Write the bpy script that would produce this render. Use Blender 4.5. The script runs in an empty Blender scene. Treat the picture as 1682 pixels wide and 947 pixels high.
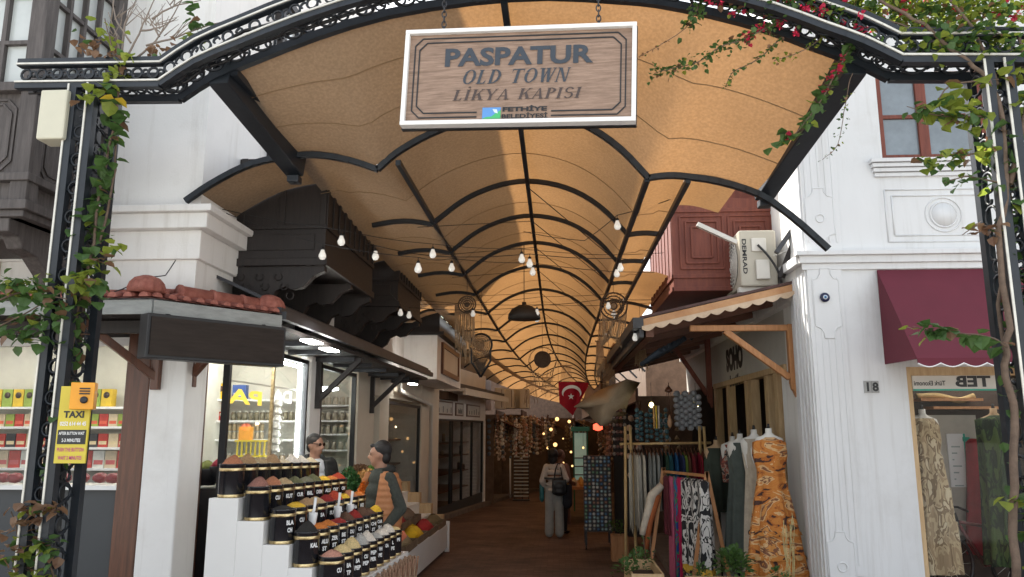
import bpy, bmesh, math, random
from mathutils import Vector, Matrix, Euler
R = math.radians
rnd = random.Random(7)
S = bpy.context.scene
COL = S.collection

# ------------------------------------------------------------------ camera, sky, sun, exposure
FPX, YAW, PITCH = 1260.0, R(3.36), R(10.4)
CAMP = Vector((0, 0, 1.9))
cam_d = bpy.data.cameras.new('camera'); cam_d.sensor_width = 36; cam_d.lens = 36 * FPX / 1682
cam_d.clip_start = .05; cam_d.clip_end = 2000
cam = bpy.data.objects.new('camera', cam_d); COL.objects.link(cam)
cam.location = CAMP; cam.rotation_euler = (R(90) + PITCH, 0, YAW)
S.camera = cam
SUN = Vector((-.57, .60, 1.0)).normalized()
w = bpy.data.worlds.new('World'); S.world = w; w.use_nodes = True
nt = w.node_tree; bg = nt.nodes['Background']
sky = nt.nodes.new('ShaderNodeTexSky'); sky.sky_type = 'NISHITA'; sky.sun_disc = False
sky.sun_elevation = math.asin(SUN.z); sky.sun_rotation = math.atan2(SUN.x, SUN.y)
sky.air_density = 1.0; sky.dust_density = 2.0; sky.ozone_density = 1.0
hs = nt.nodes.new('ShaderNodeHueSaturation'); hs.inputs['Saturation'].default_value = .42     # thin white cloud veil: a paler sky
tn = nt.nodes.new('ShaderNodeMix'); tn.data_type = 'RGBA'; tn.blend_type = 'MULTIPLY'; tn.inputs[0].default_value = 1; tn.inputs[7].default_value = (1.0, .98, .93, 1)
nt.links.new(sky.outputs[0], hs.inputs['Color']); nt.links.new(hs.outputs[0], tn.inputs[6]); nt.links.new(tn.outputs[2], bg.inputs[0]); bg.inputs[1].default_value = .15
sl = bpy.data.lights.new('sun', 'SUN'); sl.energy = 4.0; sl.angle = R(.5); sl.color = (1, .95, .86)
sun = bpy.data.objects.new('sun', sl); COL.objects.link(sun); sun.location = (0, 0, 30)
sun.rotation_euler = SUN.to_track_quat('Z', 'Y').to_euler()
S.view_settings.view_transform = 'Standard'; S.view_settings.look = 'None'
S.view_settings.exposure = 1.65; S.view_settings.gamma = 1
S.cycles.max_bounces = 10; S.cycles.transparent_max_bounces = 16
S.cycles.sample_clamp_indirect = 4

# ------------------------------------------------------------------ helpers
CR = cam.rotation_euler.to_matrix()
def ray(px, py): return (CR @ Vector(((px - 841) / FPX, -(py - 473.5) / FPX, -1)))
def at(px, py, X=None, Y=None, Z=None, P=None, N=None):
    """point on a real plane of the place (X=, Y=, Z= or through P with normal N)"""
    d = ray(px, py)
    if P is not None: t = (Vector(P) - CAMP).dot(N) / d.dot(N)
    elif X is not None: t = X / d.x
    elif Y is not None: t = Y / d.y
    else: t = (Z - 1.9) / d.z
    return CAMP + d * t
def gnd(px, py):
    d = ray(px, py); t = -1.9 / (d.z + .022 * d.y); return CAMP + d * t
def g(y): return -0.022 * min(max(y, 0), 70)
ORG = {}
def org(o): return ORG.get(o.name, Vector((0, 0, 0))) if o is not None else Vector((0, 0, 0))
def tag(o, label=None, cat=None, group=None, kind=None):
    if label: o['label'] = label
    if cat: o['category'] = cat
    if group: o['group'] = group
    if kind: o['kind'] = kind
    return o
def root(name, loc, label, cat, group=None):
    o = bpy.data.objects.new(name, None); COL.objects.link(o); o.location = Vector(loc)
    o.empty_display_size = .1; ORG[o.name] = Vector(loc)
    return tag(o, label, cat, group)
def copy_tree(o, loc=None, rz=None, parent=None, label=None, group=None):
    c = o.copy(); COL.objects.link(c)
    if parent is not None: c.parent = parent
    if loc is not None: c.location = loc
    if rz is not None: c.rotation_euler = (0, 0, rz)
    if label: c['label'] = label
    if group: c['group'] = group
    for ch in [x for x in o.children]: copy_tree(ch, parent=c)
    return c
MATS = []
class MB:
    def __init__(s): s.v = []; s.f = []; s.mi = []; s.m = 0; s.sm = []; s.smooth = False
    def face(s, idx):
        s.f.append(tuple(idx)); s.mi.append(s.m); s.sm.append(s.smooth)
    def add(s, vs, fs):
        b = len(s.v); s.v += [Vector(v) for v in vs]
        for f in fs: s.face([b + i for i in f])
    def quad(s, a, b, c, d): s.add([a, b, c, d], [(0, 1, 2, 3)])
    def poly(s, pts): s.add(pts, [tuple(range(len(pts)))])
    def box(s, c, d, rz=0, M=None):
        c = Vector(c); hx, hy, hz = d[0] / 2, d[1] / 2, d[2] / 2
        vs = [Vector((x, y, z)) for x in (-hx, hx) for y in (-hy, hy) for z in (-hz, hz)]
        rm = M if M is not None else Matrix.Rotation(rz, 3, 'Z')
        s.add([c + rm @ v for v in vs], [(0, 1, 3, 2), (4, 6, 7, 5), (0, 4, 5, 1), (2, 3, 7, 6), (0, 2, 6, 4), (1, 5, 7, 3)])
    def bx(s, x0, x1, y0, y1, z0, z1): s.box(((x0 + x1) / 2, (y0 + y1) / 2, (z0 + z1) / 2), (abs(x1 - x0), abs(y1 - y0), abs(z1 - z0)))
    def beam(s, p, q, w, h, up=(0, 0, 1)):
        p = Vector(p); q = Vector(q); d = (q - p); L = d.length
        if L < 1e-6: return
        d.normalize(); u = Vector(up); sd = d.cross(u)
        if sd.length < 1e-3: sd = d.cross(Vector((0, 1, 0)))
        sd.normalize(); u = sd.cross(d)
        s.box((p + q) / 2, (w, L, h), M=Matrix((sd, d, u)).transposed())
    def tube(s, pts, r, n=6, cap=True):
        pts = [Vector(p) for p in pts]; k = len(pts)
        if k < 2: return
        rs = r if isinstance(r, (list, tuple)) else [r] * k
        b = len(s.v); t0 = (pts[1] - pts[0]).normalized()
        nrm = t0.orthogonal().normalized()
        sm = s.smooth; s.smooth = True
        for i, p in enumerate(pts):
            t = (pts[min(i + 1, k - 1)] - pts[max(i - 1, 0)])
            t = t.normalized() if t.length > 1e-9 else t0
            nrm = (nrm - t * nrm.dot(t))
            nrm = nrm.normalized() if nrm.length > 1e-6 else t.orthogonal().normalized()
            bi = t.cross(nrm)
            for j in range(n):
                a = 2 * math.pi * j / n
                s.v.append(p + (nrm * math.cos(a) + bi * math.sin(a)) * rs[i])
        for i in range(k - 1):
            for j in range(n):
                a = b + i * n + j; c = b + i * n + (j + 1) % n
                s.face((a, c, c + n, a + n))
        s.smooth = sm
        if cap:
            s.face([b + j for j in reversed(range(n))]); s.face([b + (k - 1) * n + j for j in range(n)])
    def lathe(s, c, prof, n=16, sx=1, sy=1, axis=None, smooth=True):
        """prof: list of (r, z)"""
        c = Vector(c); b = len(s.v); sm = s.smooth; s.smooth = smooth
        M = Matrix.Identity(3) if axis is None else Vector(axis).normalized().to_track_quat('Z', 'Y').to_matrix()
        for r, z in prof:
            for j in range(n):
                a = 2 * math.pi * j / n
                s.v.append(c + M @ Vector((r * sx * math.cos(a), r * sy * math.sin(a), z)))
        for i in range(len(prof) - 1):
            for j in range(n):
                a = b + i * n + j; d = b + i * n + (j + 1) % n
                s.face((a, d, d + n, a + n))
        if prof[0][0] > 1e-5: s.face([b + j for j in reversed(range(n))])
        if prof[-1][0] > 1e-5: s.face([b + (len(prof) - 1) * n + j for j in range(n)])
        s.smooth = sm
    def ball(s, c, r, n=10, m=7, sc=(1, 1, 1), M=None):
        c = Vector(c); vs = []; b = len(s.v); sm = s.smooth; s.smooth = True
        for i in range(m + 1):
            th = math.pi * i / m
            for j in range(n):
                a = 2 * math.pi * j / n
                v = Vector((r * sc[0] * math.sin(th) * math.cos(a), r * sc[1] * math.sin(th) * math.sin(a), -r * sc[2] * math.cos(th)))
                s.v.append(c + (M @ v if M is not None else v))
        for i in range(m):
            for j in range(n):
                a = b + i * n + j; d = b + i * n + (j + 1) % n
                s.face((a, d, d + n, a + n))
        s.smooth = sm
    def cyl(s, p, q, r, n=12, r2=None):
        p = Vector(p); q = Vector(q); L = (q - p).length
        s.lathe(p, [(r, 0), (r if r2 is None else r2, L)], n, axis=(q - p))
    def ring(s, c, r, t, n=16, m=5, axis=(0, 1, 0), a0=0, a1=2 * math.pi):
        c = Vector(c); A = Vector(axis).normalized(); u = A.orthogonal().normalized(); v = A.cross(u)
        k = n + 1
        pts = [c + (u * math.cos(a0 + (a1 - a0) * i / n) + v * math.sin(a0 + (a1 - a0) * i / n)) * r for i in range(k)]
        s.tube(pts, t, m, cap=False)
    def extr(s, pts, d):
        """polygon pts extruded by vector d"""
        d = Vector(d); n = len(pts); pts = [Vector(p) for p in pts]
        vs = pts + [p + d for p in pts]
        s.add(vs, [tuple(range(n)), tuple(range(2 * n - 1, n - 1, -1))] + [(i, (i + 1) % n, (i + 1) % n + n, i + n)[::-1] for i in range(n)])
    def build(s, name, mats, parent=None, o=None, label=None, cat=None, group=None, kind=None, bevel=0, sub=0):
        me = bpy.data.meshes.new(name); O = org(parent) if o is None else Vector(o)
        me.from_pydata([tuple(v - O) for v in s.v], [], s.f)
        if not isinstance(mats, (list, tuple)): mats = [mats]
        for m in mats: me.materials.append(m)
        for i, p in enumerate(me.polygons): p.material_index = s.mi[i]; p.use_smooth = s.sm[i]
        bm = bmesh.new(); bm.from_mesh(me)
        if any(s.sm): bmesh.ops.remove_doubles(bm, verts=bm.verts, dist=1e-6)
        if s.f and any(len(f) > 3 for f in s.f) and not getattr(s, 'open', False): bmesh.ops.recalc_face_normals(bm, faces=bm.faces)
        bm.to_mesh(me); bm.free(); me.update()
        ob = bpy.data.objects.new(name, me); COL.objects.link(ob)
        if parent is not None:
            ob.parent = parent
            if o is not None: ob.location = O - org(parent)
            ORG[ob.name] = O if o is not None else org(parent)
        elif o is not None: ob.location = O; ORG[ob.name] = O
        if bevel:
            md = ob.modifiers.new('bevel', 'BEVEL'); md.width = bevel; md.segments = 2; md.limit_method = 'ANGLE'; md.angle_limit = R(40)
        return tag(ob, label, cat, group, kind)
def lerp(a, b, t): return a + (b - a) * t
def plerp(pts, t):
    """point at fraction t of arc length along a polyline"""
    pts = [Vector(p) for p in pts]; ls = [(pts[i + 1] - pts[i]).length for i in range(len(pts) - 1)]; T = sum(ls) * t
    for i, l in enumerate(ls):
        if T <= l or i == len(ls) - 1: return pts[i].lerp(pts[i + 1], min(1, T / max(l, 1e-9)))
        T -= l
def smoothpath(pts, n):
    """Catmull-Rom"""
    pts = [Vector(p) for p in pts]; out = []
    P = [pts[0] * 2 - pts[1]] + pts + [pts[-1] * 2 - pts[-2]]
    for i in range(1, len(P) - 2):
        for k in range(n):
            t = k / n; a, b, c, d = P[i - 1], P[i], P[i + 1], P[i + 2]
            out.append(.5 * ((2 * b) + (c - a) * t + (2 * a - 5 * b + 4 * c - d) * t * t + (3 * b - a - 3 * c + d) * t ** 3))
    out.append(pts[-1]); return out

# ------------------------------------------------------------------ materials
def mat(name, col, rough=.7, metal=0, var=.12, scale=4, bump=.0, bscale=40, stretch=(1, 1, 1), col2=None, trans=0, emit=None, es=0, spec=.5, coat=0, detail=5):
    m = bpy.data.materials.new(name); m.use_nodes = True; n = m.node_tree.nodes; l = m.node_tree.links
    p = n['Principled BSDF']; p.inputs['Roughness'].default_value = rough; p.inputs['Metallic'].default_value = metal
    p.inputs['Specular IOR Level'].default_value = spec
    if coat: p.inputs['Coat Weight'].default_value = coat
    tc = n.new('ShaderNodeTexCoord'); mp = n.new('ShaderNodeMapping'); mp.inputs['Scale'].default_value = stretch
    l.new(tc.outputs['Object'], mp.inputs[0])
    nz = n.new('ShaderNodeTexNoise'); nz.inputs['Scale'].default_value = scale; nz.inputs['Detail'].default_value = detail; nz.inputs['Roughness'].default_value = .65
    l.new(mp.outputs[0], nz.inputs['Vector'])
    rp = n.new('ShaderNodeValToRGB'); rp.color_ramp.elements[0].position = .3; rp.color_ramp.elements[1].position = .72
    c2 = col2 if col2 else tuple(min(1, c * (1 + var)) for c in col)
    c1 = tuple(c * (1 - var) for c in col) if not col2 else col
    rp.color_ramp.elements[0].color = (*c1, 1); rp.color_ramp.elements[1].color = (*c2, 1)
    l.new(nz.outputs['Fac'], rp.inputs[0]); l.new(rp.outputs[0], p.inputs['Base Color'])
    if bump:
        b = n.new('ShaderNodeBump'); b.inputs['Strength'].default_value = bump; b.inputs['Distance'].default_value = .01
        n2 = n.new('ShaderNodeTexNoise'); n2.inputs['Scale'].default_value = bscale; n2.inputs['Detail'].default_value = 4
        l.new(mp.outputs[0], n2.inputs['Vector']); l.new(n2.outputs['Fac'], b.inputs['Height']); l.new(b.outputs[0], p.inputs['Normal'])
    if emit: p.inputs['Emission Color'].default_value = (*emit, 1); p.inputs['Emission Strength'].default_value = es
    if trans:
        out = n['Material Output']; tr = n.new('ShaderNodeBsdfTranslucent'); mx = n.new('ShaderNodeMixShader'); mx.inputs[0].default_value = trans
        l.new(rp.outputs[0], tr.inputs['Color']); l.new(p.outputs[0], mx.inputs[1]); l.new(tr.outputs[0], mx.inputs[2]); l.new(mx.outputs[0], out.inputs['Surface'])
    return m
def glass(name, refl=.12, tint=(1, 1, 1)):
    m = bpy.data.materials.new(name); m.use_nodes = True; n = m.node_tree.nodes; l = m.node_tree.links
    n.remove(n['Principled BSDF']); out = n['Material Output']
    t = n.new('ShaderNodeBsdfTransparent'); t.inputs[0].default_value = (*tint, 1)
    gl = n.new('ShaderNodeBsdfGlossy'); gl.inputs['Roughness'].default_value = .02
    lw = n.new('ShaderNodeFresnel'); lw.inputs['IOR'].default_value = 1.5
    ad = n.new('ShaderNodeMath'); ad.operation = 'MULTIPLY_ADD'; ad.inputs[1].default_value = .22; ad.inputs[2].default_value = refl
    ad.use_clamp = True; l.new(lw.outputs[0], ad.inputs[0]); mx = n.new('ShaderNodeMixShader')
    l.new(ad.outputs[0], mx.inputs[0]); l.new(t.outputs[0], mx.inputs[1]); l.new(gl.outputs[0], mx.inputs[2]); l.new(mx.outputs[0], out.inputs[0])
    return m
def plain(name, col, rough=.6, **k): return mat(name, col, rough, var=k.pop('var', .06), **k)
M = {}
def stained(m, amt=.3, tint=(.50, .46, .40)):
    """rain streaks, scuffs and blotches on paint"""
    n = m.node_tree.nodes; l = m.node_tree.links; p = n['Principled BSDF']; src = p.inputs['Base Color'].links[0].from_socket
    tc = n.new('ShaderNodeTexCoord'); last = src
    for sc, st, lo, hi, a in ((2.2, (3.5, 3.5, .22), .52, .80, amt), (1.1, (1, 1, 1), .55, .85, amt * .8), (34, (1, 1, 1), .66, .74, amt * .7)):
        mp = n.new('ShaderNodeMapping'); mp.inputs['Scale'].default_value = st; l.new(tc.outputs['Object'], mp.inputs[0])
        z = n.new('ShaderNodeTexNoise'); z.inputs['Scale'].default_value = sc; z.inputs['Detail'].default_value = 7; z.inputs['Roughness'].default_value = .7; l.new(mp.outputs[0], z.inputs['Vector'])
        r = n.new('ShaderNodeMapRange'); r.inputs[1].default_value = lo; r.inputs[2].default_value = hi; r.inputs[3].default_value = 0; r.inputs[4].default_value = a; l.new(z.outputs['Fac'], r.inputs[0])
        x = n.new('ShaderNodeMix'); x.data_type = 'RGBA'; x.blend_type = 'MULTIPLY'; x.inputs[7].default_value = (*tint, 1); l.new(r.outputs[0], x.inputs[0]); l.new(last, x.inputs[6]); last = x.outputs[2]
    l.new(last, p.inputs['Base Color']); return m
M['plaster'] = stained(mat('white_plaster', (.80, .79, .77), .85, var=.05, scale=1.2, bump=.12, bscale=60), .45)
M['plaster_cream'] = mat('cream_plaster', (.66, .60, .50), .85, var=.07, scale=1.6, bump=.1)
M['plaster_blue'] = stained(mat('cool_white_paint', (.66, .67, .675), .7, var=.05, scale=1.5, bump=.08, stretch=(1, 1, .25)), .4)
M['plaster_grey'] = mat('grey_plaster', (.38, .36, .33), .85, var=.1, scale=1.5)
M['darkwood'] = mat('dark_stained_wood', (.010, .008, .008), .55, var=.4, scale=5, bump=.3, stretch=(8, 8, .8), col2=(.026, .018, .016))
M['oldwood'] = mat('weathered_brown_wood', (.05, .042, .040), .7, scale=5, bump=.3, stretch=(7, 7, .6), col2=(.12, .105, .10))
M['redwood'] = mat('red_painted_wood', (.11, .022, .012), .6, scale=4, bump=.3, stretch=(6, 6, .8), col2=(.20, .05, .026))
M['brownpost'] = mat('varnished_brown_wood', (.07, .026, .014), .35, scale=4, bump=.15, stretch=(7, 7, .5), col2=(.16, .06, .03))
M['orangewood'] = mat('orange_pine_wood', (.36, .15, .05), .5, scale=4, bump=.2, stretch=(6, 6, .8), col2=(.56, .27, .11))
M['palewood'] = mat('pale_timber', (.42, .27, .13), .6, scale=4, bump=.2, stretch=(6, 6, .8), col2=(.60, .43, .24))
M['steel'] = mat('dark_painted_steel', (.012, .016, .022), .45, var=.25, scale=9, bump=.05)
M['trim'] = mat('pale_metal_trim', (.62, .60, .54), .4, metal=.3, var=.15, scale=12)
M['black'] = plain('black_paint', (.012, .012, .014), .45)
M['charcoal'] = plain('charcoal_panel', (.045, .05, .055), .5)
M['darkmetal'] = mat('dark_roof_metal', (.035, .036, .042), .45, var=.3, scale=5)
M['white'] = plain('white_lacquer', (.78, .78, .77), .45, var=.03)
M['offwhite'] = plain('off_white', (.62, .60, .55), .6)
M['gold'] = mat('gold_foil_band', (.30, .20, .08), .3, metal=.9, scale=26, bump=.6, bscale=60, col2=(.98, .80, .45))
M['tile'] = stained(mat('terracotta_tile', (.24, .07, .05), .8, scale=14, bump=.5, bscale=70, col2=(.42, .16, .12)), .8, (.4, .38, .36))
M['glass'] = glass('window_glass', .0)
M['showglass'] = glass('shop_window_glass', .0)
M['pane_bright'] = mat('net_curtain_pane', (.50, .53, .52), .25, var=.12, scale=2, coat=.6)
M['pane_grey'] = mat('grey_window_pane', (.16, .19, .21), .12, var=.35, scale=1.5, coat=.8)
M['fascia'] = mat('grey_weathered_board', (.30, .31, .30), .8, var=.2, scale=6, bump=.2, stretch=(1, 1, 4))
M['blackglass'] = mat('dark_shop_interior', (.02, .018, .016), .3, var=.4, scale=3)
M['bulbglass'] = mat('frosted_bulb_glass', (.80, .79, .74), .25, var=.02, coat=.5, emit=(1, .97, .9), es=.10)  # faint glow given to unlit bulbs in place of daylight on them
M['interior'] = mat('interior_wall', (.60, .59, .52), .8, var=.08)
M['lamp_white'] = mat('lit_white_lamp', (.9, .9, .9), .5, emit=(.93, 1, .98), es=9)
M['lamp_soft'] = mat('lit_soft_panel', (.9, .9, .9), .5, emit=(1, .97, .9), es=12)
M['lamp_warm_and_fill'] = mat('lit_warm_lamp_and_fill', (.9, .8, .6), .5, emit=(1, .66, .36), es=13)
M['lamp_glow'] = mat('glowing_amber_lamp', (.6, .4, .2), .5, emit=(1, .56, .20), es=.8)
M['rope'] = mat('macrame_cotton', (.36, .24, .14), .95, var=.3, scale=60)
M['darkrope'] = mat('dark_macrame', (.10, .07, .05), .95, var=.4, scale=60)
M['skin'] = plain('skin', (.36, .19, .125), .55)
M['skin_dark'] = plain('darker_skin', (.20, .10, .07), .55)
M['hair'] = plain('black_hair', (.012, .010, .010), .6, bump=.5, bscale=120)
M['leaf'] = mat('green_leaf', (.045, .10, .025), .5, scale=9, trans=.4, col2=(.10, .19, .05))
M['leafy'] = mat('yellow_green_leaf', (.17, .24, .035), .5, scale=9, trans=.55, col2=(.34, .38, .06))
M['leafr'] = mat('reddish_leaf', (.16, .08, .05), .5, scale=9, trans=.4, col2=(.28, .17, .09))
M['yleaf'] = mat('yellow_leaf', (.6, .42, .04), .5, trans=.4)
M['flower'] = mat('crimson_blossom', (.50, .02, .07), .6, scale=9, trans=.4, col2=(.72, .05, .12))
M['stem'] = mat('vine_stem', (.13, .09, .065), .9, var=.3, scale=20, bump=.4)
M['twig'] = mat('grey_twig', (.22, .18, .15), .9, var=.2)
def fabric_mat():
    m = mat('orange_canopy_fabric', (.29, .235, .18), .9, scale=.7, col2=(.37, .30, .23), trans=.42, bump=.5, bscale=5)
    n = m.node_tree.nodes; l = m.node_tree.links
    rp = [x for x in n if x.type == 'VALTORGB'][0]
    tc = [x for x in n if x.type == 'TEX_COORD'][0]
    nz = n.new('ShaderNodeTexNoise'); nz.inputs['Scale'].default_value = 45; nz.inputs['Detail'].default_value = 3
    l.new(tc.outputs['Object'], nz.inputs['Vector'])
    mr = n.new('ShaderNodeMapRange'); mr.inputs[1].default_value = .35; mr.inputs[2].default_value = .7; mr.inputs[3].default_value = .86; mr.inputs[4].default_value = 1.08
    l.new(nz.outputs['Fac'], mr.inputs[0])
    mx = n.new('ShaderNodeMix'); mx.data_type = 'RGBA'; mx.blend_type = 'MULTIPLY'; mx.inputs[0].default_value = 1
    l.new(rp.outputs[0], mx.inputs[6]); l.new(mr.outputs[0], mx.inputs[7])
    p = n['Principled BSDF']; l.new(mx.outputs[2], p.inputs['Base Color'])
    tr = [x for x in n if x.type == 'BSDF_TRANSLUCENT'][0]
    t2 = n.new('ShaderNodeMix'); t2.data_type = 'RGBA'; t2.blend_type = 'MULTIPLY'; t2.inputs[0].default_value = 1
    t2.inputs[7].default_value = (.74, .46, .22, 1); l.new(mx.outputs[2], t2.inputs[6]); l.new(t2.outputs[2], tr.inputs['Color'])
    return m
M['fabric'] = fabric_mat()
def paver_mat():
    m = bpy.data.materials.new('brown_block_paving'); m.use_nodes = True; n = m.node_tree.nodes; l = m.node_tree.links
    p = n['Principled BSDF']; tc = n.new('ShaderNodeTexCoord')
    br = n.new('ShaderNodeTexBrick'); br.inputs['Scale'].default_value = 1; br.inputs['Brick Width'].default_value = .2; br.inputs['Row Height'].default_value = .1
    br.inputs['Mortar Size'].default_value = .004; br.inputs['Color1'].default_value = (.165, .095, .07, 1); br.inputs['Color2'].default_value = (.11, .06, .045, 1); br.inputs['Mortar'].default_value = (.05, .035, .028, 1)
    l.new(tc.outputs['Object'], br.inputs['Vector'])
    nz = n.new('ShaderNodeTexNoise'); nz.inputs['Scale'].default_value = 1.3; nz.inputs['Detail'].default_value = 8; l.new(tc.outputs['Object'], nz.inputs['Vector'])
    mr = n.new('ShaderNodeMapRange'); mr.inputs[1].default_value = .3; mr.inputs[2].default_value = .7; mr.inputs[3].default_value = .55; mr.inputs[4].default_value = 1.25
    l.new(nz.outputs['Fac'], mr.inputs[0]); mx = n.new('ShaderNodeMix'); mx.data_type = 'RGBA'; mx.blend_type = 'MULTIPLY'; mx.inputs[0].default_value = 1
    l.new(br.outputs['Color'], mx.inputs[6]); l.new(mr.outputs[0], mx.inputs[7]); l.new(mx.outputs[2], p.inputs['Base Color'])
    p.inputs['Roughness'].default_value = .8
    b = n.new('ShaderNodeBump'); b.inputs['Distance'].default_value = .004; b.inputs['Strength'].default_value = .6; l.new(br.outputs['Fac'], b.inputs['Height']); b.invert = True
    l.new(b.outputs[0], p.inputs['Normal']); return m
M['paver'] = paver_mat()
def colmat(c, rough=.7, **k):
    key = ('c', tuple(round(x, 3) for x in c), rough)
    if key not in M: M[key] = mat('paint_%d' % len(M), c, rough, var=.15, scale=12, **k)
    return M[key]

# ------------------------------------------------------------------ lettering
_tc = {}
def text_mesh(body, bold=0.0):
    k = (body, bold)
    if k in _tc: return _tc[k]
    cu = bpy.data.curves.new('lettering', 'FONT'); cu.body = body; cu.size = 1; cu.offset = bold; cu.align_x = 'CENTER'; cu.align_y = 'CENTER'
    cu.extrude = 0; cu.resolution_u = 3
    ob = bpy.data.objects.new('lettering', cu); COL.objects.link(ob)
    dg = bpy.context.evaluated_depsgraph_get(); me = bpy.data.meshes.new_from_object(ob.evaluated_get(dg))
    vs = [v.co.copy() for v in me.vertices]; fs = [tuple(p.vertices) for p in me.polygons]
    bpy.data.objects.remove(ob); bpy.data.curves.remove(cu); bpy.data.meshes.remove(me)
    _tc[k] = (vs, fs); return vs, fs
def put_text(mb, body, c, right, up, size, width=None, bold=0.0, shear=0, lift=.002):
    vs, fs = text_mesh(body, bold)
    if not vs: return
    right = Vector(right).normalized(); up = Vector(up).normalized(); nn = right.cross(up)
    xs = [v.x for v in vs]; ys = [v.y for v in vs]; x0, x1, y0, y1 = min(xs), max(xs), min(ys), max(ys)
    sy = size / (y1 - y0); sx = (width / (x1 - x0)) if width else sy
    c = Vector(c)
    mb.add([c + right * (((v.x - (x0 + x1) / 2)) * sx + shear * (v.y - (y0 + y1) / 2) * sy) + up * ((v.y - (y0 + y1) / 2) * sy) + nn * lift for v in vs], fs)
# ================================================================== the ground
mb = MB(); xs = [-120, -12, 12, 120]; ys = [-120, 0, 20, 70, 400]
for i in range(3):
    for j in range(4):
        a, b, c, d = xs[i], xs[i + 1], ys[j], ys[j + 1]
        mb.quad((a, c, g(c)), (b, c, g(c)), (b, d, g(d)), (a, d, g(d)))
mb.build('street_paving', M['paver'], kind='structure')
mb = MB(); mb.bx(-60, 60, -120, 2.4, -.3, .004); mb.build('bounce_plaza', mat('pale_bounce_paving', (.40, .39, .37), .8, scale=3, bump=.1, var=.12), kind='structure')  # unseen pale ground added to bounce sunlight onto the shaded fronts
M['kerb'] = mat('kerb_stone', (.16, .13, .11), .85, var=.25, scale=3, bump=.2)
mb = MB()
ka = gnd(720, 858); kb = gnd(845, 815)
pts = [(ka.x, 15.2), (ka.x, ka.y), (kb.x, kb.y), (-.2, 38), (-3, 44), (-6, 40), (-6, 15.2)]
for i in range(1, len(pts) - 1): pass
mb.extr([Vector((x, y, g(y) + .12)) for x, y in pts], (0, 0, -.3))
mb.build('sidewalk', M['kerb'], kind='structure')
mb = MB()
mb.extr([Vector((x, y, g(y) + .10)) for x, y in [(1.55, 8.6), (9, 8.25), (9, 20), (1.9, 20)]], (0, 0, -.3))
mb.build('shop_forecourt', M['kerb'], kind='structure')

# ================================================================== LEFT BUILDING
WX = -3.0; FY = 6.1; LTOP = 8.9
LB = root('townhouse', (-5, 8, 0), 'white plastered townhouse on the left with dark wooden bay windows and tiled eave', 'building')
zc0 = at(250, 338, Y=FY - .12).z; zc1 = at(250, 425, Y=FY - .05).z   # cornice top / bottom of the block under it
mb = MB()
mb.bx(-11, WX, FY, FY + .3, 2.9, LTOP)                 # upper front wall
mb.bx(WX - .3, WX, FY + .3, 14.6, 2.9, LTOP)           # upper street wall
mb.bx(WX - .3, WX, 14.6, 20.4, 2.9, 4.35); mb.bx(-10.7, WX - .3, 14.3, 14.6, 3.1, LTOP)
mb.bx(-11, -10.7, FY + .3, 20.4, -1, 4.35); mb.bx(-11, -10.7, FY + .3, 14.6, 4.35, LTOP); mb.bx(-10.7, WX - .3, 20.1, 20.4, -1, 4.35)
mb.bx(-10.7, WX - .3, FY + .3, 14.3, LTOP - .3, LTOP - .002); mb.bx(-10.7, WX - .3, 14.6, 20.1, 4.2, 4.348)
mb.bx(-10.7, WX - .3, FY + .3, 20.1, 2.95, 3.1)         # ceiling slab of the shops
mb.build('wall', M['plaster'], LB)
mb = MB()
mb.bx(-11, WX + .17, FY - .17, FY + .9, zc0 - .06, zc0)
mb.bx(-11, WX + .12, FY - .12, FY + .88, zc0 - .19, zc0 - .06)
mb.bx(-11, WX + .04, FY - .04, FY + .84, zc1, zc0 - .19)
mb.build('cornice', M['plaster'], LB, bevel=.008)
mb = MB(); zt = at(100, 424, Y=FY - .02).z              # low parapet band above the tiled eave on the far left
mb.bx(-11, -4.7, FY - .05, FY, 2.9, zt); mb.build('wall_band', M['plaster_cream'], LB)
# upstairs window beside the corner on the street wall (px 400-450, y 180-275)
def street_window(Y0, Y1, z0, z1, parent):
    mb = MB()
    for y in (Y0, Y1 - .08): mb.bx(WX, WX + .10, y, y + .08, z0, z1)
    for z in (z0, z1 - .09): mb.bx(WX, WX + .102, Y0 + .08, Y1 - .08, z, z + .09)
    f = mb.build('window', M['darkwood'], parent)
    mb = MB(); mb.bx(WX - .01, WX + .03, Y0 + .08, Y1 - .08, z0 + .09, z1 - .09); mb.build('pane', M['pane_bright'], f)
    mb = MB(); ny = 3; nz_ = 5
    for i in range(1, ny): y = lerp(Y0 + .08, Y1 - .08, i / ny); mb.bx(WX + .03, WX + .06, y - .012, y + .012, z0 + .09, z1 - .09)
    for i in range(1, nz_): z = lerp(z0 + .09, z1 - .09, i / nz_); mb.bx(WX + .031, WX + .059, Y0 + .08, Y1 - .08, z - .012, z + .012)
    mb.build('glazing_bar', M['darkwood'], f)
street_window(7.45, 9.0, 4.5, 6.6, LB)

# grey-brown bay window at the top left: front face Y=5.4, street side face X=-3.65
BY = 5.1; BX = at(52, 235, Y=BY).x
bay = MB(); zb0 = at(20, 355, Y=BY).z; zsill = at(20, 135, Y=BY).z; zrail = at(20, 290, Y=BY).z
bay.bx(-9, BX - .06, BY + .05, FY, zb0, zsill)          # solid lower body
bay.bx(-9, BX, BY, FY, zb0, zb0 + .05); bay.bx(-9, BX + .03, BY - .03, FY, zb0 + .05, zb0 + .12)
bay.bx(-9, BX + .02, BY - .02, FY, zsill - .07, zsill)
bay.bx(-9, BX + .02, BY - .02, FY, zrail - .03, zrail + .03)
bay.bx(BX - .13, BX, BY, BY + .13, zb0 + .12, zsill + 2.6)  # corner post
bay.bx(BX - .13, BX, FY - .12, FY, zb0 + .12, zsill + 2.6)
bay.bx(-9, BX + .05, BY - .05, FY, zsill + 2.6, zsill + 2.9)
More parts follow.
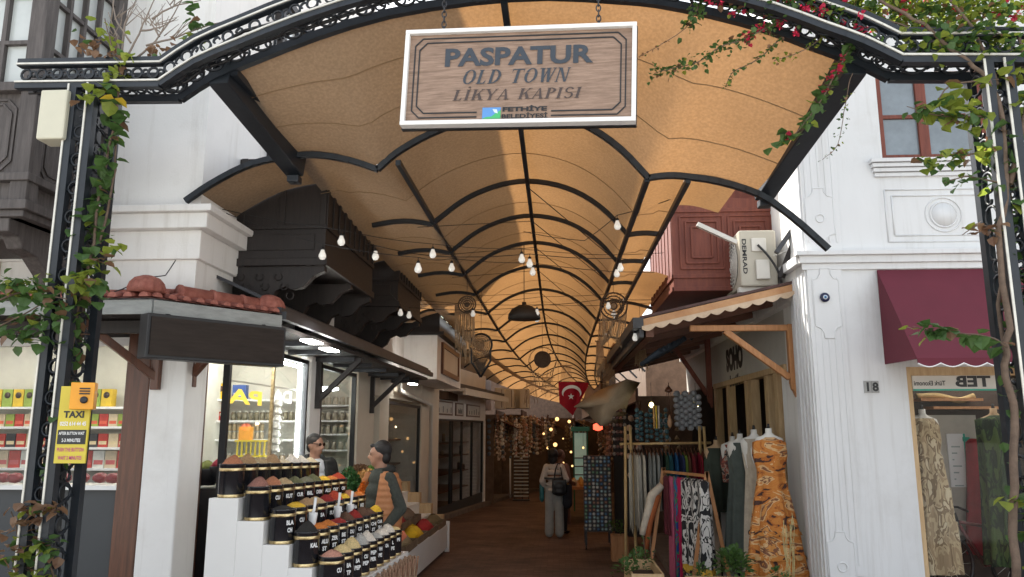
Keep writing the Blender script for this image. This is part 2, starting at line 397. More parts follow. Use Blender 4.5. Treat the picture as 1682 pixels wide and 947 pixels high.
B = bay.build('bay_window', M['oldwood'], LB, bevel=.006)
mb = MB()
def panel_front(mb, x0, x1, z0, z1, y, t=.012, c=.07):
    for k, s_ in enumerate((0, .035)):
        P = [(x0 + s_ + c, z0 + s_), (x1 - s_ - c, z0 + s_), (x1 - s_, z0 + s_ + c), (x1 - s_, z1 - s_ - c), (x1 - s_ - c, z1 - s_), (x0 + s_ + c, z1 - s_), (x0 + s_, z1 - s_ - c), (x0 + s_, z0 + s_ + c)]
        for i in range(8):
            a, b_ = P[i], P[(i + 1) % 8]; mb.beam((a[0], y, a[1]), (b_[0], y, b_[1]), .016, .016)
for i in range(7): panel_front(mb, BX - .13 - .62 * (i + 1) + .03, BX - .13 - .62 * i - .05, zrail + .07, zsill - .12, BY + .045)
for yy in (BY + .2, BY + .55):
    z0, z1 = zrail + .07, zsill - .12; y0, y1 = yy, yy + .28
    for s_ in (0, .035):
        P = [(y0 + s_, z0 + s_ + .05), (y0 + s_ + .05, z0 + s_), (y1 - s_ - .05, z0 + s_), (y1 - s_, z0 + s_ + .05), (y1 - s_, z1 - s_), (y0 + s_, z1 - s_)]
        for i in range(6):
            a, b_ = P[i], P[(i + 1) % 6]; mb.beam((BX - .055, a[0], a[1]), (BX - .055, b_[0], b_[1]), .016, .016)
mb.build('moulded_panel', M['oldwood'], B)
mb = MB(); mb.bx(-9, BX - .13, BY + .07, BY + .08, zsill, zsill + 2.6); mb.bx(BX - .08, BX - .07, BY + .13, FY - .12, zsill, zsill + 2.6)
mb.build('pane', M['pane_bright'], B)
mb = MB()
for i in range(1, 26):
    x = BX - .13 - .215 * i; mb.bx(x - .017, x + .017, BY + .03, BY + .07, zsill, zsill + 2.6)
for k in range(1, 7):
    z = zsill + .40 * k - .06; mb.bx(-9, BX - .13, BY + .031, BY + .069, z - .015, z + .015); mb.bx(BX - .07, BX - .035, BY + .13, FY - .12, z - .015, z + .015)
for i in (1, 2, 3):
    y = lerp(BY + .13, FY - .12, i / 4); mb.bx(BX - .069, BX - .03, y - .015, y + .015, zsill, zsill + 2.6)
mb.build('glazing_bar', M['oldwood'], B)
mb = MB()   # carved corbels under the bay
for xc in (BX - .25, BX - 1.6, BX - 3.2):
    P = [(BY + .02, zb0), (BY + .03, zb0 - .10), (BY + .14, zb0 - .11), (BY + .2, zb0 - .19), (BY + .36, zb0 - .22), (BY + .52, zb0 - .34), (BY + .66, zb0 - .55), (BY + .8, zb0 - .85), (BY + 1.0, zb0 - .95), (BY + 1.04, zb0)]
    mb.extr([Vector((xc, y, z)) for y, z in P], (.13, 0, 0))
mb.bx(-9, BX - .3, BY + .3, FY, zb0 - .09, zb0 - .003)
mb.build('corbel', M['oldwood'], B, bevel=.01)

# dark wooden balconies over the street
def dark_balcony(Y0, Y1, X1, z0, z1, win=False):
    mb = MB(); mb.bx(WX, X1, Y0, Y1, z0, z1)
    zr = z0 + .32
    mb.bx(WX, X1 + .02, Y0 - .02, Y0, zr - .02, zr + .02); mb.bx(X1, X1 + .02, Y0 - .02, Y1, zr - .02, zr + .02)
    mb.bx(WX, X1 + .03, Y0 - .03, Y0, z0 - .05, z0 + .02); mb.bx(X1, X1 + .03, Y0 - .03, Y1, z0 - .05, z0 + .02)
    n = 9
    for i in range(n + 1):
        y = lerp(Y0 + .03, Y1 - .03, i / n); mb.bx(X1, X1 + .016, y - .03, y + .03, zr + .02, z1)
    for i in range(3):
        x = lerp(WX + .02, X1 - .06, i / 2); mb.bx(x, x + .06, Y0 - .014, Y0, zr + .02, z1)
    mb.bx(WX + .12, X1 - .1, Y0 - .012, Y0, z0 + .1, z0 + .25)
    b = mb.build('balcony', M['darkwood'], LB, bevel=.004)
    mb = MB()    # carved bracket apron under the front edge
    P = [(WX, z0 - .05), (X1, z0 - .05), (X1, z0 - .1), (X1 - .1, z0 - .14), (X1 - .2, z0 - .25), (X1 - .3, z0 - .27), (X1 - .36, z0 - .24), (X1 - .45, z0 - .28), (X1 - .5, z0 - .38), (X1 - .6, z0 - .45), (WX, z0 - .45)]
    mb.extr([Vector((x, Y0 + .01, z)) for x, z in P], (0, .08, 0))
    for q in range(9):
        c = Vector((WX + .07 + .06 * q, Y0 + .0, z0 - .15 - .09 * (q % 3))); mb.ring(c, .035, .007, 10, 4, a1=4.8)
    for y in (Y0 + (Y1 - Y0) * .5, Y1 - .1): mb.extr([Vector((x, y, z)) for x, z in P], (0, .08, 0))
    mb.build('bracket', M['darkwood'], b)
    return b
zb = at(533, 427, X=-2.14)
dark_balcony(zb.y, zb.y * 1.27, -2.14, zb.z, zb.z + 1.0)
zb2 = at(653, 497, X=-2.14)
dark_balcony(zb2.y, zb2.y * 1.17, -2.14, zb2.z, zb2.z + .85)
# third enclosed balcony with coloured panes
mb = MB(); q = at(722, 545, X=-2.3); z3 = q.z
mb.bx(WX, -2.3, q.y, q.y + 4.5, z3, z3 + .32)
mb.bx(WX, -2.3, q.y, q.y + .08, z3 + .32, z3 + 1.2)
for i in range(7): y = q.y + .08 + i * .7; mb.bx(-2.38, -2.3, y, y + .09, z3 + .32, z3 + 1.2)
mb.bx(WX, -2.2, q.y - .1, q.y + 4.6, z3 - .06, z3)
b3 = mb.build('balcony', M['black'], LB)
M['skyglow_pane'] = mat('coloured_panes_sky_glow', (.7, .8, .75), .4, emit=(.75, 1, .9), es=.35)  # glow painted into the panes in place of sky reflected in them
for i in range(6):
    for k in range(2): mb = MB(); mb.bx(-2.33, -2.31, q.y + .2 + i * .7, q.y + .62 + i * .7, z3 + .36 + k * .3, z3 + .58 + k * .3); mb.build('pane', M['skyglow_pane'], b3)
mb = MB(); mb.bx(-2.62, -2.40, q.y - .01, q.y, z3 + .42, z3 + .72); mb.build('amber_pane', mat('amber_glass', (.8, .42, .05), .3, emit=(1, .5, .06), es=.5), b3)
# plain block below with moulded return
mb = MB(); mb.bx(WX, -2.34, q.y, q.y + 3.7, 2.86, z3 - .06); mb.build('bay_base', M['plaster'], LB)

# shop floor ---------------------------------------------------------------
mb = MB()
col_x0 = at(243, 650, Y=6.35).x; col_x1 = at(303, 650, Y=6.35).x
mb.bx(col_x0, col_x1, 6.35, 6.75, -.3, 2.96)
mb.build('pillar', M['plaster'], LB, bevel=.015)
mb = MB(); mb.bx(WX - .12, WX + .02, 9.2, 9.62, -.4, 2.95); mb.build('pillar', M['plaster'], LB, bevel=.01)
mb = MB(); mb.bx(WX - .12, WX + .02, 11.45, 12.5, -.4, 2.95); mb.build('pillar', M['plaster_cream'], LB, bevel=.01)
mb = MB(); mb.bx(WX - .12, WX + .02, 12.9, 13.6, -.4, 2.95); mb.build('pillar', M['plaster_cream'], LB, bevel=.01)
mb = MB(); mb.bx(WX - .12, WX + .02, 16.9, 19.4, -.4, 2.95); mb.bx(WX - .13, WX + .01, 12.5, 16.9, 2.45, 2.95); mb.build('wall', M['plaster_cream'], LB)
mb = MB()   # brown wood door posts and frames
for a, b_ in ((198, 238),):
    x0 = at(a, 700, Y=6.5).x; x1 = at(b_, 700, Y=6.5).x
    mb.bx(x0 + .05, x1 + .05, 6.42, 6.62, -.3, 2.95)
mb.build('door_post', M['brownpost'], LB, bevel=.012)
mb = MB(); mb.bx(WX - .35, WX - .2, 6.78, 6.9, -.3, 2.95); mb.build('door_post', M['brownpost'], LB)
zg = at(100, 803, Y=6.5).z
mb = MB(); mb.bx(-10.7, -3.70, 6.48, 6.54, -.3, zg); mb.build('window_apron', M['charcoal'], LB)
mb = MB(); mb.bx(-10.7, -3.70, 6.42, 6.56, zg, zg + .035)
for x in (-5.02, -7, -8.9): mb.bx(x, x + .06, 6.46, 6.54, zg + .035, 2.75)
mb.bx(-10.7, -3.70, 6.46, 6.54, 2.62, 2.69)
fr = mb.build('window_frame', M['white'], LB)
mb = MB(); mb.bx(-10.7, -3.70, 6.49, 6.50, zg + .035, 2.62); mb.build('pane', M['showglass'], fr)
mb = MB(); mb.bx(-10.7, -3.70, 6.44, 6.6, 2.69, 2.95); mb.build('lintel', M['darkwood'], LB)
# street side shop windows
def shop_window(Y0, Y1, z0, z1, m, X=WX, dark=None, nm='shop_window', parent=LB):
    mb = MB(); t = .05
    for y in (Y0, Y1 - t): mb.bx(X - .06, X + .0, y, y + t, z0, z1)
    for z in (z0, z1 - t): mb.bx(X - .061, X - .001, Y0 + t, Y1 - t, z, z + t)
    f = mb.build(nm, m, parent)
    mb = MB(); mb.bx(X - .035, X - .028, Y0 + t, Y1 - t, z0 + t, z1 - t); mb.build('pane', M['showglass'], f)
    return f
sw = shop_window(6.9, 9.15, 1.12, 2.72, M['black'])
mb = MB(); mb.bx(WX - .09, WX - .06, 9.04, 9.09, 1.2, 2.66); mb.bx(WX - .09, WX - .06, 7.0, 9.04, 2.62, 2.65); mb.build('light_strip', M['lamp_white'], sw)
mb = MB(); mb.bx(WX - .08, WX - .05, 8.15, 8.19, 1.15, 2.6); mb.build('mullion', M['gold'], sw)
mb = MB(); mb.bx(WX - .06, WX - .02, 6.9, 9.15, -.3, 1.12); mb.build('window_apron', M['black'], LB)
sw2 = shop_window(9.68, 11.4, .1, 2.72, M['black'])
mb = MB(); mb.ring((WX - .3, 10.5, 2.45), .26, .018, 26, 5, axis=(0, 0, 1)); mb.build('ring_light', M['lamp_white'], sw2)
sw3 = shop_window(13.65, 16.85, -.1, 2.4, M['black'])
mb = MB(); mb.bx(-5.6, WX - .2, 7.2, 16.9, 2.9, 2.945)
mb.build('ceiling', M['interior'], LB)
for (x, y) in ((-4.1, 7.6), (-3.7, 8.3), (-5.6, 7.3), (-3.9, 11.0), (-4.8, 7.9), (-3.6, 7.4), (-6.6, 7.9), (-4.2, 9.2)):  # ceiling lamps, some of them added to brighten the left shop
    mb = MB(); mb.bx(x, x + .35, y, y + .12, 2.86, 2.885); mb.build('ceiling_and_fill_lamp', M['lamp_soft'], LB)
mb = MB()   # partitions of the shop interiors
mb.bx(-10.7, -4.3, 8.75, 8.85, -.3, 2.9); mb.bx(-4.4, -4.3, 8.85, 9.9, -.3, 2.9); mb.bx(-5.2, WX - .15, 9.9, 10.0, -.3, 2.9)
mb.bx(-5.2, WX - .15, 12.3, 12.4, -.3, 2.9); mb.bx(-5.25, -5.15, 10, 16.9, -.3, 2.9)
mb.bx(-5.15, -3.1, 16.9, 17.0, -.3, 2.9); mb.build('partition', M['interior'], LB)

# eave: fascia boards, soffit, tiles ------------------------------------------
E1 = at(252, 492, Y=5.62); ze = E1.z
E2 = at(462, 518, Z=ze); E0 = Vector((-10, 5.62, ze))
E3 = Vector((E2.x + .12, 13.9, ze))
mb = MB()
def board(mb, p, q_, h, t=.03): mb.beam(Vector(p) - Vector((0, 0, h / 2)), Vector(q_) - Vector((0, 0, h / 2)), t, h)
board(mb, E0, E1, .11); board(mb, E1, E2, .11)
mb.build('fascia_board', M['fascia'], LB)
mb = MB()   # soffit and beams beneath
z = ze - .10
mb.extr([Vector((-10, 5.68, z)), Vector((E1.x, 5.68, z)), Vector((E2.x - .06, E2.y + .05, z)), Vector((E3.x - .06, 13.8, z)), Vector((-3.1, 13.8, z)), Vector((-3.1, 6.7, z)), Vector((-10, 6.7, z))], (0, 0, .04))
mb.beam((-10, 6.0, z - .06), (E1.x - .1, 6.0, z - .06), .08, .1); mb.beam((E1.x - .1, 6.0, z - .06), (E2.x - .35, E2.y + .1, z - .06), .08, .1)
mb.build('soffit', M['darkwood'], LB)
mb = MB()
def tile_slope(mb, p, q_, inward, rise, n, L=.75):
    """rows of half round tiles from eave edge p-q rising inward"""
    p = Vector(p); q_ = Vector(q_); d = (q_ - p) / n; up = Vector((inward[0] * L, inward[1] * L, rise))
    for i in range(n):
        c = p + d * (i + .5); r = d.length * .30; e = d.normalized()
        mb.quad(p + d * i, p + d * (i + 1), p + d * (i + 1) + up, p + d * i + up)
        for s_ in range(3):
            a = c + up * (s_ / 3) ; b_ = c + up * ((s_ + 1.12) / 3)
            prof0 = [a + e * math.cos(t) * r + Vector((0, 0, math.sin(t) * r + .012)) for t in [math.pi * k / 6 for k in range(7)]]
            prof1 = [b_ + e * math.cos(t) * r * .85 + Vector((0, 0, math.sin(t) * r * .85)) for t in [math.pi * k / 6 for k in range(7)]]
            mb.add(prof0 + prof1, [(k, k + 1, k + 8, k + 7) for k in range(6)] + [tuple(range(7))])
tile_slope(mb, E0 + Vector((0, -.04, .01)), E1 + Vector((0, -.04, .01)), (0, 1), .12, 56, .48)
dch = (E2 - E1).normalized(); inw = Vector((-dch.y, dch.x, 0))
tile_slope(mb, E1 + Vector((0, -.04, .01)), E2 + Vector((.02, -.04, .01)), (inw.x, inw.y), .12, 10, .45)
def ridge_row(mb, p, q_, n, r=.062):
    p = Vector(p); q_ = Vector(q_)
    for i in range(n):
        a = p.lerp(q_, i / n); b_ = p.lerp(q_, (i + 1.05) / n); d = (b_ - a).normalized()
        mb.lathe(a, [(r * 1.18, 0), (r * 1.2, .02), (r * 1.08, .03), (r, (b_ - a).length)], 12, axis=d)
rA = E1 + inw * .14 + Vector((0, 0, .10)); rB = E2 + inw * .14 + Vector((-.04, 0, .09))
ridge_row(mb, rA + dch * .25, rB, 3)
for c in (rA + Vector((0, 0, .0)), rB):
    b0 = len(mb.v); mb.lathe(c - Vector((0, 0, .03)), [(.135, 0), (.14, .03), (.125, .075), (.09, .115), (.04, .135), (0, .14)], 48)
    for v in mb.v[b0:]:
        a = math.atan2(v.y - c.y, v.x - c.x); k = 1 + .09 * abs(math.sin(6 * a)) - .05; v.x = c.x + (v.x - c.x) * k; v.y = c.y + (v.y - c.y) * k
mb.build('roof_tile', M['tile'], LB)
mb = MB()   # dark metal eave along the street
P0, P1 = E2 + Vector((.02, 0, 0)), E3
for k, (dx, dz, h) in enumerate(((.0, 0, .07), (-.05, .05, .05), (-.09, .09, .05))):
    mb.beam(P0 + Vector((dx, 0, dz)), P1 + Vector((dx, 0, dz)), .05, h)
mb.extr([P0 + Vector((-.1, 0, .1)), P1 + Vector((-.1, 0, .1)), Vector((WX, 13.9, ze + .34)), Vector((WX, P0.y, ze + .34))], (0, 0, .03))
for i in range(9):
    y = lerp(P0.y + .2, P1.y - .1, i / 8); mb.beam((P0.x - .12, y, ze - .12), (WX - .02, y, ze - .12), .05, .06)
mb.build('eave_roof', M['darkmetal'], LB)
for px, py in ((512, 560), (541, 573), (678, 630)):
    c = at(px, py, Z=ze - .15); mb = MB(); mb.bx(c.x - .06, c.x + .06, c.y - .16, c.y + .16, ze - .165, ze - .15); mb.build('eave_lamp', M['lamp_soft'], LB)
def bracket(foot, tip, top, m, nm='bracket', w=.07, parent=LB):
    """triangular timber bracket: vertical at foot, arm along the top, strut between"""
    mb = MB(); f = Vector(foot); t = Vector(tip); u = Vector((t.x, t.y, top)); fo = Vector((f.x, f.y, top))
    mb.beam(f, fo, w, w); mb.beam(fo, u, w, w * .9); mb.beam(f + Vector((0, 0, .1)), Vector((lerp(f.x, t.x, .92), lerp(f.y, t.y, .92), top - .02)), w * .9, w * .9)
    return mb.build(nm, m, parent, bevel=.006)
zt_ = ze - .13
a = at(255, 640, Y=6.33); bracket((a.x, 6.33, a.z), (at(200, 545, Z=zt_).x, 5.95, 0), zt_, M['brownpost'])
a = at(303, 635, Y=6.45); bracket((a.x + .03, 6.5, a.z), (-2.75, 6.35, 0), zt_, M['brownpost'])
for y_ in (9.4, 12.2): bracket((WX + .05, y_, 2.15), (-2.42, y_, 0), zt_, M['darkwood'])

mb = MB()   # downpipe at the end of the eave
mb.tube([(WX + .12, 14.0, 2.9), (WX + .12, 14.0, 2.6), (WX + .12, 17.6, 2.45), (WX + .12, 17.6, -.3)], .045, 8)
mb.build('downpipe', M['offwhite'], LB)

# brown blank sign board hung on the eave corner
zt2 = at(243, 513, P=E1 + Vector((0, -.12, 0)), N=Vector((inw.x, inw.y, 0))); zb_ = at(237, 587, P=E1 + Vector((0, -.12, 0)), N=Vector((inw.x, inw.y, 0)))
zr = at(469, 541, P=E1 + Vector((0, -.12, 0)), N=Vector((inw.x, inw.y, 0)))
p = Vector((zt2.x, zt2.y, 0)); q_ = Vector((zr.x, zr.y, 0)); cz = (zt2.z + zb_.z) / 2; hh = zt2.z - zb_.z
SB = root('sign_board', (p + q_) / 2 + Vector((0, 0, cz - hh / 2)), 'blank dark brown shop sign box hung below the tiled eave corner', 'sign')
mb = MB(); c = (p + q_) / 2 + Vector((0, 0, cz)); ln = (q_ - p).length; ang = math.atan2((q_ - p).y, (q_ - p).x)
mb.box(c + inw * .06, (ln, .14, hh), ang); mb.build('box', M['black'], SB, bevel=.006)
M['signbrown'] = mat('brown_sign_face', (.028, .020, .016), .6, var=.3, scale=5, spec=.25, stretch=(1, 1, 9))
mb = MB(); mb.box(c - inw * .016, (ln - .05, .012, hh - .05), ang); mb.build('face', M['signbrown'], SB)
mb = MB()
for s_ in (-.35, .35): cc = c + dch * ln * s_ + inw * .06; mb.beam(cc + Vector((0, 0, hh / 2)), Vector((cc.x, cc.y, ze - .1)), .03, .03)
mb.build('hanger', M['black'], SB)

# ================================================================== SECOND LEFT SHOP (street bends right here)
A2 = Vector((-3.3, 19.4, 0)); B2 = Vector((-2.45, 26.3, 0)); d2 = (B2 - A2).normalized(); n2 = Vector((d2.y, -d2.x, 0)); L2 = (B2 - A2).length
S2 = root('shop_building', (-4, 23, g(23)), 'low white shopfront with three small framed pictures above dark glass doors', 'shop')
def on2(t, off, z): return A2 + d2 * t + n2 * off + Vector((0, 0, z))
def box2(mb, t0, t1, o0, o1, z0, z1): mb.extr([on2(t0, o0, z0), on2(t1, o0, z0), on2(t1, o1, z0), on2(t0, o1, z0)], (0, 0, z1 - z0))
zf1 = 1.9 + 50 / 1260 * 19.6; zf0 = 1.9 + 18 / 1260 * 19.6
mb = MB(); box2(mb, 0, L2, -.15, 0, zf0, zf1 + .35); box2(mb, 0, L2, -5, -.15, zf1 + .1, zf1 + .3)
for t in (0, L2 - .2): box2(mb, t, t + .2, -.15, .01, -.6, zf0)
box2(mb, 0, .1, -5, -.15, -.6, zf1 + .1); box2(mb, L2 - .1, L2, -5, -.15, -.6, zf1 + .1); box2(mb, 0, L2, -5, -4.9, -.6, zf1 + .1)
mb.build('wall', stained(mat('white_shopfront_paint', (.80, .79, .77), .6, var=.04), .3), S2)
mb = MB(); box2(mb, .2, L2 - .2, -.1, -.04, -.6, -.15); mb.build('plinth', M['charcoal'], S2)
mb = MB()
for t in (.2, .95, 2.6, 2.75, 3.9, 5.2, L2 - .26): box2(mb, t, t + .06, -.1, -.03, -.15, zf0)
box2(mb, .2, L2 - .2, -.099, -.031, zf0 - .06, zf0 - .001); fr = mb.build('door_frame', M['black'], S2)
mb = MB(); box2(mb, .2, L2 - .2, -.07, -.065, -.15, zf0 - .06); mb.build('pane', M['showglass'], fr)
for t0, t1 in ((.35, 2.5), (2.85, 3.75), (4.2, 6.0)):
    mb = MB(); box2(mb, t0, t1, .005, .03, zf0 + .1, zf1 - .02); f = mb.build('framed_picture', M['brownpost'], S2)
    mb = MB(); box2(mb, t0 + .09, t1 - .09, .03, .036, zf0 + .14, zf1 - .06); mb.m = 0; mb.build('print', M['offwhite'], f)
    mb = MB(); c = on2((t0 + t1) / 2, .037, (zf0 + zf1) / 2 + .04)
    for k in range(5):
        t = lerp(t0 + .25, t1 - .25, k / 4); box2(mb, t, t + .06, .037, .04, zf0 + .17, zf0 + .17 + rnd.uniform(.1, .2))
    mb.build('drawing', M['charcoal'], f)
mb = MB(); box2(mb, L2 - 5.9, L2 + .3, 0, .75, zf1 + .22, zf1 + .30); box2(mb, L2 - 5.9, L2 + .3, .68, .76, zf1 + .12, zf1 + .219); mb.build('awning_roof', M['offwhite'], S2)
mb = MB(); box2(mb, L2 - 5.9, L2 + .3, -.1, .6, zf1 + .301, zf1 + .42); mb.build('awning_top', M['black'], S2)
mb = MB(); box2(mb, 2.6, L2, -.3, .0, zf1 + .42, zf1 + 1.0); mb.build('panel_wall', M['plaster_cream'], S2)
# framed sign on the return wall above the eave end
fs = at(728, 590, X=-2.53); fe = at(750, 628, X=-2.53)
SG = root('framed_sign', (-2.33, q.y + 1.4, 2.9), 'blank cream panel in a brown wooden frame on the wall above the eave end', 'sign')
mb = MB(); y0, y1 = q.y + .5, q.y + 3.1; z0, z1 = 3.0, z3 - .14
for y in (y0, y1 - .12): mb.bx(-2.34, -2.29, y, y + .12, z0, z1)
for z in (z0, z1 - .1): mb.bx(-2.339, -2.291, y0 + .12, y1 - .12, z, z + .1)
mb.build('frame', M['brownpost'], SG)
mb = MB(); mb.bx(-2.338, -2.32, y0 + .12, y1 - .12, z0 + .1, z1 - .1); mb.build('panel', M['plaster_cream'], SG)

# ================================================================== RIGHT BUILDING
RX = 2.68; RY = 8.3; RTOP = 7.6
RB = root('corner_house', (5, 10, 0), 'white painted corner house on the right with fluted pilaster and red framed window', 'building')
zc = at(1400, 428, Y=RY).z
wx0, wx1 = at(1497, 700, Y=RY).x, 6.4; wz1 = at(1500, 602, Y=RY).z
ux0, ux1 = at(1444, 200, Y=RY).x, at(1444, 200, Y=RY).x + 1.15; uz0 = at(1500, 258, Y=RY).z; uz1 = at(1500, 118, Y=RY).z
mb = MB()
mb.bx(RX, wx0, RY, RY + .3, -.3, zc); mb.bx(wx0, wx1, RY, RY + .3, wz1, zc); mb.bx(wx1, 12, RY, RY + .3, -.3, zc)
mb.bx(RX, ux0, RY, RY + .3, zc, RTOP); mb.bx(ux0, ux1, RY, RY + .3, zc, uz0); mb.bx(ux0, ux1, RY, RY + .3, uz1, RTOP); mb.bx(ux1, 12, RY, RY + .3, zc, RTOP)
mb.build('wall', M['plaster_blue'], RB)
mb = MB(); mb.bx(RX, RX + .3, RY + .3, 17, 3.35, RTOP); mb.bx(RX + .1, RX + .3, RY + .3, 9.75, -.3, 3.35)
mb.bx(RX + .3, 12, RY + .3, 17, RTOP - .3, RTOP - .002); mb.bx(11.7, 12, RY + .3, 17, -1, RTOP - .3); mb.bx(RX + .3, 11.7, 17.02, 17.2, -1, RTOP - .3)
mb.build('wall', M['plaster'], RB)
mb = MB(); mb.bx(RX - .06, 12, RY - .06, RY - .0, zc - .03, zc + .05); mb.bx(RX - .10, 12, RY - .1, RY, zc + .05, zc + .10); mb.bx(RX - .03, 12, RY - .03, RY, zc - .1, zc - .03)
mb.bx(RX - .08, RX, RY, RY + .7, zc - .03, zc + .07)
mb.build('cornice', M['plaster_blue'], RB, bevel=.005)
def pilaster(x0, x1, z0, z1, n, motif):
    mb = MB(); mb.bx(x0, x1, RY - .025, RY, z0, z1)
    for i in range(n):
        x = lerp(x0 + .05, x1 - .05, i / (n - 1)); mb.bx(x - .012, x + .012, RY - .031, RY - .025, z0 + .1, z1 - .08)
    mb.build('pilaster', M['plaster_blue'], RB, bevel=.004)
def cartouche(cx, cz, w_, h_, circ=True):
    P = [(-.18, .5), (.18, .5), (.2, .42), (.3, .36), (.5, .33), (.5, -.33), (.3, -.36), (.2, -.42), (.18, -.5), (-.18, -.5), (-.2, -.42), (-.3, -.36), (-.5, -.33), (-.5, .33), (-.3, .36), (-.2, .42)]
    mb = MB(); mb.extr([Vector((cx + a * w_, RY - .032, cz + b_ * h_)) for a, b_ in P], (0, .024, 0))
    P2 = [Vector((cx + a * w_, RY - .032, cz + b_ * h_)) for a, b_ in P]
    mb.tube(P2 + [P2[0]], .006, 5, cap=False)
    if circ: mb.ring((cx, RY - .033, cz - h_ * .05), .045, .009, 18, 5)
    mb.build('relief', M['plaster_blue'], RB)
px1 = at(1393, 600, Y=RY).x
pilaster(RX + .02, px1, .45, zc - .1, 5, 0); pilaster(RX + .02, px1 + .03, zc + .1, RTOP, 5, 0)
c = at(1357, 498, Y=RY); cartouche(c.x, c.z, .27, .75, False)
c = at(1345, 355, Y=RY); cartouche(c.x, c.z, .30, .62)
c = at(1382, 925, Y=RY); cartouche(c.x, c.z, .26, .62)
mb = MB()   # flutes on the return of the corner
for i in range(4): y = RY + .06 + i * .11; mb.bx(RX - .014, RX, y, y + .05, .1, zc - .12)
mb.bx(RX, RX + .1, RY + .3, RY + .56, -.3, 3.35)
mb.build('corner_fluting', M['plaster_blue'], RB)
# upper window
mb = MB(); t = .055
xm = at(1517, 190, Y=RY).x
for a, b_ in ((ux0, ux0 + t), (xm - .055, xm + .055), (ux1 - t, ux1)): mb.bx(a, b_, RY + .02, RY + .1, uz0, uz1)
for z in (uz0, uz1 - t, at(1500, 192, Y=RY).z): mb.bx(ux0 + t, xm - .056, RY + .03, RY + .09, z, z + t * .8); mb.bx(xm + .056, ux1 - t, RY + .03, RY + .09, z, z + t * .8)
wf = mb.build('window', M['redwood'], RB, bevel=.004)
mb = MB(); mb.bx(ux0 + t, ux1 - t, RY + .055, RY + .065, uz0, uz1); mb.build('pane', M['pane_grey'], wf)
mb = MB(); s0 = at(1431, 280, Y=RY - .05)
for k in range(4): mb.bx(s0.x + k * .015, ux1 + .1, RY - .09 + k * .02, RY, s0.z + .09 - k * .05, s0.z + .13 - k * .05)
mb.build('window_sill', M['plaster_blue'], RB)
mb = MB(); a = at(1452, 312, Y=RY); b_ = at(1625, 395, Y=RY)
def rect_mould(mb, x0, x1, z0, z1, r=.009):
    P = [Vector((x0, RY - .004, z0)), Vector((x1, RY - .004, z0)), Vector((x1, RY - .004, z1)), Vector((x0, RY - .004, z1))]
    for i in range(4): mb.tube([P[i], P[(i + 1) % 4]], r, 5)
rect_mould(mb, a.x, b_.x, b_.z, a.z); rect_mould(mb, a.x + .07, b_.x - .07, b_.z + .07, a.z - .07)
cc = at(1550, 352, Y=RY - .004); mb.ring(cc, .14, .012, 28, 5); mb.ring(cc, .19, .009, 28, 5); mb.lathe(cc + Vector((0, .003, 0)), [(.13, 0), (.13, .01)], 24, axis=(0, -1, 0))
mb.build('relief_panel', M['plaster_blue'], RB)
# shop window with timber frame, room behind
mb = MB(); mb.bx(wx0, wx0 + .06, RY + .03, RY + .16, .05, wz1); mb.bx(wx0 + .06, wx1 - .06, RY + .03, RY + .16, wz1 - .09, wz1); mb.bx(wx1 - .06, wx1, RY + .03, RY + .16, .05, wz1); mb.bx(wx0 + .06, wx1 - .06, RY + .03, RY + .16, .05, .2); mb.bx(5.05, 5.12, RY + .05, RY + .12, .2, wz1 - .09)
sf = mb.build('shop_window', M['palewood'], RB, bevel=.004)
mb = MB(); mb.bx(wx0 + .06, wx1 - .06, RY + .08, RY + .09, .2, wz1 - .09); mb.build('pane', M['glass'], sf)
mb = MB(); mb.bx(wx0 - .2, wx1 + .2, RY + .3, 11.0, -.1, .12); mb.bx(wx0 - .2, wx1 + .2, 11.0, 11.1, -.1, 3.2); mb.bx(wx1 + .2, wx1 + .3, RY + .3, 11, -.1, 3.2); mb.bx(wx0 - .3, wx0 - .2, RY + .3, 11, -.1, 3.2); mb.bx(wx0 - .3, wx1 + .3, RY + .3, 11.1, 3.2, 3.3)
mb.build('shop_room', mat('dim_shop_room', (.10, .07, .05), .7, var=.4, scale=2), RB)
mb = MB(); mb.bx(4.3, 5.6, 9.3, 9.4, 3.15, 3.18); mb.build('ceiling_and_fill_lamp', M['lamp_soft'], RB)  # lamp added to brighten the window room, no such source known
# maroon awning
M['maroon'] = mat('maroon_canvas', (.115, .012, .026), .8, var=.08, scale=3, bump=.1, bscale=200)
a = at(1440, 443, Y=RY - .02); b_ = at(1452, 588, Y=RY - .75); ax0, ax1 = a.x, a.x + 2.35
AW = root('awning', ((ax0 + ax1) / 2, RY, b_.z), 'maroon canvas awning with white edged scalloped valance over the shop window', 'awning')
mb = MB(); yb = RY - .75
mb.extr([Vector((ax0, RY - .02, a.z)), Vector((ax1, RY - .02, a.z)), Vector((ax1, yb, b_.z)), Vector((ax0, yb, b_.z))], (0, 0, -.006))
mb.extr([Vector((ax0, RY - .02, a.z - .01)), Vector((ax0, yb, b_.z - .01)), Vector((ax0, RY - .02, b_.z))], (.004, 0, 0)); mb.extr([Vector((ax1, RY - .02, a.z - .01)), Vector((ax1, yb, b_.z - .01)), Vector((ax1, RY - .02, b_.z))], (.004, 0, 0))
mb.build('canvas', M['maroon'], AW)
def scallop(mb, p, q_, n, h, drop, wave=True, th=.006):
    p = Vector(p); q_ = Vector(q_); N = n * 8; out = []
    for i in range(N + 1):
        t = i / N; out.append(p.lerp(q_, t) - Vector((0, 0, h + drop * abs(math.sin(math.pi * n * t)))))
    nn = (q_ - p).cross(Vector((0, 0, 1))).normalized() * th
    top = [p.lerp(q_, i / N) for i in range(N + 1)]
    for i in range(N):
        mb.extr([top[i], top[i + 1], out[i + 1], out[i]], nn)
    return out
mb = MB(); o1 = scallop(mb, (ax0, yb, b_.z), (ax1, yb, b_.z), 11, .05, .035); mb.build('valance', M['maroon'], AW)
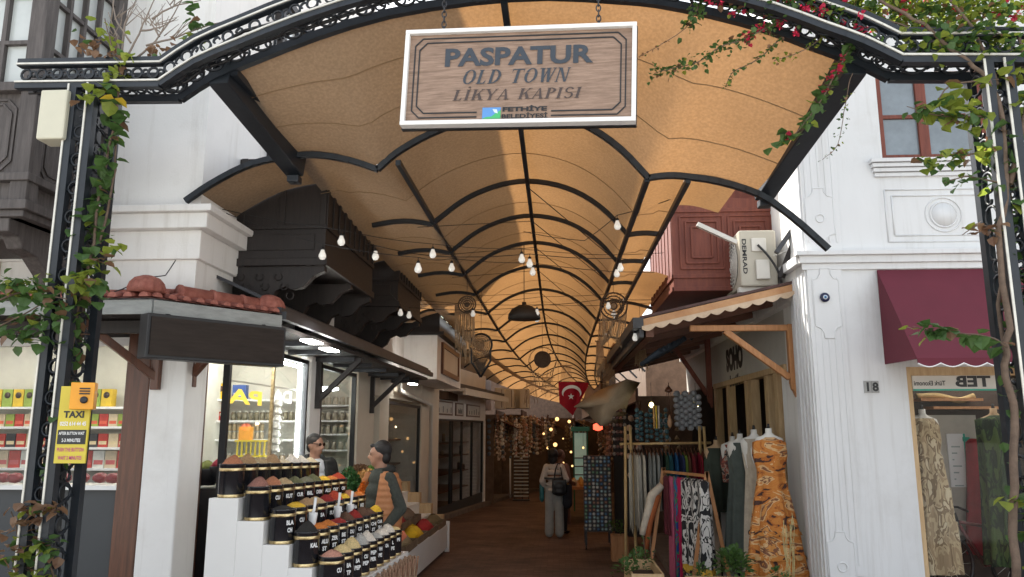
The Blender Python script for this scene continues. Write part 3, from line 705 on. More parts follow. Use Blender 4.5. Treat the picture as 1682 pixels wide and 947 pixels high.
mb = MB(); mb.tube([v + Vector((0, -.005, 0)) for v in o1], .007, 5); mb.build('piping', M['white'], AW)
# red balcony above
rbp = at(1107, 478, X=1.45); ry0 = rbp.y; rz0 = rbp.z; rb1 = at(1071, 512, X=1.45)
mb = MB(); mb.bx(1.45, RX, ry0, rb1.y, rz0, rz0 + 1.18)
for zz in (rz0, rz0 + .16, rz0 + 1.0): mb.bx(1.43, RX, ry0 - .02, ry0, zz, zz + .05); mb.bx(1.43, 1.45, ry0 - .02, rb1.y, zz, zz + .05)
for k in range(2):
    x0, x1 = 1.55 + k * .6, 2.08 + k * .6
    for s_ in (0, .07, .14): 
        z0, z1 = rz0 + .28 + s_, rz0 + .95 - s_
        P = [(x0 + s_, z0), (x1 - s_, z0), (x1 - s_, z1), (x0 + s_, z1)]
        for i in range(4): mb.beam((P[i][0], ry0 - .008 - s_ * .03, P[i][1]), (P[(i + 1) % 4][0], ry0 - .008 - s_ * .03, P[(i + 1) % 4][1]), .022, .022)
for k in range(8): y = lerp(ry0 + .05, rb1.y - .05, k / 7); mb.bx(1.44, 1.45, y - .03, y + .03, rz0 + .21, rz0 + 1.0)
rb_ = mb.build('balcony', M['redwood'], RB, bevel=.004)
mb = MB(); zu = rz0 + 1.18; mb.bx(2.0, RX, ry0 + .35, rb1.y, zu, zu + .25)
for x in (2.0, 2.34, RX - .08): mb.bx(x, x + .08, ry0 + .33, ry0 + .43, zu + .25, zu + 1.5)
mb.bx(2.0, RX, ry0 + .33, ry0 + .44, zu + .25, zu + .34); mb.bx(2.0, RX, ry0 + .33, ry0 + .44, zu + 1.0, zu + 1.08)
mb.build('upper_frame', M['redwood'], rb_)
mb = MB(); mb.bx(2.08, RX - .08, ry0 + .38, ry0 + .39, zu + .34, zu + 1.5); mb.build('pane', M['pane_grey'], rb_)
# street side of the right house: shop opening under timber awning
mb = MB(); mb.bx(RX + .1, RX + .2, 9.5, 16.8, 2.68, 3.38)
mb.build('sign_panel', mat('white_sign_panel', (.50, .48, .44), .7, var=.05), RB)
mb = MB(); mb.bx(RX + .06, RX + .2, 9.5, 13.8, 2.60, 2.68)
for y in (9.9, 10.35, 11.2, 11.45, 12.7, 13.7): mb.bx(RX + .08, RX + .2, y, y + .16, -.1, 2.60)
mb.build('shop_frame', M['palewood'], RB, bevel=.005)
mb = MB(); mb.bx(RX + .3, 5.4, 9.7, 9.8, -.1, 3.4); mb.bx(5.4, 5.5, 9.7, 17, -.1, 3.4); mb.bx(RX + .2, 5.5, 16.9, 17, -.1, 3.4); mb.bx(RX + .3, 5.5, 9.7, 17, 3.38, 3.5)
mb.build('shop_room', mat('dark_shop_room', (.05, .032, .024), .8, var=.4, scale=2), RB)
mb = MB()
put = [(3.0, 'SOHO', 3.13, .24), ]
c = at(1205, 588, X=RX + .09); put_text(mb, 'SOHO', (RX + .097, c.y, c.z + .0), (0, -1, 0), (0, 0, 1), .38, width=1.15, bold=.07)
put_text(mb, 'butik', (RX + .097, c.y, c.z - .34), (0, -1, 0), (0, 0, 1), .18, width=.75, bold=.06, shear=.25)
mb.build('lettering', M['black'], RB)

# timber awning on the right
ag = at(1056, 528, Y=8.75); X0 = ag.x; zA = ag.z; zB = at(1318, 470, Y=8.75).z; YA0, YA1 = 8.75, 17.0
TA = root('timber_awning', (1.9, 11, zA), 'lean-to timber awning with scalloped orange edge board above the clothes shop', 'awning')
mb = MB()
for i in range(12):
    a0, a1 = i / 12, (i + 1) / 12
    x0, x1 = lerp(X0, RX, a0), lerp(X0, RX, a1); z0, z1 = lerp(zA, zB, a0), lerp(zA, zB, a1)
    mb.extr([Vector((x0 + .006, YA0, z0)), Vector((x1, YA0, z1)), Vector((x1, YA1, z1)), Vector((x0 + .006, YA1, z0))], (0, 0, .025))
mb.build('roof_board', mat('red_brown_boards', (.07, .022, .016), .7, var=.3, scale=5, stretch=(1, .3, 1)), TA)
mb = MB(); mb.extr([Vector((X0 - .03, YA0 - .05, zA + .028)), Vector((RX, YA0 - .05, zB + .028)), Vector((RX, YA1, zB + .028)), Vector((X0 - .03, YA1, zA + .028))], (0, 0, .03)); mb.build('roof_sheet', mat('rusty_roof_sheet', (.08, .04, .035), .7, var=.3, scale=6), TA)
mb = MB(); board(mb, (X0 - .02, YA0 - .03, zA + .02), (RX, YA0 - .03, zB + .02), .10, .025); mb.build('verge_board', mat('bleached_orange_board', (.40, .19, .08), .7, scale=4, bump=.2, col2=(.56, .33, .17)), TA)
mb = MB(); scallop(mb, (X0 - .02, YA0 - .045, zA - .06), (RX, YA0 - .045, zB - .06), 11, .035, .035, th=.018); mb.build('scalloped_board', mat('bleached_scallop_board', (.46, .33, .22), .75, scale=4, bump=.2, col2=(.66, .52, .38)), TA)
mb = MB(); mb.beam((X0 - .06, YA0 - .06, zA - .02), (X0 - .06, YA1, zA - .02), .12, .12); mb.beam((X0 - .02, YA0, zA - .1), (X0 - .02, YA1, zA - .1), .05, .16); mb.build('gutter', M['darkmetal'], TA)
mb = MB()
for y in (9.6, 10.6, 11.6, 12.6, 13.6, 14.6, 15.6, 16.6): mb.beam((X0 + .03, y, zA - .05), (RX, y, zB - .05), .07, .09)
mb.beam((X0 + .08, YA0 + .05, zA - .12), (X0 + .08, YA1, zA - .12), .09, .1)
mb.build('rafter', mat('brown_rafter', (.14, .055, .03), .6, var=.3, scale=4), TA)
for y_, m_ in ((9.0, 'orangewood'), (13.3, 'redwood')):
    a = at(1313, 650, Y=y_); xf = RX + .02 if y_ < 10 else RX - .1
    mb = MB(); zt_ = at(1313, 538, Y=y_).z; z0 = at(1310, 652, Y=9.0).z; 
    mb.beam((xf, y_, z0 + .15), (xf, y_, zt_ + .04), .085, .085); mb.extr([Vector((xf - .04, y_ - .04, z0 + .15)), Vector((xf + .04, y_ - .04, z0 + .15)), Vector((xf + .04, y_ - .04, z0)), Vector((xf + .015, y_ - .04, z0)), Vector((xf - .01, y_ - .04, z0 + .07)), Vector((xf - .03, y_ - .04, z0 + .09))], (0, .08, 0))
    mb.beam((xf - .045, y_, zt_), (xf - 1.15, y_, zt_), .075, .07); mb.beam((xf - .04, y_, z0 + .22), (xf - .75, y_, zt_ - .03), .07, .07)
    mb.build('bracket', M[m_], TA, bevel=.006)
# ================================================================== CANOPY
def bend(y): return .0022 * max(0, y - 16) ** 2 * .9
RIB1 = 6.0
def xz(px, py): v = at(px, py, Y=RIB1); return (v.x, v.z)
pL = [xz(*p) for p in ((305, 330), (345, 303), (400, 274), (450, 260), (500, 254))]
pM = [xz(*p) for p in ((480, 256), (500, 254), (530, 255), (575, 263), (620, 278))]
pC = [xz(*p) for p in ((620, 278), (650, 252), (690, 228), (735, 208), (790, 190), (853, 181), (915, 189), (970, 210), (1020, 245), (1065, 292))]
pR = [xz(*p) for p in ((1065, 292), (1085, 289), (1108, 288), (1130, 290))]
pRo = [xz(*p) for p in ((1130, 290), (1180, 298), (1245, 318), (1300, 355), (1360, 408))]
pM2 = [xz(*p) for p in ((480, 287), (525, 275), (570, 267), (610, 266), (650, 272))]
pC2 = [xz(*p) for p in ((650, 272), (678, 250), (712, 225), (750, 205), (800, 188))] + pC[5:]
main = pM + pC[1:] + pR[1:]
RIBS = [6.0, 7.85, 9.2, 10.6, 12.2, 14.3, 16.8, 19.0, 21.4, 24, 26.8, 29.6, 32.5, 35.7, 39.5, 43.2, 47, 52, 57, 62.7]
CN = root('street_canopy', (0, 6.0, 0), 'long arched street canopy of orange fabric stretched over dark curved ribs', 'canopy')
GN = Vector((.085, 1, 0)).normalized()      # the gate stands slightly turned
def gp(px, py, off=0): return at(px, py, P=Vector((0, 4.5, 0)) + GN * off, N=GN)
GB = .24
garc_px = [(345, 130), (420, 98), (520, 58), (640, 22), (777, 0), (900, -8), (1016, -2), (1080, 4), (1170, 22), (1260, 46), (1340, 76), (1412, 105)]
garc = smoothpath([gp(x, y, GB) for x, y in garc_px], 3)
mb = MB(); mb.smooth = True
def sheet(mb, rows):
    n = len(rows[0]); b = len(mb.v)
    for r_ in rows: mb.v += [Vector(p) for p in r_]
    for i in range(len(rows) - 1):
        for j in range(n - 1): a = b + i * n + j; mb.face((a, a + 1, a + n + 1, a + n))
def refine(pr, n=3): return [(v.x, v.y) for v in smoothpath([Vector((a, b, 0)) for a, b in pr], n)]
mainr = refine(pM, 2)[:-1] + refine(pC, 3)[:-1] + refine(pR, 2)
mainr2 = refine(pM2, 2)[:-1] + refine(pC2, 3)[:-1] + refine(pR, 2)
def prof_at(y):
    t = min(1, max(0, (y - RIBS[0]) / (RIBS[1] - RIBS[0]))); return [(lerp(a[0], b[0], t), lerp(a[1], b[1], t)) for a, b in zip(mainr, mainr2)]
rows = []
rows_Y = []
for i in range(len(RIBS) - 1):
    for k in range(4): rows_Y.append((lerp(RIBS[i], RIBS[i + 1], k / 4), k / 4))
rows_Y.append((RIBS[-1], 0))
for y, k in rows_Y:
    sag = .05 * math.sin(math.pi * k)
    rows.append([(x + bend(y), y + rnd.uniform(-.02, .02), z + .035 + rnd.uniform(-.006, .006) - sag * (1 if 2 < j < len(mainr) - 3 else .3)) for j, (x, z) in enumerate(prof_at(y))])
sheet(mb, rows)
def outer(mb, prof, Y0, Y1, n=4):
    pr = refine(prof, 3); sheet(mb, [[(x + bend(lerp(Y0, Y1, i / n)), lerp(Y0, Y1, i / n), z + .03) for x, z in pr] for i in range(n + 1)])
outer(mb, pL, RIB1, zb.y - .01); outer(mb, pL, zb.y * 1.27 + .02, zb2.y - .01); outer(mb, pL, zb2.y * 1.17 + .02, 62.5, 30)
_st = [pRo[0], (pRo[0][0] + .2, pRo[0][1] - .01), (pRo[0][0] + .42, pRo[0][1] - .08)]; outer(mb, _st, RIB1, 6.9, 3); outer(mb, _st, 9.9, 60, 36); outer(mb, pRo[1:3], 18, 60, 30)
# front piece between the gate arch and the first rib
full = refine(pL[3:] + pM[2:] + pC[1:] + pR[1:] + pRo[1:3], 3)
N = 40; A = [plerp([Vector(p) for p in garc], i / N) for i in range(N + 1)]
Bp = [plerp([Vector((x, RIB1, z + .03)) for x, z in full], i / N) for i in range(N + 1)]
rows = []
for k in range(9):
    t = k / 8; rows.append([A[i].lerp(Bp[i], t) + Vector((0, 0, -.03 * math.sin(math.pi * t) + .03 * (1 - t))) for i in range(N + 1)])
sheet(mb, rows)
mb.build('fabric', M['fabric'], CN)
for i, y in enumerate(RIBS):
    mb = MB(); r = .022 if i < 4 else .02
    pr = refine(pL, 3)[:-1] + refine(pM[1:], 2)[:-1] + refine(pC, 3)[:-1] + refine(pR, 2)[:-1] + refine(pRo, 3)
    if i: pr = (refine(pL[:-1] + pM2[1:2], 3)[:-1] if i > 4 else []) + refine(pM2[1:], 2)[:-1] + refine(pC2, 3)[:-1] + (refine(pR, 2) if i < 4 else refine(pR, 2)[:-1] + refine(pRo, 3))
    P = [Vector((x + bend(y), y, z)) for x, z in pr]
    for a, b_ in zip(P[:-1], P[1:]): mb.beam(a, b_ + (b_ - a) * .04, .045, .045 if i else .05, up=(0, 1, 0))
    mb.build('rib', M['steel'], CN)
def longi(x, z, nm, y0=6.0, w=.042, y1=60):
    mb = MB(); ys = [y0] + [y for y in RIBS if y0 < y <= y1]
    for a, b_ in zip(ys[:-1], ys[1:]): mb.beam((x + bend(a), a, z), (x + bend(b_), b_, z), w, w)
    mb.build(nm, M['steel'], CN)
k1 = xz(650, 258); k2 = xz(1063, 290); rg = xz(853, 181)
longi(k1[0] + .02, k1[1] - .045, 'purlin'); longi(k2[0], k2[1] - .02, 'purlin'); longi(rg[0], rg[1] - .05, 'ridge_bar')
e = at(533, 297, Y=zb.y); longi(e.x + .03, e.z - .02, 'edge_bar', 7.1); longi(pR[-1][0], pR[-1][1] - .03, 'edge_bar', 6.0)
mb = MB(); mb.beam(at(828, 2, P=garc[0], N=GN), (rg[0], 6.0, rg[1] - .05), .045, .045); mb.build('ridge_bar', M['steel'], CN)
mb = MB(); mb.beam(gp(385, 118, GB), (e.x + .03, 7.1, e.z - .02), .05, .05); mb.build('edge_bar', M['steel'], CN)
for a, b_ in (((362, 118), (488, 274)), ((1400, 100), (1252, 312))):
    mb = MB(); P = gp(*a, GB); Q = at(*b_, Y=6.15); mb.beam(P, Q, .15, .2)
    mb.bx(Q.x - .05, Q.x + .05, Q.y - .1, Q.y, Q.z - .16, Q.z - .1)
    mb.build('box_beam', M['steel'], CN, bevel=.008)
# stitched seams across the bays
M['seam'] = mat('seam_tape', (.24, .16, .09), .9)
for i in range(0, 7):
    for f in (.5,):
        y = lerp(RIBS[i], RIBS[i + 1], f); P = [(x + bend(y), y + .25 * (x + .3) * .3, z - .03 - (0 if 2 < j < len(mainr) - 3 else -.03)) for j, (x, z) in enumerate(prof_at(y))]
        mb = MB(); mb.tube(P, .0035, 4); mb.build('seam', M['seam'], CN)
for f in (.33, .68):
    mb = MB(); mb.tube([A[i].lerp(Bp[min(N, i)], f + .1 * (i / N - .5)) + Vector((0, 0, -.03 * math.sin(math.pi * f) + .03 * (1 - f) - .006)) for i in range(N + 1)], .004, 4); mb.build('seam', M['seam'], CN)
# thin cables under the fabric
for i in range(1, 9):
    mb = MB(); y = RIBS[i]; y2 = RIBS[i + 1]
    mb.tube([(pM[-1][0] + bend(y), y, pM[-1][1]), (rg[0] + bend(y2), y2, rg[1] - .07)], .005, 4); mb.build('tension_cable', M['black'], CN); mb = MB(); mb.tube([(rg[0] + bend(y), y, rg[1] - .07), (pC[-1][0] + bend(y2), y2, pC[-1][1])], .005, 4); mb.build('tension_cable', M['black'], CN)

# ================================================================== GATE
GT = root('arched_gate', (0, 4.6, 0), 'ornate dark steel entrance arch with scrollwork lattice posts and pale edge strips', 'gate')
cB_px = [(162, 164), (296, 162), (350, 127), (420, 97), (520, 58), (640, 22), (777, 0), (900, -8), (1016, -2), (1080, 4), (1170, 22), (1260, 46), (1340, 76), (1400, 98), (1459, 127), (1640, 128)]
low = [gp(x, y, GB) for x, y in cB_px]
low[0] = gp(70, 164, GB)
low[-1] = low[-1] + (low[-1] - low[-2]).normalized() * .5
path = [low[0], low[1]] + smoothpath(low[1:-1], 2)[1:] + [low[-1]]
up_ = Vector((0, 0, 1)); fw = -GN * GB; HT = .165
def chord(name, off, w, h, m):
    mb = MB()
    for a, b_ in zip(path[:-1], path[1:]): mb.beam(a + off, b_ + off + (b_ - a).normalized() * .004, w, h)
    return mb.build(name, m, GT)
for nm, off in (('rail', Vector((0, 0, 0))), ('rail', fw), ('rail', fw + up_ * HT), ('rail', up_ * HT)):
    r_ = chord(nm, off, .05, .055, M['steel'])
chord('edge_strip', fw - GN * .029 + up_ * .018, .010, .012, M['trim']); chord('edge_strip', fw - GN * .029 + up_ * (HT - .014), .010, .012, M['trim'])
def scrolls(mb, a, b_, side, wdt, step, ax, seed=0):
    """chain of rings and S curls from a to b in a strip of width wdt along unit vector side"""
    L = (b_ - a).length; n = max(1, int(L / step)); d = (b_ - a) / n
    for i in range(n):
        c = a + d * (i + .5) + side * wdt * .5
        r_ = wdt * .30
        mb.ring(c, r_, .0095, 12, 4, axis=ax)
        k = 1 if (i + seed) % 2 else -1; dd = d.normalized()
        P = []
        for q in range(9):
            t = q / 8; a_ = t * 4.6; rr = wdt * .24 * (1 - t * .65)
            P.append(c + d * .5 + dd * math.cos(a_) * rr * k + side * (math.sin(a_) * rr))
        mb.tube(P, .009, 4)
mb = MB()
for i, (a, b_) in enumerate(zip(path[:-1], path[1:])):
    if (b_ - a).length < .05: continue
    scrolls(mb, a + fw + up_ * .02, b_ + fw + up_ * .02, up_, HT - .04, .12, GN, i)
    scrolls(mb, a + up_ * .02, b_ + up_ * .02, up_, HT - .04, .12, GN, i)
    sd = fw.normalized(); d_ = (b_ - a).normalized()
    scrolls(mb, a + sd * .02, b_ + sd * .02, sd, GB - .04, .2, sd.cross(d_), i + 1)
mb.build('scrollwork', M['steel'], GT)
mb = MB()
for q in range(9):
    oy, oz = rnd.uniform(.05, GB - .05), rnd.uniform(.01, .11); P = [v - GN * (oy + rnd.uniform(-.02, .02)) + up_ * (oz + rnd.uniform(-.025, .025)) for v in path]; mb.tube(P, rnd.uniform(.008, .016), 5)
mb.build('cable_bundle', M['black'], GT)
def post(xf0, xf1, ztop):
    """box lattice post: two front chords and two rear chords"""
    for k, (x, off) in enumerate(((xf0, 0), (xf1, 0), (xf0, GB), (xf1, GB))):
        y = 4.5 - .085 * x + off; x += off * .1; mb = MB(); mb.bx(x - .027, x + .027, y - .027, y + .027, -.05, ztop); mb.build('upright', M['steel'], GT)
        if off == 0: mb = MB(); mb.bx(x - .033, x - .02, y - .034, y - .027, -.05, ztop); mb.build('edge_strip', M['trim'], GT)
    mb = MB(); zz = 0
    while zz < ztop - .15:
        y = 4.5 - .085 * xf0
        scrolls(mb, Vector((xf0, y, zz)), Vector((xf0, y, zz + .2)), Vector((1, 0, 0)), xf1 - xf0, .2, (0, 1, 0), int(zz * 10))
        for x in (xf1, xf0):
            scrolls(mb, Vector((x, y + .02, zz)), Vector((x, y + .02, zz + .2)), Vector((0, 1, 0)), GB - .04, .2, (1, 0, 0), int(zz * 10) + 1)
        mb.beam((xf1, y, zz), (xf1, y + GB, zz + .1), .012, .012); mb.beam((xf1, y + GB, zz + .1), (xf1, y, zz + .2), .012, .012)
        zz += .2
    mb.build('scrollwork', M['steel'], GT)
zl = gp(120, 140).z; zrr = gp(1620, 100).z
xa = at(104, 320, P=Vector((0, 4.5, 0)), N=GN).x; xb = at(131, 320, P=Vector((0, 4.5, 0)), N=GN).x
post(xa, xb + .02, zl)
mb = MB()
for q in range(6):
    x0 = lerp(xa, xb, rnd.random()); mb.tube([(x0 + rnd.uniform(-.03, .03), 4.82 + rnd.uniform(.0, .14), zz * .35) for zz in range(12)], rnd.uniform(.007, .013), 5)
mb.build('cable_bundle', M['black'], GT)
xc_ = at(1646, 320, P=Vector((0, 4.5, 0)), N=GN).x; xd = at(1680, 320, P=Vector((0, 4.5, 0)), N=GN).x
post(xc_, xd, zrr)
# cream junction box on the left post
c0 = gp(72, 150, -.05); c1 = gp(106, 228, -.05)
JB = root('junction_box', ((c0.x + c1.x) / 2, c0.y, c1.z), 'cream rectangular junction box under the left end of the gate arch', 'box')
mb = MB(); mb.bx(c0.x, c1.x - .005, c0.y - .03, c0.y + .13, c1.z, c0.z); mb.build('cover', mat('cream_plastic', (.55, .53, .42), .5, var=.06), JB, bevel=.012)
mb = MB(); mb.bx(c1.x - .02, c1.x + .03, c0.y + .02, c0.y + .16, c1.z + .02, c0.z - .02); mb.build('back_plate', M['steel'], JB)
# TAXI sign
t0 = gp(101, 634, -.06); t1 = gp(150, 761, -.06)
TX = root('taxi_sign', ((t0.x + t1.x) / 2, t0.y, t1.z), 'yellow taxi call sign fixed to the left gate post', 'sign')
xl, xr, zt3, zb3, yy = t0.x, gp(149, 634, -.06).x, t0.z, t1.z, t0.y
M['yellow'] = plain('yellow_enamel', (.62, .50, .05), .5)
mb = MB(); mb.bx(xl, xr, yy, yy + .012, zb3, zt3); mb.build('plate', M['yellow'], TX)
H = zt3 - zb3; W = xr - xl; cx = (xl + xr) / 2
mb = MB(); mb.bx(xl + .01, xr - .01, yy - .003, yy, zb3 + H * .245, zb3 + H * .43); mb.build('band', M['black'], TX)
mb = MB(); RT, UP = (1, 0, 0), (0, 0, 1)
put_text(mb, 'TAXI', (cx, yy, zb3 + H * .63), RT, UP, H * .09, W * .66, bold=.04); mb.build('lettering', M['black'], TX)
mb = MB(); put_text(mb, '0252 614 44 45', (cx, yy, zb3 + H * .51), RT, UP, H * .055, W * .84, bold=.03)
put_text(mb, 'AFTER BUTTON WAIT', (cx, yy - .003, zb3 + H * .385), RT, UP, H * .04, W * .82, bold=.02); put_text(mb, '2-3 MINUTES', (cx, yy - .003, zb3 + H * .295), RT, UP, H * .045, W * .6, bold=.02)
mb.build('lettering', M['white'], TX)
mb = MB(); put_text(mb, 'PUSH THE BUTTON', (cx, yy, zb3 + H * .175), RT, UP, H * .05, W * .84, bold=.02); put_text(mb, 'WAIT 2 MINUTES', (cx, yy, zb3 + H * .07), RT, UP, H * .05, W * .76, bold=.02)
mb.build('lettering', plain('magenta_print', (.50, .06, .20), .5), TX)
TB = root('call_box', (cx + .03, yy - .04, zt3 - .14), 'small orange and yellow taxi call button box on top of the yellow sign', 'button box')
mb = MB(); b0 = gp(118, 628, -.12); b1 = gp(146, 672, -.12)
mb.box(((b0.x + b1.x) / 2, b0.y + .03, (b0.z + b1.z) / 2), (b1.x - b0.x, .09, b0.z - b1.z), rz=.35); mb.build('case', plain('orange_plastic', (.80, .34, .02), .4), TB, bevel=.004)
mb = MB(); cc = Vector(((b0.x + b1.x) / 2 + .015, b0.y + .03, (b0.z + b1.z) / 2)); nn = Matrix.Rotation(.35, 3, 'Z') @ Vector((0, -1, 0)); rr = Matrix.Rotation(.35, 3, 'Z') @ Vector((1, 0, 0))
cf = cc + nn * .047
mb.lathe(cf + Vector((0, 0, -.025)), [(.022, 0), (.022, .006), (.012, .008)], 14, axis=nn)
for k in range(3): mb.box(cf + Vector((0, 0, .045 - k * .016)), (.06, .002, .008), rz=.35)
mb.build('button', M['black'], TB)

# ================================================================== hanging town sign
sA = gp(665, 52, -.02); sB = gp(1043, 38, -.02); sC = gp(1046, 200, -.02); sD = gp(663, 207, -.02)
rt = (sB - sA); rt.z = 0; Wd = rt.length; rt.normalize(); zT = (sA.z + sB.z) / 2; zBt = (sC.z + sD.z) / 2; Hs = zT - zBt
cs = (sA + sB) / 2; cs.z = (zT + zBt) / 2; nf = rt.cross(Vector((0, 0, 1)))
# the board tilts a little, right end higher
tilt = math.atan2(sB.z - sA.z, Wd) ; rt3 = (rt + Vector((0, 0, math.tan(tilt)))).normalized(); up3 = nf.cross(rt3) * -1
up3 = rt3.cross(nf) * -1 if (rt3.cross(nf) * -1).z > 0 else rt3.cross(nf)
SGN = root('town_sign', cs - up3 * Hs / 2, 'wooden town name sign with white frame hanging by chains from the gate arch', 'sign')
Mx = Matrix((rt3, -nf, up3)).transposed()
def sp(u, v, d=0): return cs + rt3 * u + up3 * v + nf * d
M['signwood'] = mat('sign_planks', (.17, .105, .07), .55, scale=5, bump=.25, stretch=(1.2, 1.2, 14), col2=(.36, .245, .18), detail=8)
mb = MB(); mb.box(cs - nf * .02, (Wd - .05, .03, Hs - .05), M=Mx); mb.build('board', M['signwood'], SGN)
mb = MB(); t = .028
for v in (-1, 1): mb.box(sp(0, v * (Hs / 2 - t / 2)) - nf * .01, (Wd, .07, t), M=Mx); mb.box(sp(v * (Wd / 2 - t / 2), 0) - nf * .01, (t, .068, Hs - 2 * t), M=Mx)
mb.build('frame', M['white'], SGN, bevel=.004)
mb = MB(); mb.box(sp(0, 0) - nf * .06, (Wd + .012, .035, Hs + .012), M=Mx); mb.build('backing', M['black'], SGN)
mb = MB()
for ins, gap in ((.055, 1), (.085, 1)):
    w2, h2 = Wd / 2 - ins - .01, Hs / 2 - ins; c_ = .035
    P = [(-.25, -h2), (-w2 + c_ * 1.4, -h2), (-w2 + c_, -h2 + c_ * .4), (-w2 + c_ * .4, -h2 + c_), (-w2, -h2 + c_ * 1.4), (-w2, h2 - c_ * 1.4), (-w2 + c_ * .4, h2 - c_), (-w2 + c_, h2 - c_ * .4), (-w2 + c_ * 1.4, h2),
         (w2 - c_ * 1.4, h2), (w2 - c_, h2 - c_ * .4), (w2 - c_ * .4, h2 - c_), (w2, h2 - c_ * 1.4), (w2, -h2 + c_ * 1.4), (w2 - c_ * .4, -h2 + c_), (w2 - c_, -h2 + c_ * .4), (w2 - c_ * 1.4, -h2), (.22, -h2)]
    for a, b_ in zip(P[:-1], P[1:]): mb.beam(sp(*a, -.003), sp(*b_, -.003), .006, .008)
mb.build('border_line', M['black'], SGN)
# serif lettering drawn stroke by stroke
class Glyph:
    def __init__(s, mb, x, y, h, shear, k=1): s.mb = mb; s.x = x; s.y = y; s.h = h; s.sh = shear; s.k = k; s.n = 0
    def P(s, pts):
        s.n += 1; d = .0006 * (s.n % 12) + .0035
        s.mb.add([sp(s.x + (p[0] * s.k + (p[1] - .5) * s.sh) * s.h, s.y + (p[1] - .5) * s.h, d - .005) for p in pts], [tuple(range(len(pts)))])
    def bar(s, x0, x1, y0, y1): s.P([(x0, y0), (x1, y0), (x1, y1), (x0, y1)])
    def serif(s, x0, x1, y, u=1): s.bar(x0 - .07, x1 + .07, min(y, y + .05 * u), max(y, y + .05 * u))
    def stem(s, x0, x1, a=1, b_=1):
        s.bar(x0, x1, 0, 1)
        if a: s.serif(x0, x1, 0, 1)
        if b_: s.serif(x0, x1, 1, -1)
    def diag(s, xa, xb, w, y0=0, y1=1): s.P([(xa, y0), (xa + w, y0), (xb + w, y1), (xb, y1)])
    def arc(s, cx, cy, rx, ry, ix, iy, a0, a1, n=14):
        for i in range(n):
            t0 = a0 + (a1 - a0) * i / n; t1 = a0 + (a1 - a0) * (i + 1) / n
            s.P([(cx + rx * math.cos(t0), cy + ry * math.sin(t0)), (cx + rx * math.cos(t1), cy + ry * math.sin(t1)), (cx + ix * math.cos(t1), cy + iy * math.sin(t1)), (cx + ix * math.cos(t0), cy + iy * math.sin(t0))])
PI = math.pi
def gl(G, ch, T=.19, t=.07):
    if ch == 'O': G.arc(.42, .5, .42, .52, .42 - T, .46, 0, 2 * PI, 26); return .84
    if ch == 'L': G.stem(.1, .1 + T); G.bar(.1, .62, 0, t); G.P([(.52, t), (.62, 0), (.65, .28)]); return .68
    if ch == 'D': G.stem(.1, .1 + T); G.arc(.3, .5, .52, .5, .52 - T, .5 - t, -PI / 2, PI / 2, 16); return .84
    if ch == 'T': G.bar(.3, .3 + T, 0, 1); G.serif(.3, .3 + T, 0); G.bar(.0, .8, 1 - t, 1); G.P([(0, 1), (0, .72), (.06, .94)]); G.P([(.8, 1), (.8, .72), (.74, .94)]); return .8
    if ch == 'W': G.diag(.28, .05, T); G.diag(.28, .5, t); G.diag(.66, .44, T); G.diag(.72, .95, t); G.bar(-.03, .32, .95, 1); G.bar(.38, .72, .95, 1); G.bar(.84, 1.08, .95, 1); return 1.05
    if ch == 'N': G.bar(.1, .1 + t, 0, 1); G.serif(.1, .1 + t, 0); G.P([(.1, 1), (.1 + T, 1), (.76, 0), (.76 - T * .7, 0)]); G.bar(.7, .7 + t, 0, 1); G.serif(.7, .7 + t, 1, -1); G.bar(0, .14, .95, 1); return .84
    if ch in 'Iİ':
        G.stem(.1, .1 + T)
        if ch == 'İ': G.arc(.1 + T / 2, 1.2, .09, .09, 0, 0, 0, 2 * PI, 10)
        return .4
    if ch == 'K': G.stem(.1, .1 + T); G.P([(.28, .42), (.36, .42), (.76, .98), (.68, .98)]); G.P([(.4, .56), (.52, .72), (.86, 0), (.64, 0)]); G.bar(.6, .88, .95, 1); G.bar(.56, .94, 0, .05); return .86
    if ch == 'Y': G.bar(.33, .33 + T, 0, .45); G.serif(.33, .33 + T, 0); G.P([(.33, .45), (.52, .45), (.22, 1), (.02, 1)]); G.P([(.46, .45), (.53, .45), (.8, 1), (.73, 1)]); G.bar(-.05, .3, .95, 1); G.bar(.62, .9, .95, 1); return .82
    if ch == 'A': G.P([(.06, 0), (.13, 0), (.46, 1), (.40, 1)]); G.P([(.60, 0), (.60 + T * 1.05, 0), (.48, 1), (.38, 1)]); G.bar(.22, .62, .3, .37); G.bar(-.05, .22, 0, .05); G.bar(.52, .88, 0, .05); return .82
    if ch == 'P': G.stem(.1, .1 + T); G.arc(.32, .74, .38, .26, .38 - T, .26 - t, -PI / 2, PI / 2, 12); return .68
    if ch == 'S': G.arc(.34, .74, .3, .28, .3 - T * .75, .28 - t, PI * .12, PI * 1.5, 12); G.arc(.36, .26, .32, .28, .32 - T * .75, .28 - t, -PI * .88, PI * .5, 12); return .68
    return .35
def serif_line(mb, txt, cx, cy, h, width, shear):
    ws = []; 
    for ch in txt: ws.append(gl(Glyph(MB(), 0, 0, 1, 0), ch) if ch != ' ' else .45)
    tot = sum(ws) + .12 * (len(txt) - 1); k = width / (tot * h); x = cx - width / 2
    for ch, w_ in zip(txt, ws):
        if ch != ' ': gl(Glyph(mb, x, cy, h, shear, k), ch)
        x += (w_ + .12) * h * k
sc_ = Wd / 380.0
mb = MB(); put_text(mb, 'PASPATUR', sp(0, Hs * .205), rt3, up3, Hs * .195, 243 * sc_, bold=.035, lift=.001); mb.build('lettering', plain('slate_lettering', (.035, .045, .06), .5), SGN)
mb = MB(); serif_line(mb, 'OLD TOWN', -.015 * Wd / 2, Hs * -.005, Hs * .145, 172 * sc_, .28); mb.build('lettering', plain('slate_lettering_small', (.035, .045, .06), .5), SGN)
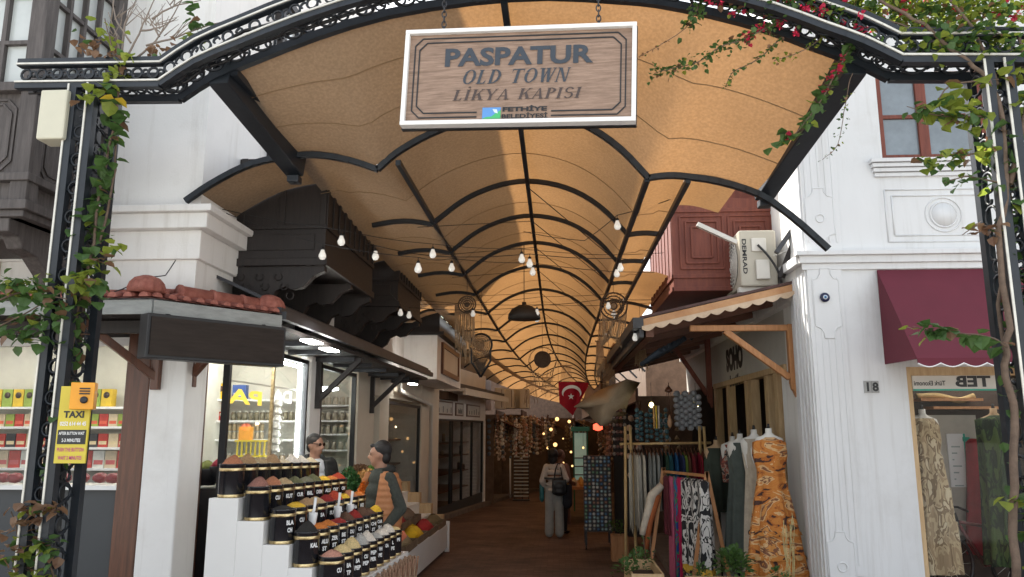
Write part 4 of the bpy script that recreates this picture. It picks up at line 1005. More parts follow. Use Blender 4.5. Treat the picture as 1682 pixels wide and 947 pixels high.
mb = MB(); serif_line(mb, 'LİKYA KAPISI', 0, -Hs * .19, Hs * .11, 207 * sc_, .28); mb.build('lettering', plain('brown_lettering', (.06, .04, .035), .5), SGN)
mb = MB(); put_text(mb, 'FETHİYE', sp(14 * sc_, -Hs * .338), rt3, up3, Hs * .062, 72 * sc_, bold=.045, lift=.001); put_text(mb, 'BELEDİYESİ', sp(14 * sc_, -Hs * .41), rt3, up3, Hs * .058, 74 * sc_, bold=.03, lift=.001); mb.build('lettering', M['black'], SGN)
mb = MB(); cx_, cy_ = -40 * sc_, -Hs * .38; w_, h_ = 15 * sc_, Hs * .058
mb.poly([sp(cx_ - w_, cy_ - h_, -.003), sp(cx_ + w_, cy_ - h_, -.003), sp(cx_ + w_, cy_ + h_, -.003), sp(cx_ - w_, cy_ + h_, -.003)])
mb.m = 1; mb.poly([sp(cx_ - w_, cy_ - h_, -.002), sp(cx_ + w_, cy_ - h_, -.002), sp(cx_ + w_, cy_ + h_ * .5, -.002), sp(cx_ + w_ * .4, cy_ - h_ * .1, -.002), sp(cx_, cy_ - h_ * .6, -.002), sp(cx_ - w_ * .6, cy_ - h_ * .7, -.002)])
mb.m = 2; mb.poly([sp(cx_ + w_ * .1, cy_ + h_ * .7, -.001), sp(cx_ + w_ * .3, cy_ + h_ * .1, -.001), sp(cx_ + w_ * .7, cy_ - h_ * .1, -.001), sp(cx_ + w_ * .6, cy_ + h_ * .6, -.001)])
mb.build('emblem', [plain('emblem_blue', (.10, .28, .62), .4), plain('emblem_green', (.06, .45, .16), .4), plain('emblem_pale', (.6, .72, .8), .4)], SGN)
for u in (725 - 854, 983 - 854):
    mb = MB(); a = sp(u * sc_, Hs / 2, -.04); zt_ = a.z + .42
    k = 0; z = a.z + .01
    while z < zt_:
        ax_ = (0, 1, 0) if k % 2 else (1, 0, 0)
        P = [Vector((a.x + (math.cos(t) * .014 if k % 2 else 0), a.y + (0 if k % 2 else math.cos(t) * .014), z + .018 + math.sin(t) * .024)) for t in [2 * PI * q / 10 for q in range(11)]]
        mb.tube(P, .0045, 4, cap=False); z += .036; k += 1
    mb.build('chain', M['darkmetal'], SGN)
# ================================================================== SPICE STAND
SY0, SY1 = 5.62, 8.15; SLP = -.035
M['standwhite'] = mat('white_stand_laminate', (.74, .73, .71), .5, var=.03, scale=2)
xe = [at(343, 818, Y=SY0).x] + [at(px, 880, Y=SY0).x for px in (388, 432, 476, 515)] + [at(560, 940, Y=SY0).x]
ztop = [at(px, py, Y=SY0).z for px, py in ((365, 818), (410, 856), (452, 895), (494, 933))]; ztop.append(ztop[-1] - .17)
ST = root('display_stand', ((xe[0] + xe[5]) / 2, 6.9, g(6.9)), 'white five-step display stand carrying rows of black spice buckets', 'display stand')
mb = MB()
for k in range(5):
    x0, x1 = xe[k], xe[k + 1]; z = ztop[k]
    mb.extr([Vector((x0, SY0, z)), Vector((x1, SY0, z)), Vector((x1, SY1, z + SLP * (SY1 - SY0))), Vector((x0, SY1, z + SLP * (SY1 - SY0)))], (0, 0, -(z + .3)))
mb.build('step', M['standwhite'], ST, bevel=.004)
M['bucket'] = mat('black_bucket_lacquer', (.012, .012, .015), .22, var=.3, scale=20, coat=.3)
RB_, HB = .092, .245
spc = {'brown coriander': (.20, .12, .06), 'dusty pink sumac': (.26, .12, .09), 'pale ginger': (.45, .32, .17), 'cream sesame': (.55, .45, .30), 'grey thyme': (.17, .16, .10), 'black pepper': (.02, .018, .016),
       'yellow turmeric': (.75, .42, .03), 'dark red chilli': (.25, .02, .015), 'red paprika': (.42, .05, .02), 'orange curry': (.55, .17, .03), 'olive mint': (.13, .13, .06), 'dark brown cumin': (.10, .05, .03),
       'tan cumin': (.36, .22, .11), 'white garlic': (.62, .56, .48), 'grey salt': (.38, .37, .34), 'terracotta pepper': (.40, .16, .08), 'pink salt': (.45, .22, .16), 'yellow nut': (.60, .46, .22)}
for k, c in spc.items(): M['sp_' + k] = mat(k.replace(' ', '_') + '_spice', tuple(x * .8 for x in c), .95, scale=90, bump=.9, bscale=130, col2=tuple(min(1, x * 1.5) for x in c))
rows_ = [
 ('top', 0, 8, ['terracotta pepper', 'tan cumin', 'pale ginger', 'tan cumin', 'cream sesame', 'white garlic', 'white garlic', 'cream sesame'], ['', '', '', '', '', '', '', '']),
 ('second', 1, 9, ['dusty pink sumac', 'terracotta pepper', 'pale ginger', 'olive mint', 'grey thyme', 'olive mint', 'yellow turmeric', 'orange curry', 'red paprika'], ['', 'CU', 'KUT', 'CUR', 'BIL', 'DEM', 'ALU', 'CAY', 'CH']),
 ('third', 2, 9, ['black pepper', 'yellow turmeric', 'tan cumin', 'pale ginger', 'dark red chilli', 'red paprika', 'yellow turmeric', 'terracotta pepper', 'orange curry'], ['BLA\nCH', 'CU', 'BI\nPI', 'SA', 'SU', 'PUL', 'CU', 'NA', 'KE']),
 ('fourth', 3, 9, ['black pepper', 'orange curry', 'orange curry', 'dark red chilli', 'dark brown cumin', 'dark red chilli', 'dark brown cumin', 'dark brown cumin', 'yellow turmeric'], ['KAL', 'ALU\nST', 'ZER\nST', 'BE\nST', 'DU\nST', 'CU\nGAR', 'SA\nST', 'CHI\nST', 'CAR\nSH']),
 ('lowest', 4, 9, ['pink salt', 'yellow nut', 'yellow nut', 'grey salt', 'white garlic', 'grey salt', 'white garlic', 'white garlic', 'yellow nut'], ['CU', 'BA\nTP', 'SA\nPEP', 'CU\nPEP', 'PEP\nPER', 'WH\nPE', 'GA', 'L\nPE', 'PE'])]
ordn = ['first', 'second', 'third', 'fourth', 'fifth', 'sixth', 'seventh', 'eighth', 'ninth']
proto = None
for rn, k, n, cols, labs in rows_:
    xc = (xe[k] + xe[k + 1]) / 2; z0 = ztop[k]
    for i in range(n):
        y = SY0 + .12 + i * .262; z = z0 + SLP * (y - SY0)
        lab = 'black spice bucket heaped with %s, %s from the front in the %s row' % (cols[i], ordn[i], rn)
        if proto is None:
            proto = root('spice_bucket', (xc, y, z), lab, 'bucket', 'black spice buckets on the white stand')
            mb = MB(); N = 22
            prof = [(RB_ * .96, .001), (RB_, .02), (RB_, HB - .012), (RB_ * 1.04, HB - .008), (RB_ * 1.04, HB), (RB_ * .93, HB), (RB_ * .93, HB - .03), (0, HB - .035)]
            mb.lathe((xc, y, z), prof, 24); bk = mb.build('bucket_body', M['bucket'], proto)
            for zz in (.004, HB - .052):
                mb = MB(); mb.lathe((xc, y, z), [(RB_ * 1.004, zz), (RB_ * 1.014, zz + .002), (RB_ * 1.014, zz + .020), (RB_ * 1.004, zz + .022)], 24); mb.build('gold_band', M['gold'], proto)
            r_ = proto
        else:
            r_ = bpy.data.objects.new('spice_bucket', None); COL.objects.link(r_); r_.location = (xc, y, z); ORG[r_.name] = Vector((xc, y, z)); tag(r_, lab, 'bucket', 'black spice buckets on the white stand')
            for ch in proto.children:
                if ch.name.split('.')[0] in ('bucket_body', 'gold_band'):
                    c_ = ch.copy(); COL.objects.link(c_); c_.parent = r_
        if rnd.random() < 2:
            r_.rotation_euler = (0, 0, 0)
        mb = MB(); h = rnd.uniform(.02, .075); ox, oy = rnd.uniform(-.012, .012), rnd.uniform(-.012, .012); b = 0; sm = mb.smooth; mb.smooth = True
        prof = [(RB_ * .93, HB - .02), (RB_ * .9, HB - .008), (RB_ * .62, HB + h * .4), (RB_ * .3, HB + h * .82), (RB_ * .12, HB + h * .97), (0, HB + h)]
        mb.lathe((xc, y, z), prof, 18)
        for v in mb.v[18:]:
            t = (v.z - z - HB) / h; v.x += ox * t + rnd.uniform(-.005, .005); v.y += oy * t + rnd.uniform(-.005, .005); v.z += rnd.uniform(-.006, .006)
        mb.build('spice', M['sp_' + cols[i]], r_)
        if labs[i]:
            mb = MB(); a = R(-38); nn = Vector((math.cos(a), math.sin(a), 0)); rt_ = Vector((-math.sin(a), math.cos(a), 0)); parts = labs[i].split('\n')
            for q, tx in enumerate(parts):
                put_text(mb, tx, Vector((xc, y, z + HB - .092 - .052 * q)) + nn * (RB_ + .003), rt_, (0, 0, 1), .033, .020 * len(tx), bold=.05, lift=.0)
            mb.build('lettering', M['white'], r_)
# three white scoops standing in the third row, one more in front
for (px, py, yy) in ((612, 668, 0), (708, 640, 1), (752, 620, 2)):
    pass
for i, (px, py, row, bi) in enumerate(((512, 866, 0, 0), (553, 853, 0, 0), (574, 848, 0, 0))):
    tip = at(px, py, X=xe[3] + .045)
    sc = root('scoop', tip, ['white plastic scoop stuck upright in the spices nearest the camera', 'white plastic scoop stuck upright in the spices, middle one of three', 'white plastic scoop stuck upright in the spices nearest the orange vest'][i], 'scoop', 'white scoops in the spice buckets')
    mb = MB(); mb.lathe(tip, [(.016, 0), (.036, .03), (.044, .10), (.041, .11), (.035, .10), (.02, .03)], 12, sy=.7, axis=(.05, .05, 1)); mb.build('bowl', M['white'], sc)
    mb = MB(); mb.tube([tip + Vector((0, 0, .09)), tip + Vector((.01, .01, .13)), tip + Vector((.016, .016, .22))], [.015, .011, .012], 8); mb.build('handle', M['white'], sc)
# cinnamon bundles on the ground-level shelf at the street end
M['cinn'] = mat('cinnamon_bark', (.16, .06, .03), .8, scale=20, bump=.4, col2=(.5, .36, .24), stretch=(1, 1, .3))
for i in range(7):
    y = 6.5 + i * .235; xc = xe[5] + .07; z = ztop[4] - .30 - .01 * i
    mb = MB()
    for q in range(9):
        a = q * 2.4; rr = .012 + .013 * math.sqrt(q); mb.cyl((xc + math.cos(a) * rr, y + math.sin(a) * rr, z), (xc + math.cos(a) * rr * 1.5, y + math.sin(a) * rr * 1.5, z + .26), .011, 6)
    mb.build('cinnamon_bundle', M['cinn'], None, o=(xc, y, z), label='bundle of cinnamon sticks below the lowest bucket row, %s from the front' % ordn[i], cat='cinnamon', group='cinnamon bundles beside the stand')
mb = MB(); mb.bx(xe[5] + .0, xe[5] + .16, 6.35, 8.1, -.3, ztop[4] - .37); mb.build('display_shelf', M['standwhite'], None, o=(xe[5] + .08, 7.2, g(7.2)), label='low white ledge holding the cinnamon bundles at the stand edge', cat='shelf')

# ================================================================== PRODUCE STALL beyond the stand
PX1 = -2.06; PY0, PY1 = 10.7, 14.7
PS = root('produce_stall', (-2.5, 12.7, g(12.7)), 'low white produce stall on castors with stepped wooden ends beside the street', 'stall')
mb = MB()
def wed(mb, x0, x1, y0, y1, zl, h): mb.extr([Vector((x0, y0, g(y0) + zl)), Vector((x1, y0, g(y0) + zl)), Vector((x1, y1, g(y1) + zl)), Vector((x0, y1, g(y1) + zl))], (0, 0, h))
wed(mb, PX1 - .3, PX1, PY0, PY1, .07, .42); wed(mb, -3.02 + .12, PX1 - .3, PY0, PY1, .07, .42)
for k in range(3): wed(mb, -2.9, PX1 - .3 - .22 * k, PY0 + .02, PY1 - .02, .49 + .2 * k, .2)
mb.build('base', M['standwhite'], PS, bevel=.005)
mb = MB(); wed(mb, PX1 - .05, PX1 + .03, PY1, PY1 + .08, .0, .54); mb.build('corner_post', M['standwhite'], PS)
for y in (PY0 + .15, PY1 - .3):
    mb = MB(); mb.lathe((PX1 - .06, y, g(y) + .036), [(.036, -.012), (.036, .012)], 12, axis=(1, 0, 0)); mb.build('castor', M['black'], PS)
for k in range(4):
    mb = MB(); wed(mb, PX1 - .30 - .22 * k, PX1 - .08 - .22 * k, PY1 - .1, PY1 + .12, .3, .36 + .2 * k)
    mb.build('end_block', M['palewood'], PS)
# crates and heaps
M['crate'] = mat('dry_brown_crate', (.12, .08, .05), .9, scale=10, bump=.3, col2=(.22, .15, .09))
M['herb'] = mat('parsley_green', (.015, .075, .012), .6, scale=20, col2=(.04, .15, .03))
goods = [  # name, label, color, px x,y, Y, size, leaf style
 ('dried_flowers', 'crate heaped with straw coloured dried flowers at the near corner of the stall', (.30, .23, .13), PX1 - .16, 11.05, .22, 'chip'),
 ('saffron', 'crate heaped with bright yellow dried petals on the stall front', (.75, .48, .02), PX1 - .18, 12.1, .22, 'fine'),
 ('dried_petals', 'crate heaped with red dried petals behind the yellow ones', (.42, .03, .03), PX1 - .18, 13.1, .2, 'fine'),
 ('dried_herbs', 'crate of olive brown dried herbs at the far end of the stall', (.16, .12, .06), PX1 - .18, 14.1, .2, 'chip'),
 ('dried_petals', 'crate of dark red petals on the second step of the stall', (.33, .03, .03), PX1 - .42, 11.9, .2, 'chip'),
 ('saffron', 'crate of yellow petals on the second step of the stall', (.70, .45, .03), PX1 - .42, 11.2, .18, 'chip'),
 ('dried_herbs', 'crate of brown mixed herbs on the second step of the stall', (.18, .12, .08), PX1 - .42, 12.8, .2, 'chip'),
 ('dried_herbs', 'crate of dark brown tea on the third step of the stall', (.10, .07, .05), PX1 - .64, 12.3, .2, 'chip'),
]
def heap(mb, c, rx, ry, h, n=200, s=.012):
    mb.lathe(c, [(1, 0), (.8, h * .45), (.5, h * .8), (.2, h * .97), (0, h)], 16, sx=rx, sy=ry)
    for _ in range(n):
        a = rnd.uniform(0, 2 * PI); r_ = math.sqrt(rnd.random()) * .97; z = h * (1 - r_ ** 1.6) + s * .3
        p = Vector(c) + Vector((math.cos(a) * r_ * rx, math.sin(a) * r_ * ry, z)); E = Euler((rnd.uniform(-.6, .6), rnd.uniform(-.6, .6), rnd.uniform(0, 6))).to_matrix()
        u = E @ Vector((s, 0, 0)); v = E @ Vector((0, s * rnd.uniform(.4, 1), 0)); mb.add([p - u - v, p + u - v, p + u + v, p - u + v], [(0, 1, 2, 3)])
for nm, lb, c, x, y, r_, st_ in goods:
    step = 0 if x > PX1 - .3 else (1 if x > PX1 - .5 else 2); z = g(y) + .49 + .2 * step
    gr = root('crate_of_' + nm, (x, y, z), lb, 'crate', 'crates of dried goods on the stall')
    mb = MB(); 
    for sx_ in (-1, 1): mb.box((x + sx_ * .17, y, z + .05), (.015, .86, .10)); mb.box((x, y + sx_ * .43, z + .05), (.34, .015, .10))
    mb.box((x, y, z + .012), (.34, .84, .02)); mb.build('crate', M['crate'], gr)
    mb = MB(); heap(mb, (x, y, z + .06), .165, .41, .17, 900, .015); mb.build(nm, colmat(c, .95), gr)
# green herb heaps near the vendors
def herb(px, py, Y, rx, h, lb, m, nm='herb_heap'):
    c = at(px, py, Y=Y); mb = MB(); hr = Vector((rx, rx, h))
    for _ in range(1400):
        a = rnd.uniform(0, 2 * PI); u = rnd.random(); r_ = math.sqrt(u); z = (1 - r_ ** 1.8) * h * rnd.uniform(.75, 1.12)
        p = c + Vector((math.cos(a) * r_ * rx, math.sin(a) * r_ * rx, z)); E = Euler((rnd.uniform(-1.2, 1.2), rnd.uniform(-1.2, 1.2), rnd.uniform(0, 6))).to_matrix(); s = rnd.uniform(.008, .017)
        mb.add([p + E @ Vector(v) * s for v in ((-1, -.6, 0), (0, -1, .2), (1, -.3, 0), (.8, .8, .2), (-.4, 1, 0))], [(0, 1, 2, 3, 4)])
    mb.lathe(c, [(rx * .8, 0), (rx * .6, h * .5), (0, h * .8)], 12)
    return mb.build(nm, m, None, o=c, label=lb, cat='produce')
herb(572, 815, 8.75, .21, .30, 'mound of curly dark green parsley between the two vendors', M['herb'])
herb(603, 800, 9.3, .24, .20, 'heap of pale orange dried fruit behind the parsley', mat('pale_orange_fruit', (.55, .27, .08), .8, scale=30, col2=(.65, .40, .15)), 'dried_fruit_heap')
herb(617, 793, 9.9, .22, .22, 'heap of bright green peppers behind the dried fruit', mat('light_green', (.12, .28, .05), .6, scale=30, col2=(.2, .38, .08)), 'pepper_heap')
herb(600, 832, 8.55, .15, .26, 'heap of bright orange dried apricots beside the orange vest', mat('bright_orange', (.62, .14, .01), .7, scale=40, col2=(.8, .25, .02)), 'apricot_heap')
herb(592, 784, 10.3, .30, .16, 'heap of brown nuts on the back counter by the pillar', mat('nut_brown', (.16, .07, .03), .7, scale=30, col2=(.35, .2, .1)), 'nut_heap')
mb = MB(); mb.bx(-2.88, -2.12, 8.35, 10.6, -.3, at(600, 812, Y=9.3).z); mb.build('counter', M['crate'], None, o=(-2.5, 9.5, g(9.5)), label='brown counter under the herb and fruit heaps behind the vendors', cat='counter')
# heaps in the shop doorway at left of the top row
for i, (px, py, c, lb) in enumerate(((316, 772, (.42, .25, .09), 'tub of tan spice in the shop doorway'), (340, 768, (.14, .16, .04), 'tub of olive green herbs in the shop doorway'), (362, 764, (.26, .02, .04), 'tub of dark red petals in the shop doorway'), (388, 764, (.6, .52, .36), 'tub of cream coloured grain in the shop doorway'))):
    p = at(px, py, Y=7.35); t_ = root('spice_tub', p - Vector((0, 0, .16)), lb, 'tub', 'spice tubs in the doorway')
    mb = MB(); mb.lathe(p - Vector((0, 0, .16)), [(.085, 0), (.1, .14), (.1, .155), (.09, .15)], 16); mb.build('tub', M['black'], t_)
    mb = MB(); heap(mb, p - Vector((0, 0, .02)), .09, .09, .09, 120, .008); mb.build('spice', colmat(c, .95), t_)
p = at(350, 790, Y=7.35); mb = MB(); mb.bx(at(300, 780, Y=7.35).x - .1, at(402, 780, Y=7.35).x, 7.2, 7.55, -.3, p.z - .06); mb.build('counter', M['black'], None, o=(-3.2, 7.35, 0), label='black counter under the spice tubs in the shop doorway', cat='counter')

# ================================================================== PRODUCTS ON SHELVES
def shelf_unit(nm, lb, x0, x1, y, zs, facing=-1, depth=.3):
    r_ = root(nm, ((x0 + x1) / 2, y, g(y)), lb, 'shelves')
    for z in zs:
        mb = MB(); mb.bx(x0, x1, y - depth, y - .01, z - .025, z); mb.build('shelf', M['white'], r_)
    return r_
zs1 = [at(60, py, Y=8.5).z for py in (668, 700, 734, 768)]
shelf_unit('shelf_unit', 'white wall shelves of packets behind the left shop window', -6.6, -4.32, 8.74, zs1)
_pk = {}
def packet(x, y, z, w, h, d, col, lb, grp, nm='spice_packet', cat='packet', ry=0, band=None, dot=None):
    key = (nm, round(w, 3), round(h, 3), col, band, dot)
    if key not in _pk:
        r_ = root(nm, (x, y, z), lb, cat, grp); mb = MB(); mb.bx(x - w / 2, x + w / 2, y - d / 2, y + d / 2, z, z + h); mb.build('carton', colmat(col, .45), r_)
        if band or dot:
            mb = MB()
            if band: mb.bx(x - w * .4, x + w * .4, y - d / 2 - .002, y - d / 2, z + h * .2, z + h * .45)
            if dot: mb.lathe((x, y - d / 2 - .003, z + h * .66), [(w * .3, 0), (w * .3, .003)], 12, axis=(0, 1, 0))
            mb.build('print', colmat(band or dot, .5), r_)
        _pk[key] = r_; return r_
    return copy_tree(_pk[key], (x, y, z), label=lb, group=grp)
def row(x0, x1, y, z, w, h, cols, lbf, grp, nm='spice_packet', cat='packet', gap=.01, **k):
    x = x0 + w / 2; i = 0
    while x + w / 2 <= x1:
        c, cn = cols[i % len(cols)]
        packet(x, y, z, w, h, .1, c, lbf % cn, grp, nm, cat, **k); x += w + gap; i += 1
Y1 = (( .62, .42, .02), 'yellow'); G1 = ((.25, .34, .05), 'lime green'); R1 = ((.42, .03, .02), 'red'); C1 = ((.55, .45, .3), 'cream'); K1 = ((.03, .03, .035), 'black'); O1 = ((.6, .22, .03), 'orange'); W1 = ((.6, .6, .55), 'white')
row(-6.6, -4.95, 8.55, zs1[0], .12, .20, [G1, Y1], '%s tea packet on the top shelf behind the left window', 'packets on the top left shelf', dot=(.05, .03, .02))
row(-4.9, -4.35, 8.55, zs1[0] + .02, .12, .19, [Y1], '%s coffee packet on the top shelf right of the gate post', 'yellow packets right of the gate post', dot=(.12, .04, .02))
row(-6.6, -4.35, 8.55, zs1[1], .10, .14, [G1, R1, C1], '%s box on the second shelf behind the left window', 'boxes on the second left shelf', 'product_box', 'box', band=(.6, .1, .05))
row(-6.6, -4.35, 8.55, zs1[2], .11, .15, [R1, C1, R1, K1], '%s box on the third shelf behind the left window', 'boxes on the third left shelf', 'product_box', 'box', band=(.6, .5, .3))
row(-6.6, -4.35, 8.55, zs1[3], .13, .19, [R1, W1, C1], '%s box on the bottom shelf behind the left window', 'boxes on the bottom left shelf', 'product_box', 'box', band=(.5, .1, .1))
mb = MB()
for i in range(16):
    x = -6.4 + i * .155; mb = MB(); mb.ball((x, 7.0 + .03 * (i % 3), zg + .06), .07, 8, 5, (1, 1, .7)); mb.build('fruit_bag', colmat((.22, .02, .025), .4), None, o=(x, 7.0, zg), label='dark red bag of dried fruit on the window ledge', cat='bag', group='red bags along the window ledge')
mb = MB(); mb.bx(-6.6, -3.9, 6.75, 7.25, zg - .04, zg); mb.build('window_ledge', M['offwhite'], None, o=(-5, 7, zg), label='pale ledge inside the left shop window holding red bags', cat='shelf')
zs2 = [at(400, py, Y=9.6).z for py in (655, 690, 721, 765)]
shelf_unit('shelf_unit', 'pale wall shelves behind the long street-side spice shop window', -5.1, -3.2, 9.88, zs2)
row(-4.68, -4.22, 9.7, zs2[0], .14, .20, [Y1], '%s coffee packet on the top shelf behind the street window', 'yellow packets on the top shelf', dot=(.10, .04, .02))
packet(-4.06, 9.7, zs2[0], .17, .18, .1, (.04, .10, .33), 'blue box beside the yellow packets on the top shelf', None, 'product_box', 'box', band=(.5, .5, .6))
row(-4.65, -4.2, 9.7, zs2[1], .075, .11, [R1, K1], '%s small tin on the second shelf behind the street window', 'tins on the second shelf', 'tin', 'tin', dot=(.6, .55, .45))
_jar = None
def jar(x, y, z, r_, h, lb, grp, col=(.20, .18, .12)):
    global _jar
    key = ('jar', r_, h, col)
    if key not in _pk:
        rr = root('glass_jar', (x, y, z), lb, 'jar', grp); mb = MB(); mb.lathe((x, y, z), [(r_, 0), (r_, h * .8), (r_ * .7, h * .86)], 12); mb.build('jar_body', colmat(col, .2), rr)
        mb = MB(); mb.lathe((x, y, z + h * .86), [(r_ * .8, 0), (r_ * .8, h * .14)], 12); mb.build('lid', M['trim'], rr); _pk[key] = rr; return rr
    return copy_tree(_pk[key], (x, y, z), label=lb, group=grp)
for i in range(12): jar(-4.13 + i * .075, 9.7, zs2[1], .032, .12, 'small dark jar on the second shelf behind the street window', 'jars on the second shelf')
for i in range(8): jar(-4.16 + i * .06, 9.68, zs2[2], .025, .10, 'small pale jar on the third shelf behind the street window', 'pale jars on the third shelf', (.5, .42, .28))
for i in range(8): jar(-4.16 + i * .06, 9.68, zs2[2] + .105, .025, .10, 'small pale jar stacked on the third shelf jars', 'stacked pale jars on the third shelf', (.45, .36, .22))
for i in range(2):
    x = -4.62 + i * .21; r_ = root('heart_box', (x, 9.7, zs2[2]), 'black gift box with a heart window, %s of two' % ('left' if i == 0 else 'right'), 'box', 'heart boxes on the third shelf')
    mb = MB(); mb.bx(x - .1, x + .1, 9.65, 9.75, zs2[2], zs2[2] + .19); mb.build('carton', M['black'], r_)
    mb = MB(); P = [Vector((x + .065 * (16 * math.sin(t) ** 3) / 16, 9.648, zs2[2] + .1 + .065 * (13 * math.cos(t) - 5 * math.cos(2 * t) - 2 * math.cos(3 * t) - math.cos(4 * t)) / 16)) for t in [2 * PI * k / 24 for k in range(24)]]
    mb.poly(P[::-1]); mb.build('heart_window', colmat((.5, .3, .18) if i == 0 else (.6, .22, .1), .3), r_)
for i in range(3): jar(-4.6 + i * .12, 9.7, zs2[3], .05, .2, 'dark glass jar on the bottom shelf behind the street window', 'jars on the bottom shelf', (.09, .03, .02))
for i in range(9): jar(-4.16 + i * .1, 9.68, zs2[3], .04, .15, 'pale nut jar on the bottom shelf behind the street window', 'nut jars on the bottom shelf', (.4, .32, .22))
# yellow sales rack and yellow/white hanging letters (read from behind, so mirrored)
LS = root('window_sign', (WX - .3, 8.2, 2.15), 'yellow and white shop name letters seen mirrored behind the street window', 'sign')
zc_ = at(430, 652, X=WX - .06)
for tx, m_, py0, px in (('AP', 'yl', 652, 404), ('AD', 'wl', 651, 464)):
    c = at(px, py0, X=WX - .1); mb = MB(); put_text(mb, {'AP': 'PA', 'AD': 'DA'}[tx], c, (0, -1, 0), (0, 0, 1), .145, .85 if tx == 'AP' else .62, bold=.03)
    # mirrored as seen from the street
    mb2 = MB(); mb2.v = mb.v; mb2.f = mb.f; mb2.mi = mb.mi; mb2.sm = mb.sm
    mb2.build('lettering', (mat('yellow_acrylic', (.8, .55, .05), .4, emit=(1, .7, .1), es=.35) if tx == 'AP' else mat('white_acrylic', (.85, .85, .85), .4, emit=(1, 1, 1), es=.4)), LS)
mb = MB(); mb.beam((WX - .1, 7.0, zc_.z + .13), (WX - .1, 9.1, zc_.z + .13), .015, .015); mb.build('rail', M['trim'], LS)
r_ = root('counter_rack', at(413, 730, Y=9.2), 'yellow wire rack with orange goods on the counter behind the window', 'rack')
p = at(413, 728, Y=9.2); mb = MB()
for k in range(7): mb.bx(p.x - .18 + k * .055, p.x - .165 + k * .055, p.y, p.y + .02, p.z - .14, p.z + .02)
mb.bx(p.x - .2, p.x + .2, p.y - .02, p.y + .1, p.z + .02, p.z + .04); mb.bx(p.x - .2, p.x + .2, p.y - .02, p.y + .1, p.z - .16, p.z - .14); mb.build('rack', M['yellow'], r_)
mb = MB(); mb.bx(p.x - .16, p.x - .02, p.y - .01, p.y + .09, p.z + .04, p.z + .2); mb.build('orange_pack', colmat((.8, .35, .05), .4), r_)
# tower of silver tins
x_, y_ = at(455, 700, Y=9.0).x, 9.0
for k in range(8):
    z = at(455, 742 - k * 12.5, Y=9.0).z; r_ = root('coffee_pot', (x_, y_, z), 'small silver coffee pot in the column beside the white light strip', 'pot', 'column of silver pots')
    mb = MB(); mb.lathe((x_, y_, z), [(.045, 0), (.05, .03), (.03, .06), (.036, .075)], 12); mb.build('pot_body', M['trim'], r_); mb = MB(); mb.ring((x_ + .055, y_, z + .04), .02, .005, 8, 4); mb.build('handle', M['trim'], r_)
shelf_unit('shelf_unit', 'white shelves behind the second narrow shop window', -4.6, -3.2, 12.28, [at(545, py, Y=12.1).z for py in (665, 690, 712, 738)])
for k, py in enumerate((665, 690, 712, 738)):
    z = at(545, py, Y=12.1).z
    for i in range(12): jar(-4.5 + i * .11, 12.1, z, .04, .14, 'pale jar on the shelves behind the narrow window', 'jars behind the narrow window', (.42, .38, .30))
# ================================================================== PEOPLE
def remesh(mb, name, m, parent, vox=.012, smooth=6, inflate=0):
    """melt overlapping volumes into one continuous skin"""
    o = mb.build(name, m, parent)
    md = o.modifiers.new('r', 'REMESH'); md.mode = 'VOXEL'; md.voxel_size = vox; md.use_smooth_shade = True
    s = o.modifiers.new('s', 'SMOOTH'); s.iterations = smooth; s.factor = .5
    dg = bpy.context.evaluated_depsgraph_get(); me = bpy.data.meshes.new_from_object(o.evaluated_get(dg)); o.modifiers.clear(); me.name = name
    me.materials.clear(); me.materials.append(m); o.data = me
    for p_ in me.polygons: p_.use_smooth = True
    return o
def limb(mb, pts, rs, n=10):
    pts = [Vector(p) for p in pts]
    for i in range(len(pts) - 1):
        mb.tube([pts[i], pts[i + 1]], [rs[i], rs[i + 1]], n)
    for p, r_ in zip(pts, rs): mb.ball(p, r_ * .995, n, 7)
class Fig:
    """all joints in figure space: x right, y forward, z up, feet at 0"""
    def __init__(s, base, rz, k=1.0): s.b = Vector(base); s.M = Matrix.Rotation(rz, 3, 'Z'); s.k = k
    def w(s, p): return s.b + s.M @ (Vector(p) * s.k)
def head(mb, F, c, turn, tilt=0, r=.098, ears=True):
    """head with nose, brow, chin, ears; c head centre, turn = yaw relative to the figure"""
    Mh = F.M @ Matrix.Rotation(turn, 3, 'Z') @ Matrix.Rotation(tilt, 3, 'X'); C = F.w(c); k = F.k
    def hp(x, y, z): return C + Mh @ (Vector((x, y, z)) * k)
    mb.ball(C + Mh @ Vector((0, -.008, .02)) * k, .1 * k, 14, 10, (.80, .98, 1.05), Mh)
    mb.ball(hp(0, .022, -.045), .075 * k, 12, 8, (.82, .92, .95), Mh)
    mb.ball(hp(0, .062, -.088), .03 * k, 8, 6, (1.1, .8, .8), Mh)
    mb.tube([hp(0, .088, .018), hp(0, .112, -.026), hp(0, .092, -.034)], [.010 * k, .017 * k, .013 * k], 8)
    mb.ball(hp(-.013, .09, -.03), .012 * k, 6, 5); mb.ball(hp(.013, .09, -.03), .012 * k, 6, 5)
    mb.ball(hp(0, .082, .03), .03 * k, 8, 6, (1.7, .5, .35), Mh)
    mb.ball(hp(0, .088, -.056), .014 * k, 8, 6, (1.7, .6, .6), Mh)
    for s_ in (-1, 1): mb.ball(hp(s_ * .078, -.008, -.005), .028 * k, 8, 6, (.35, .7, 1.1), Mh)
    return hp, Mh
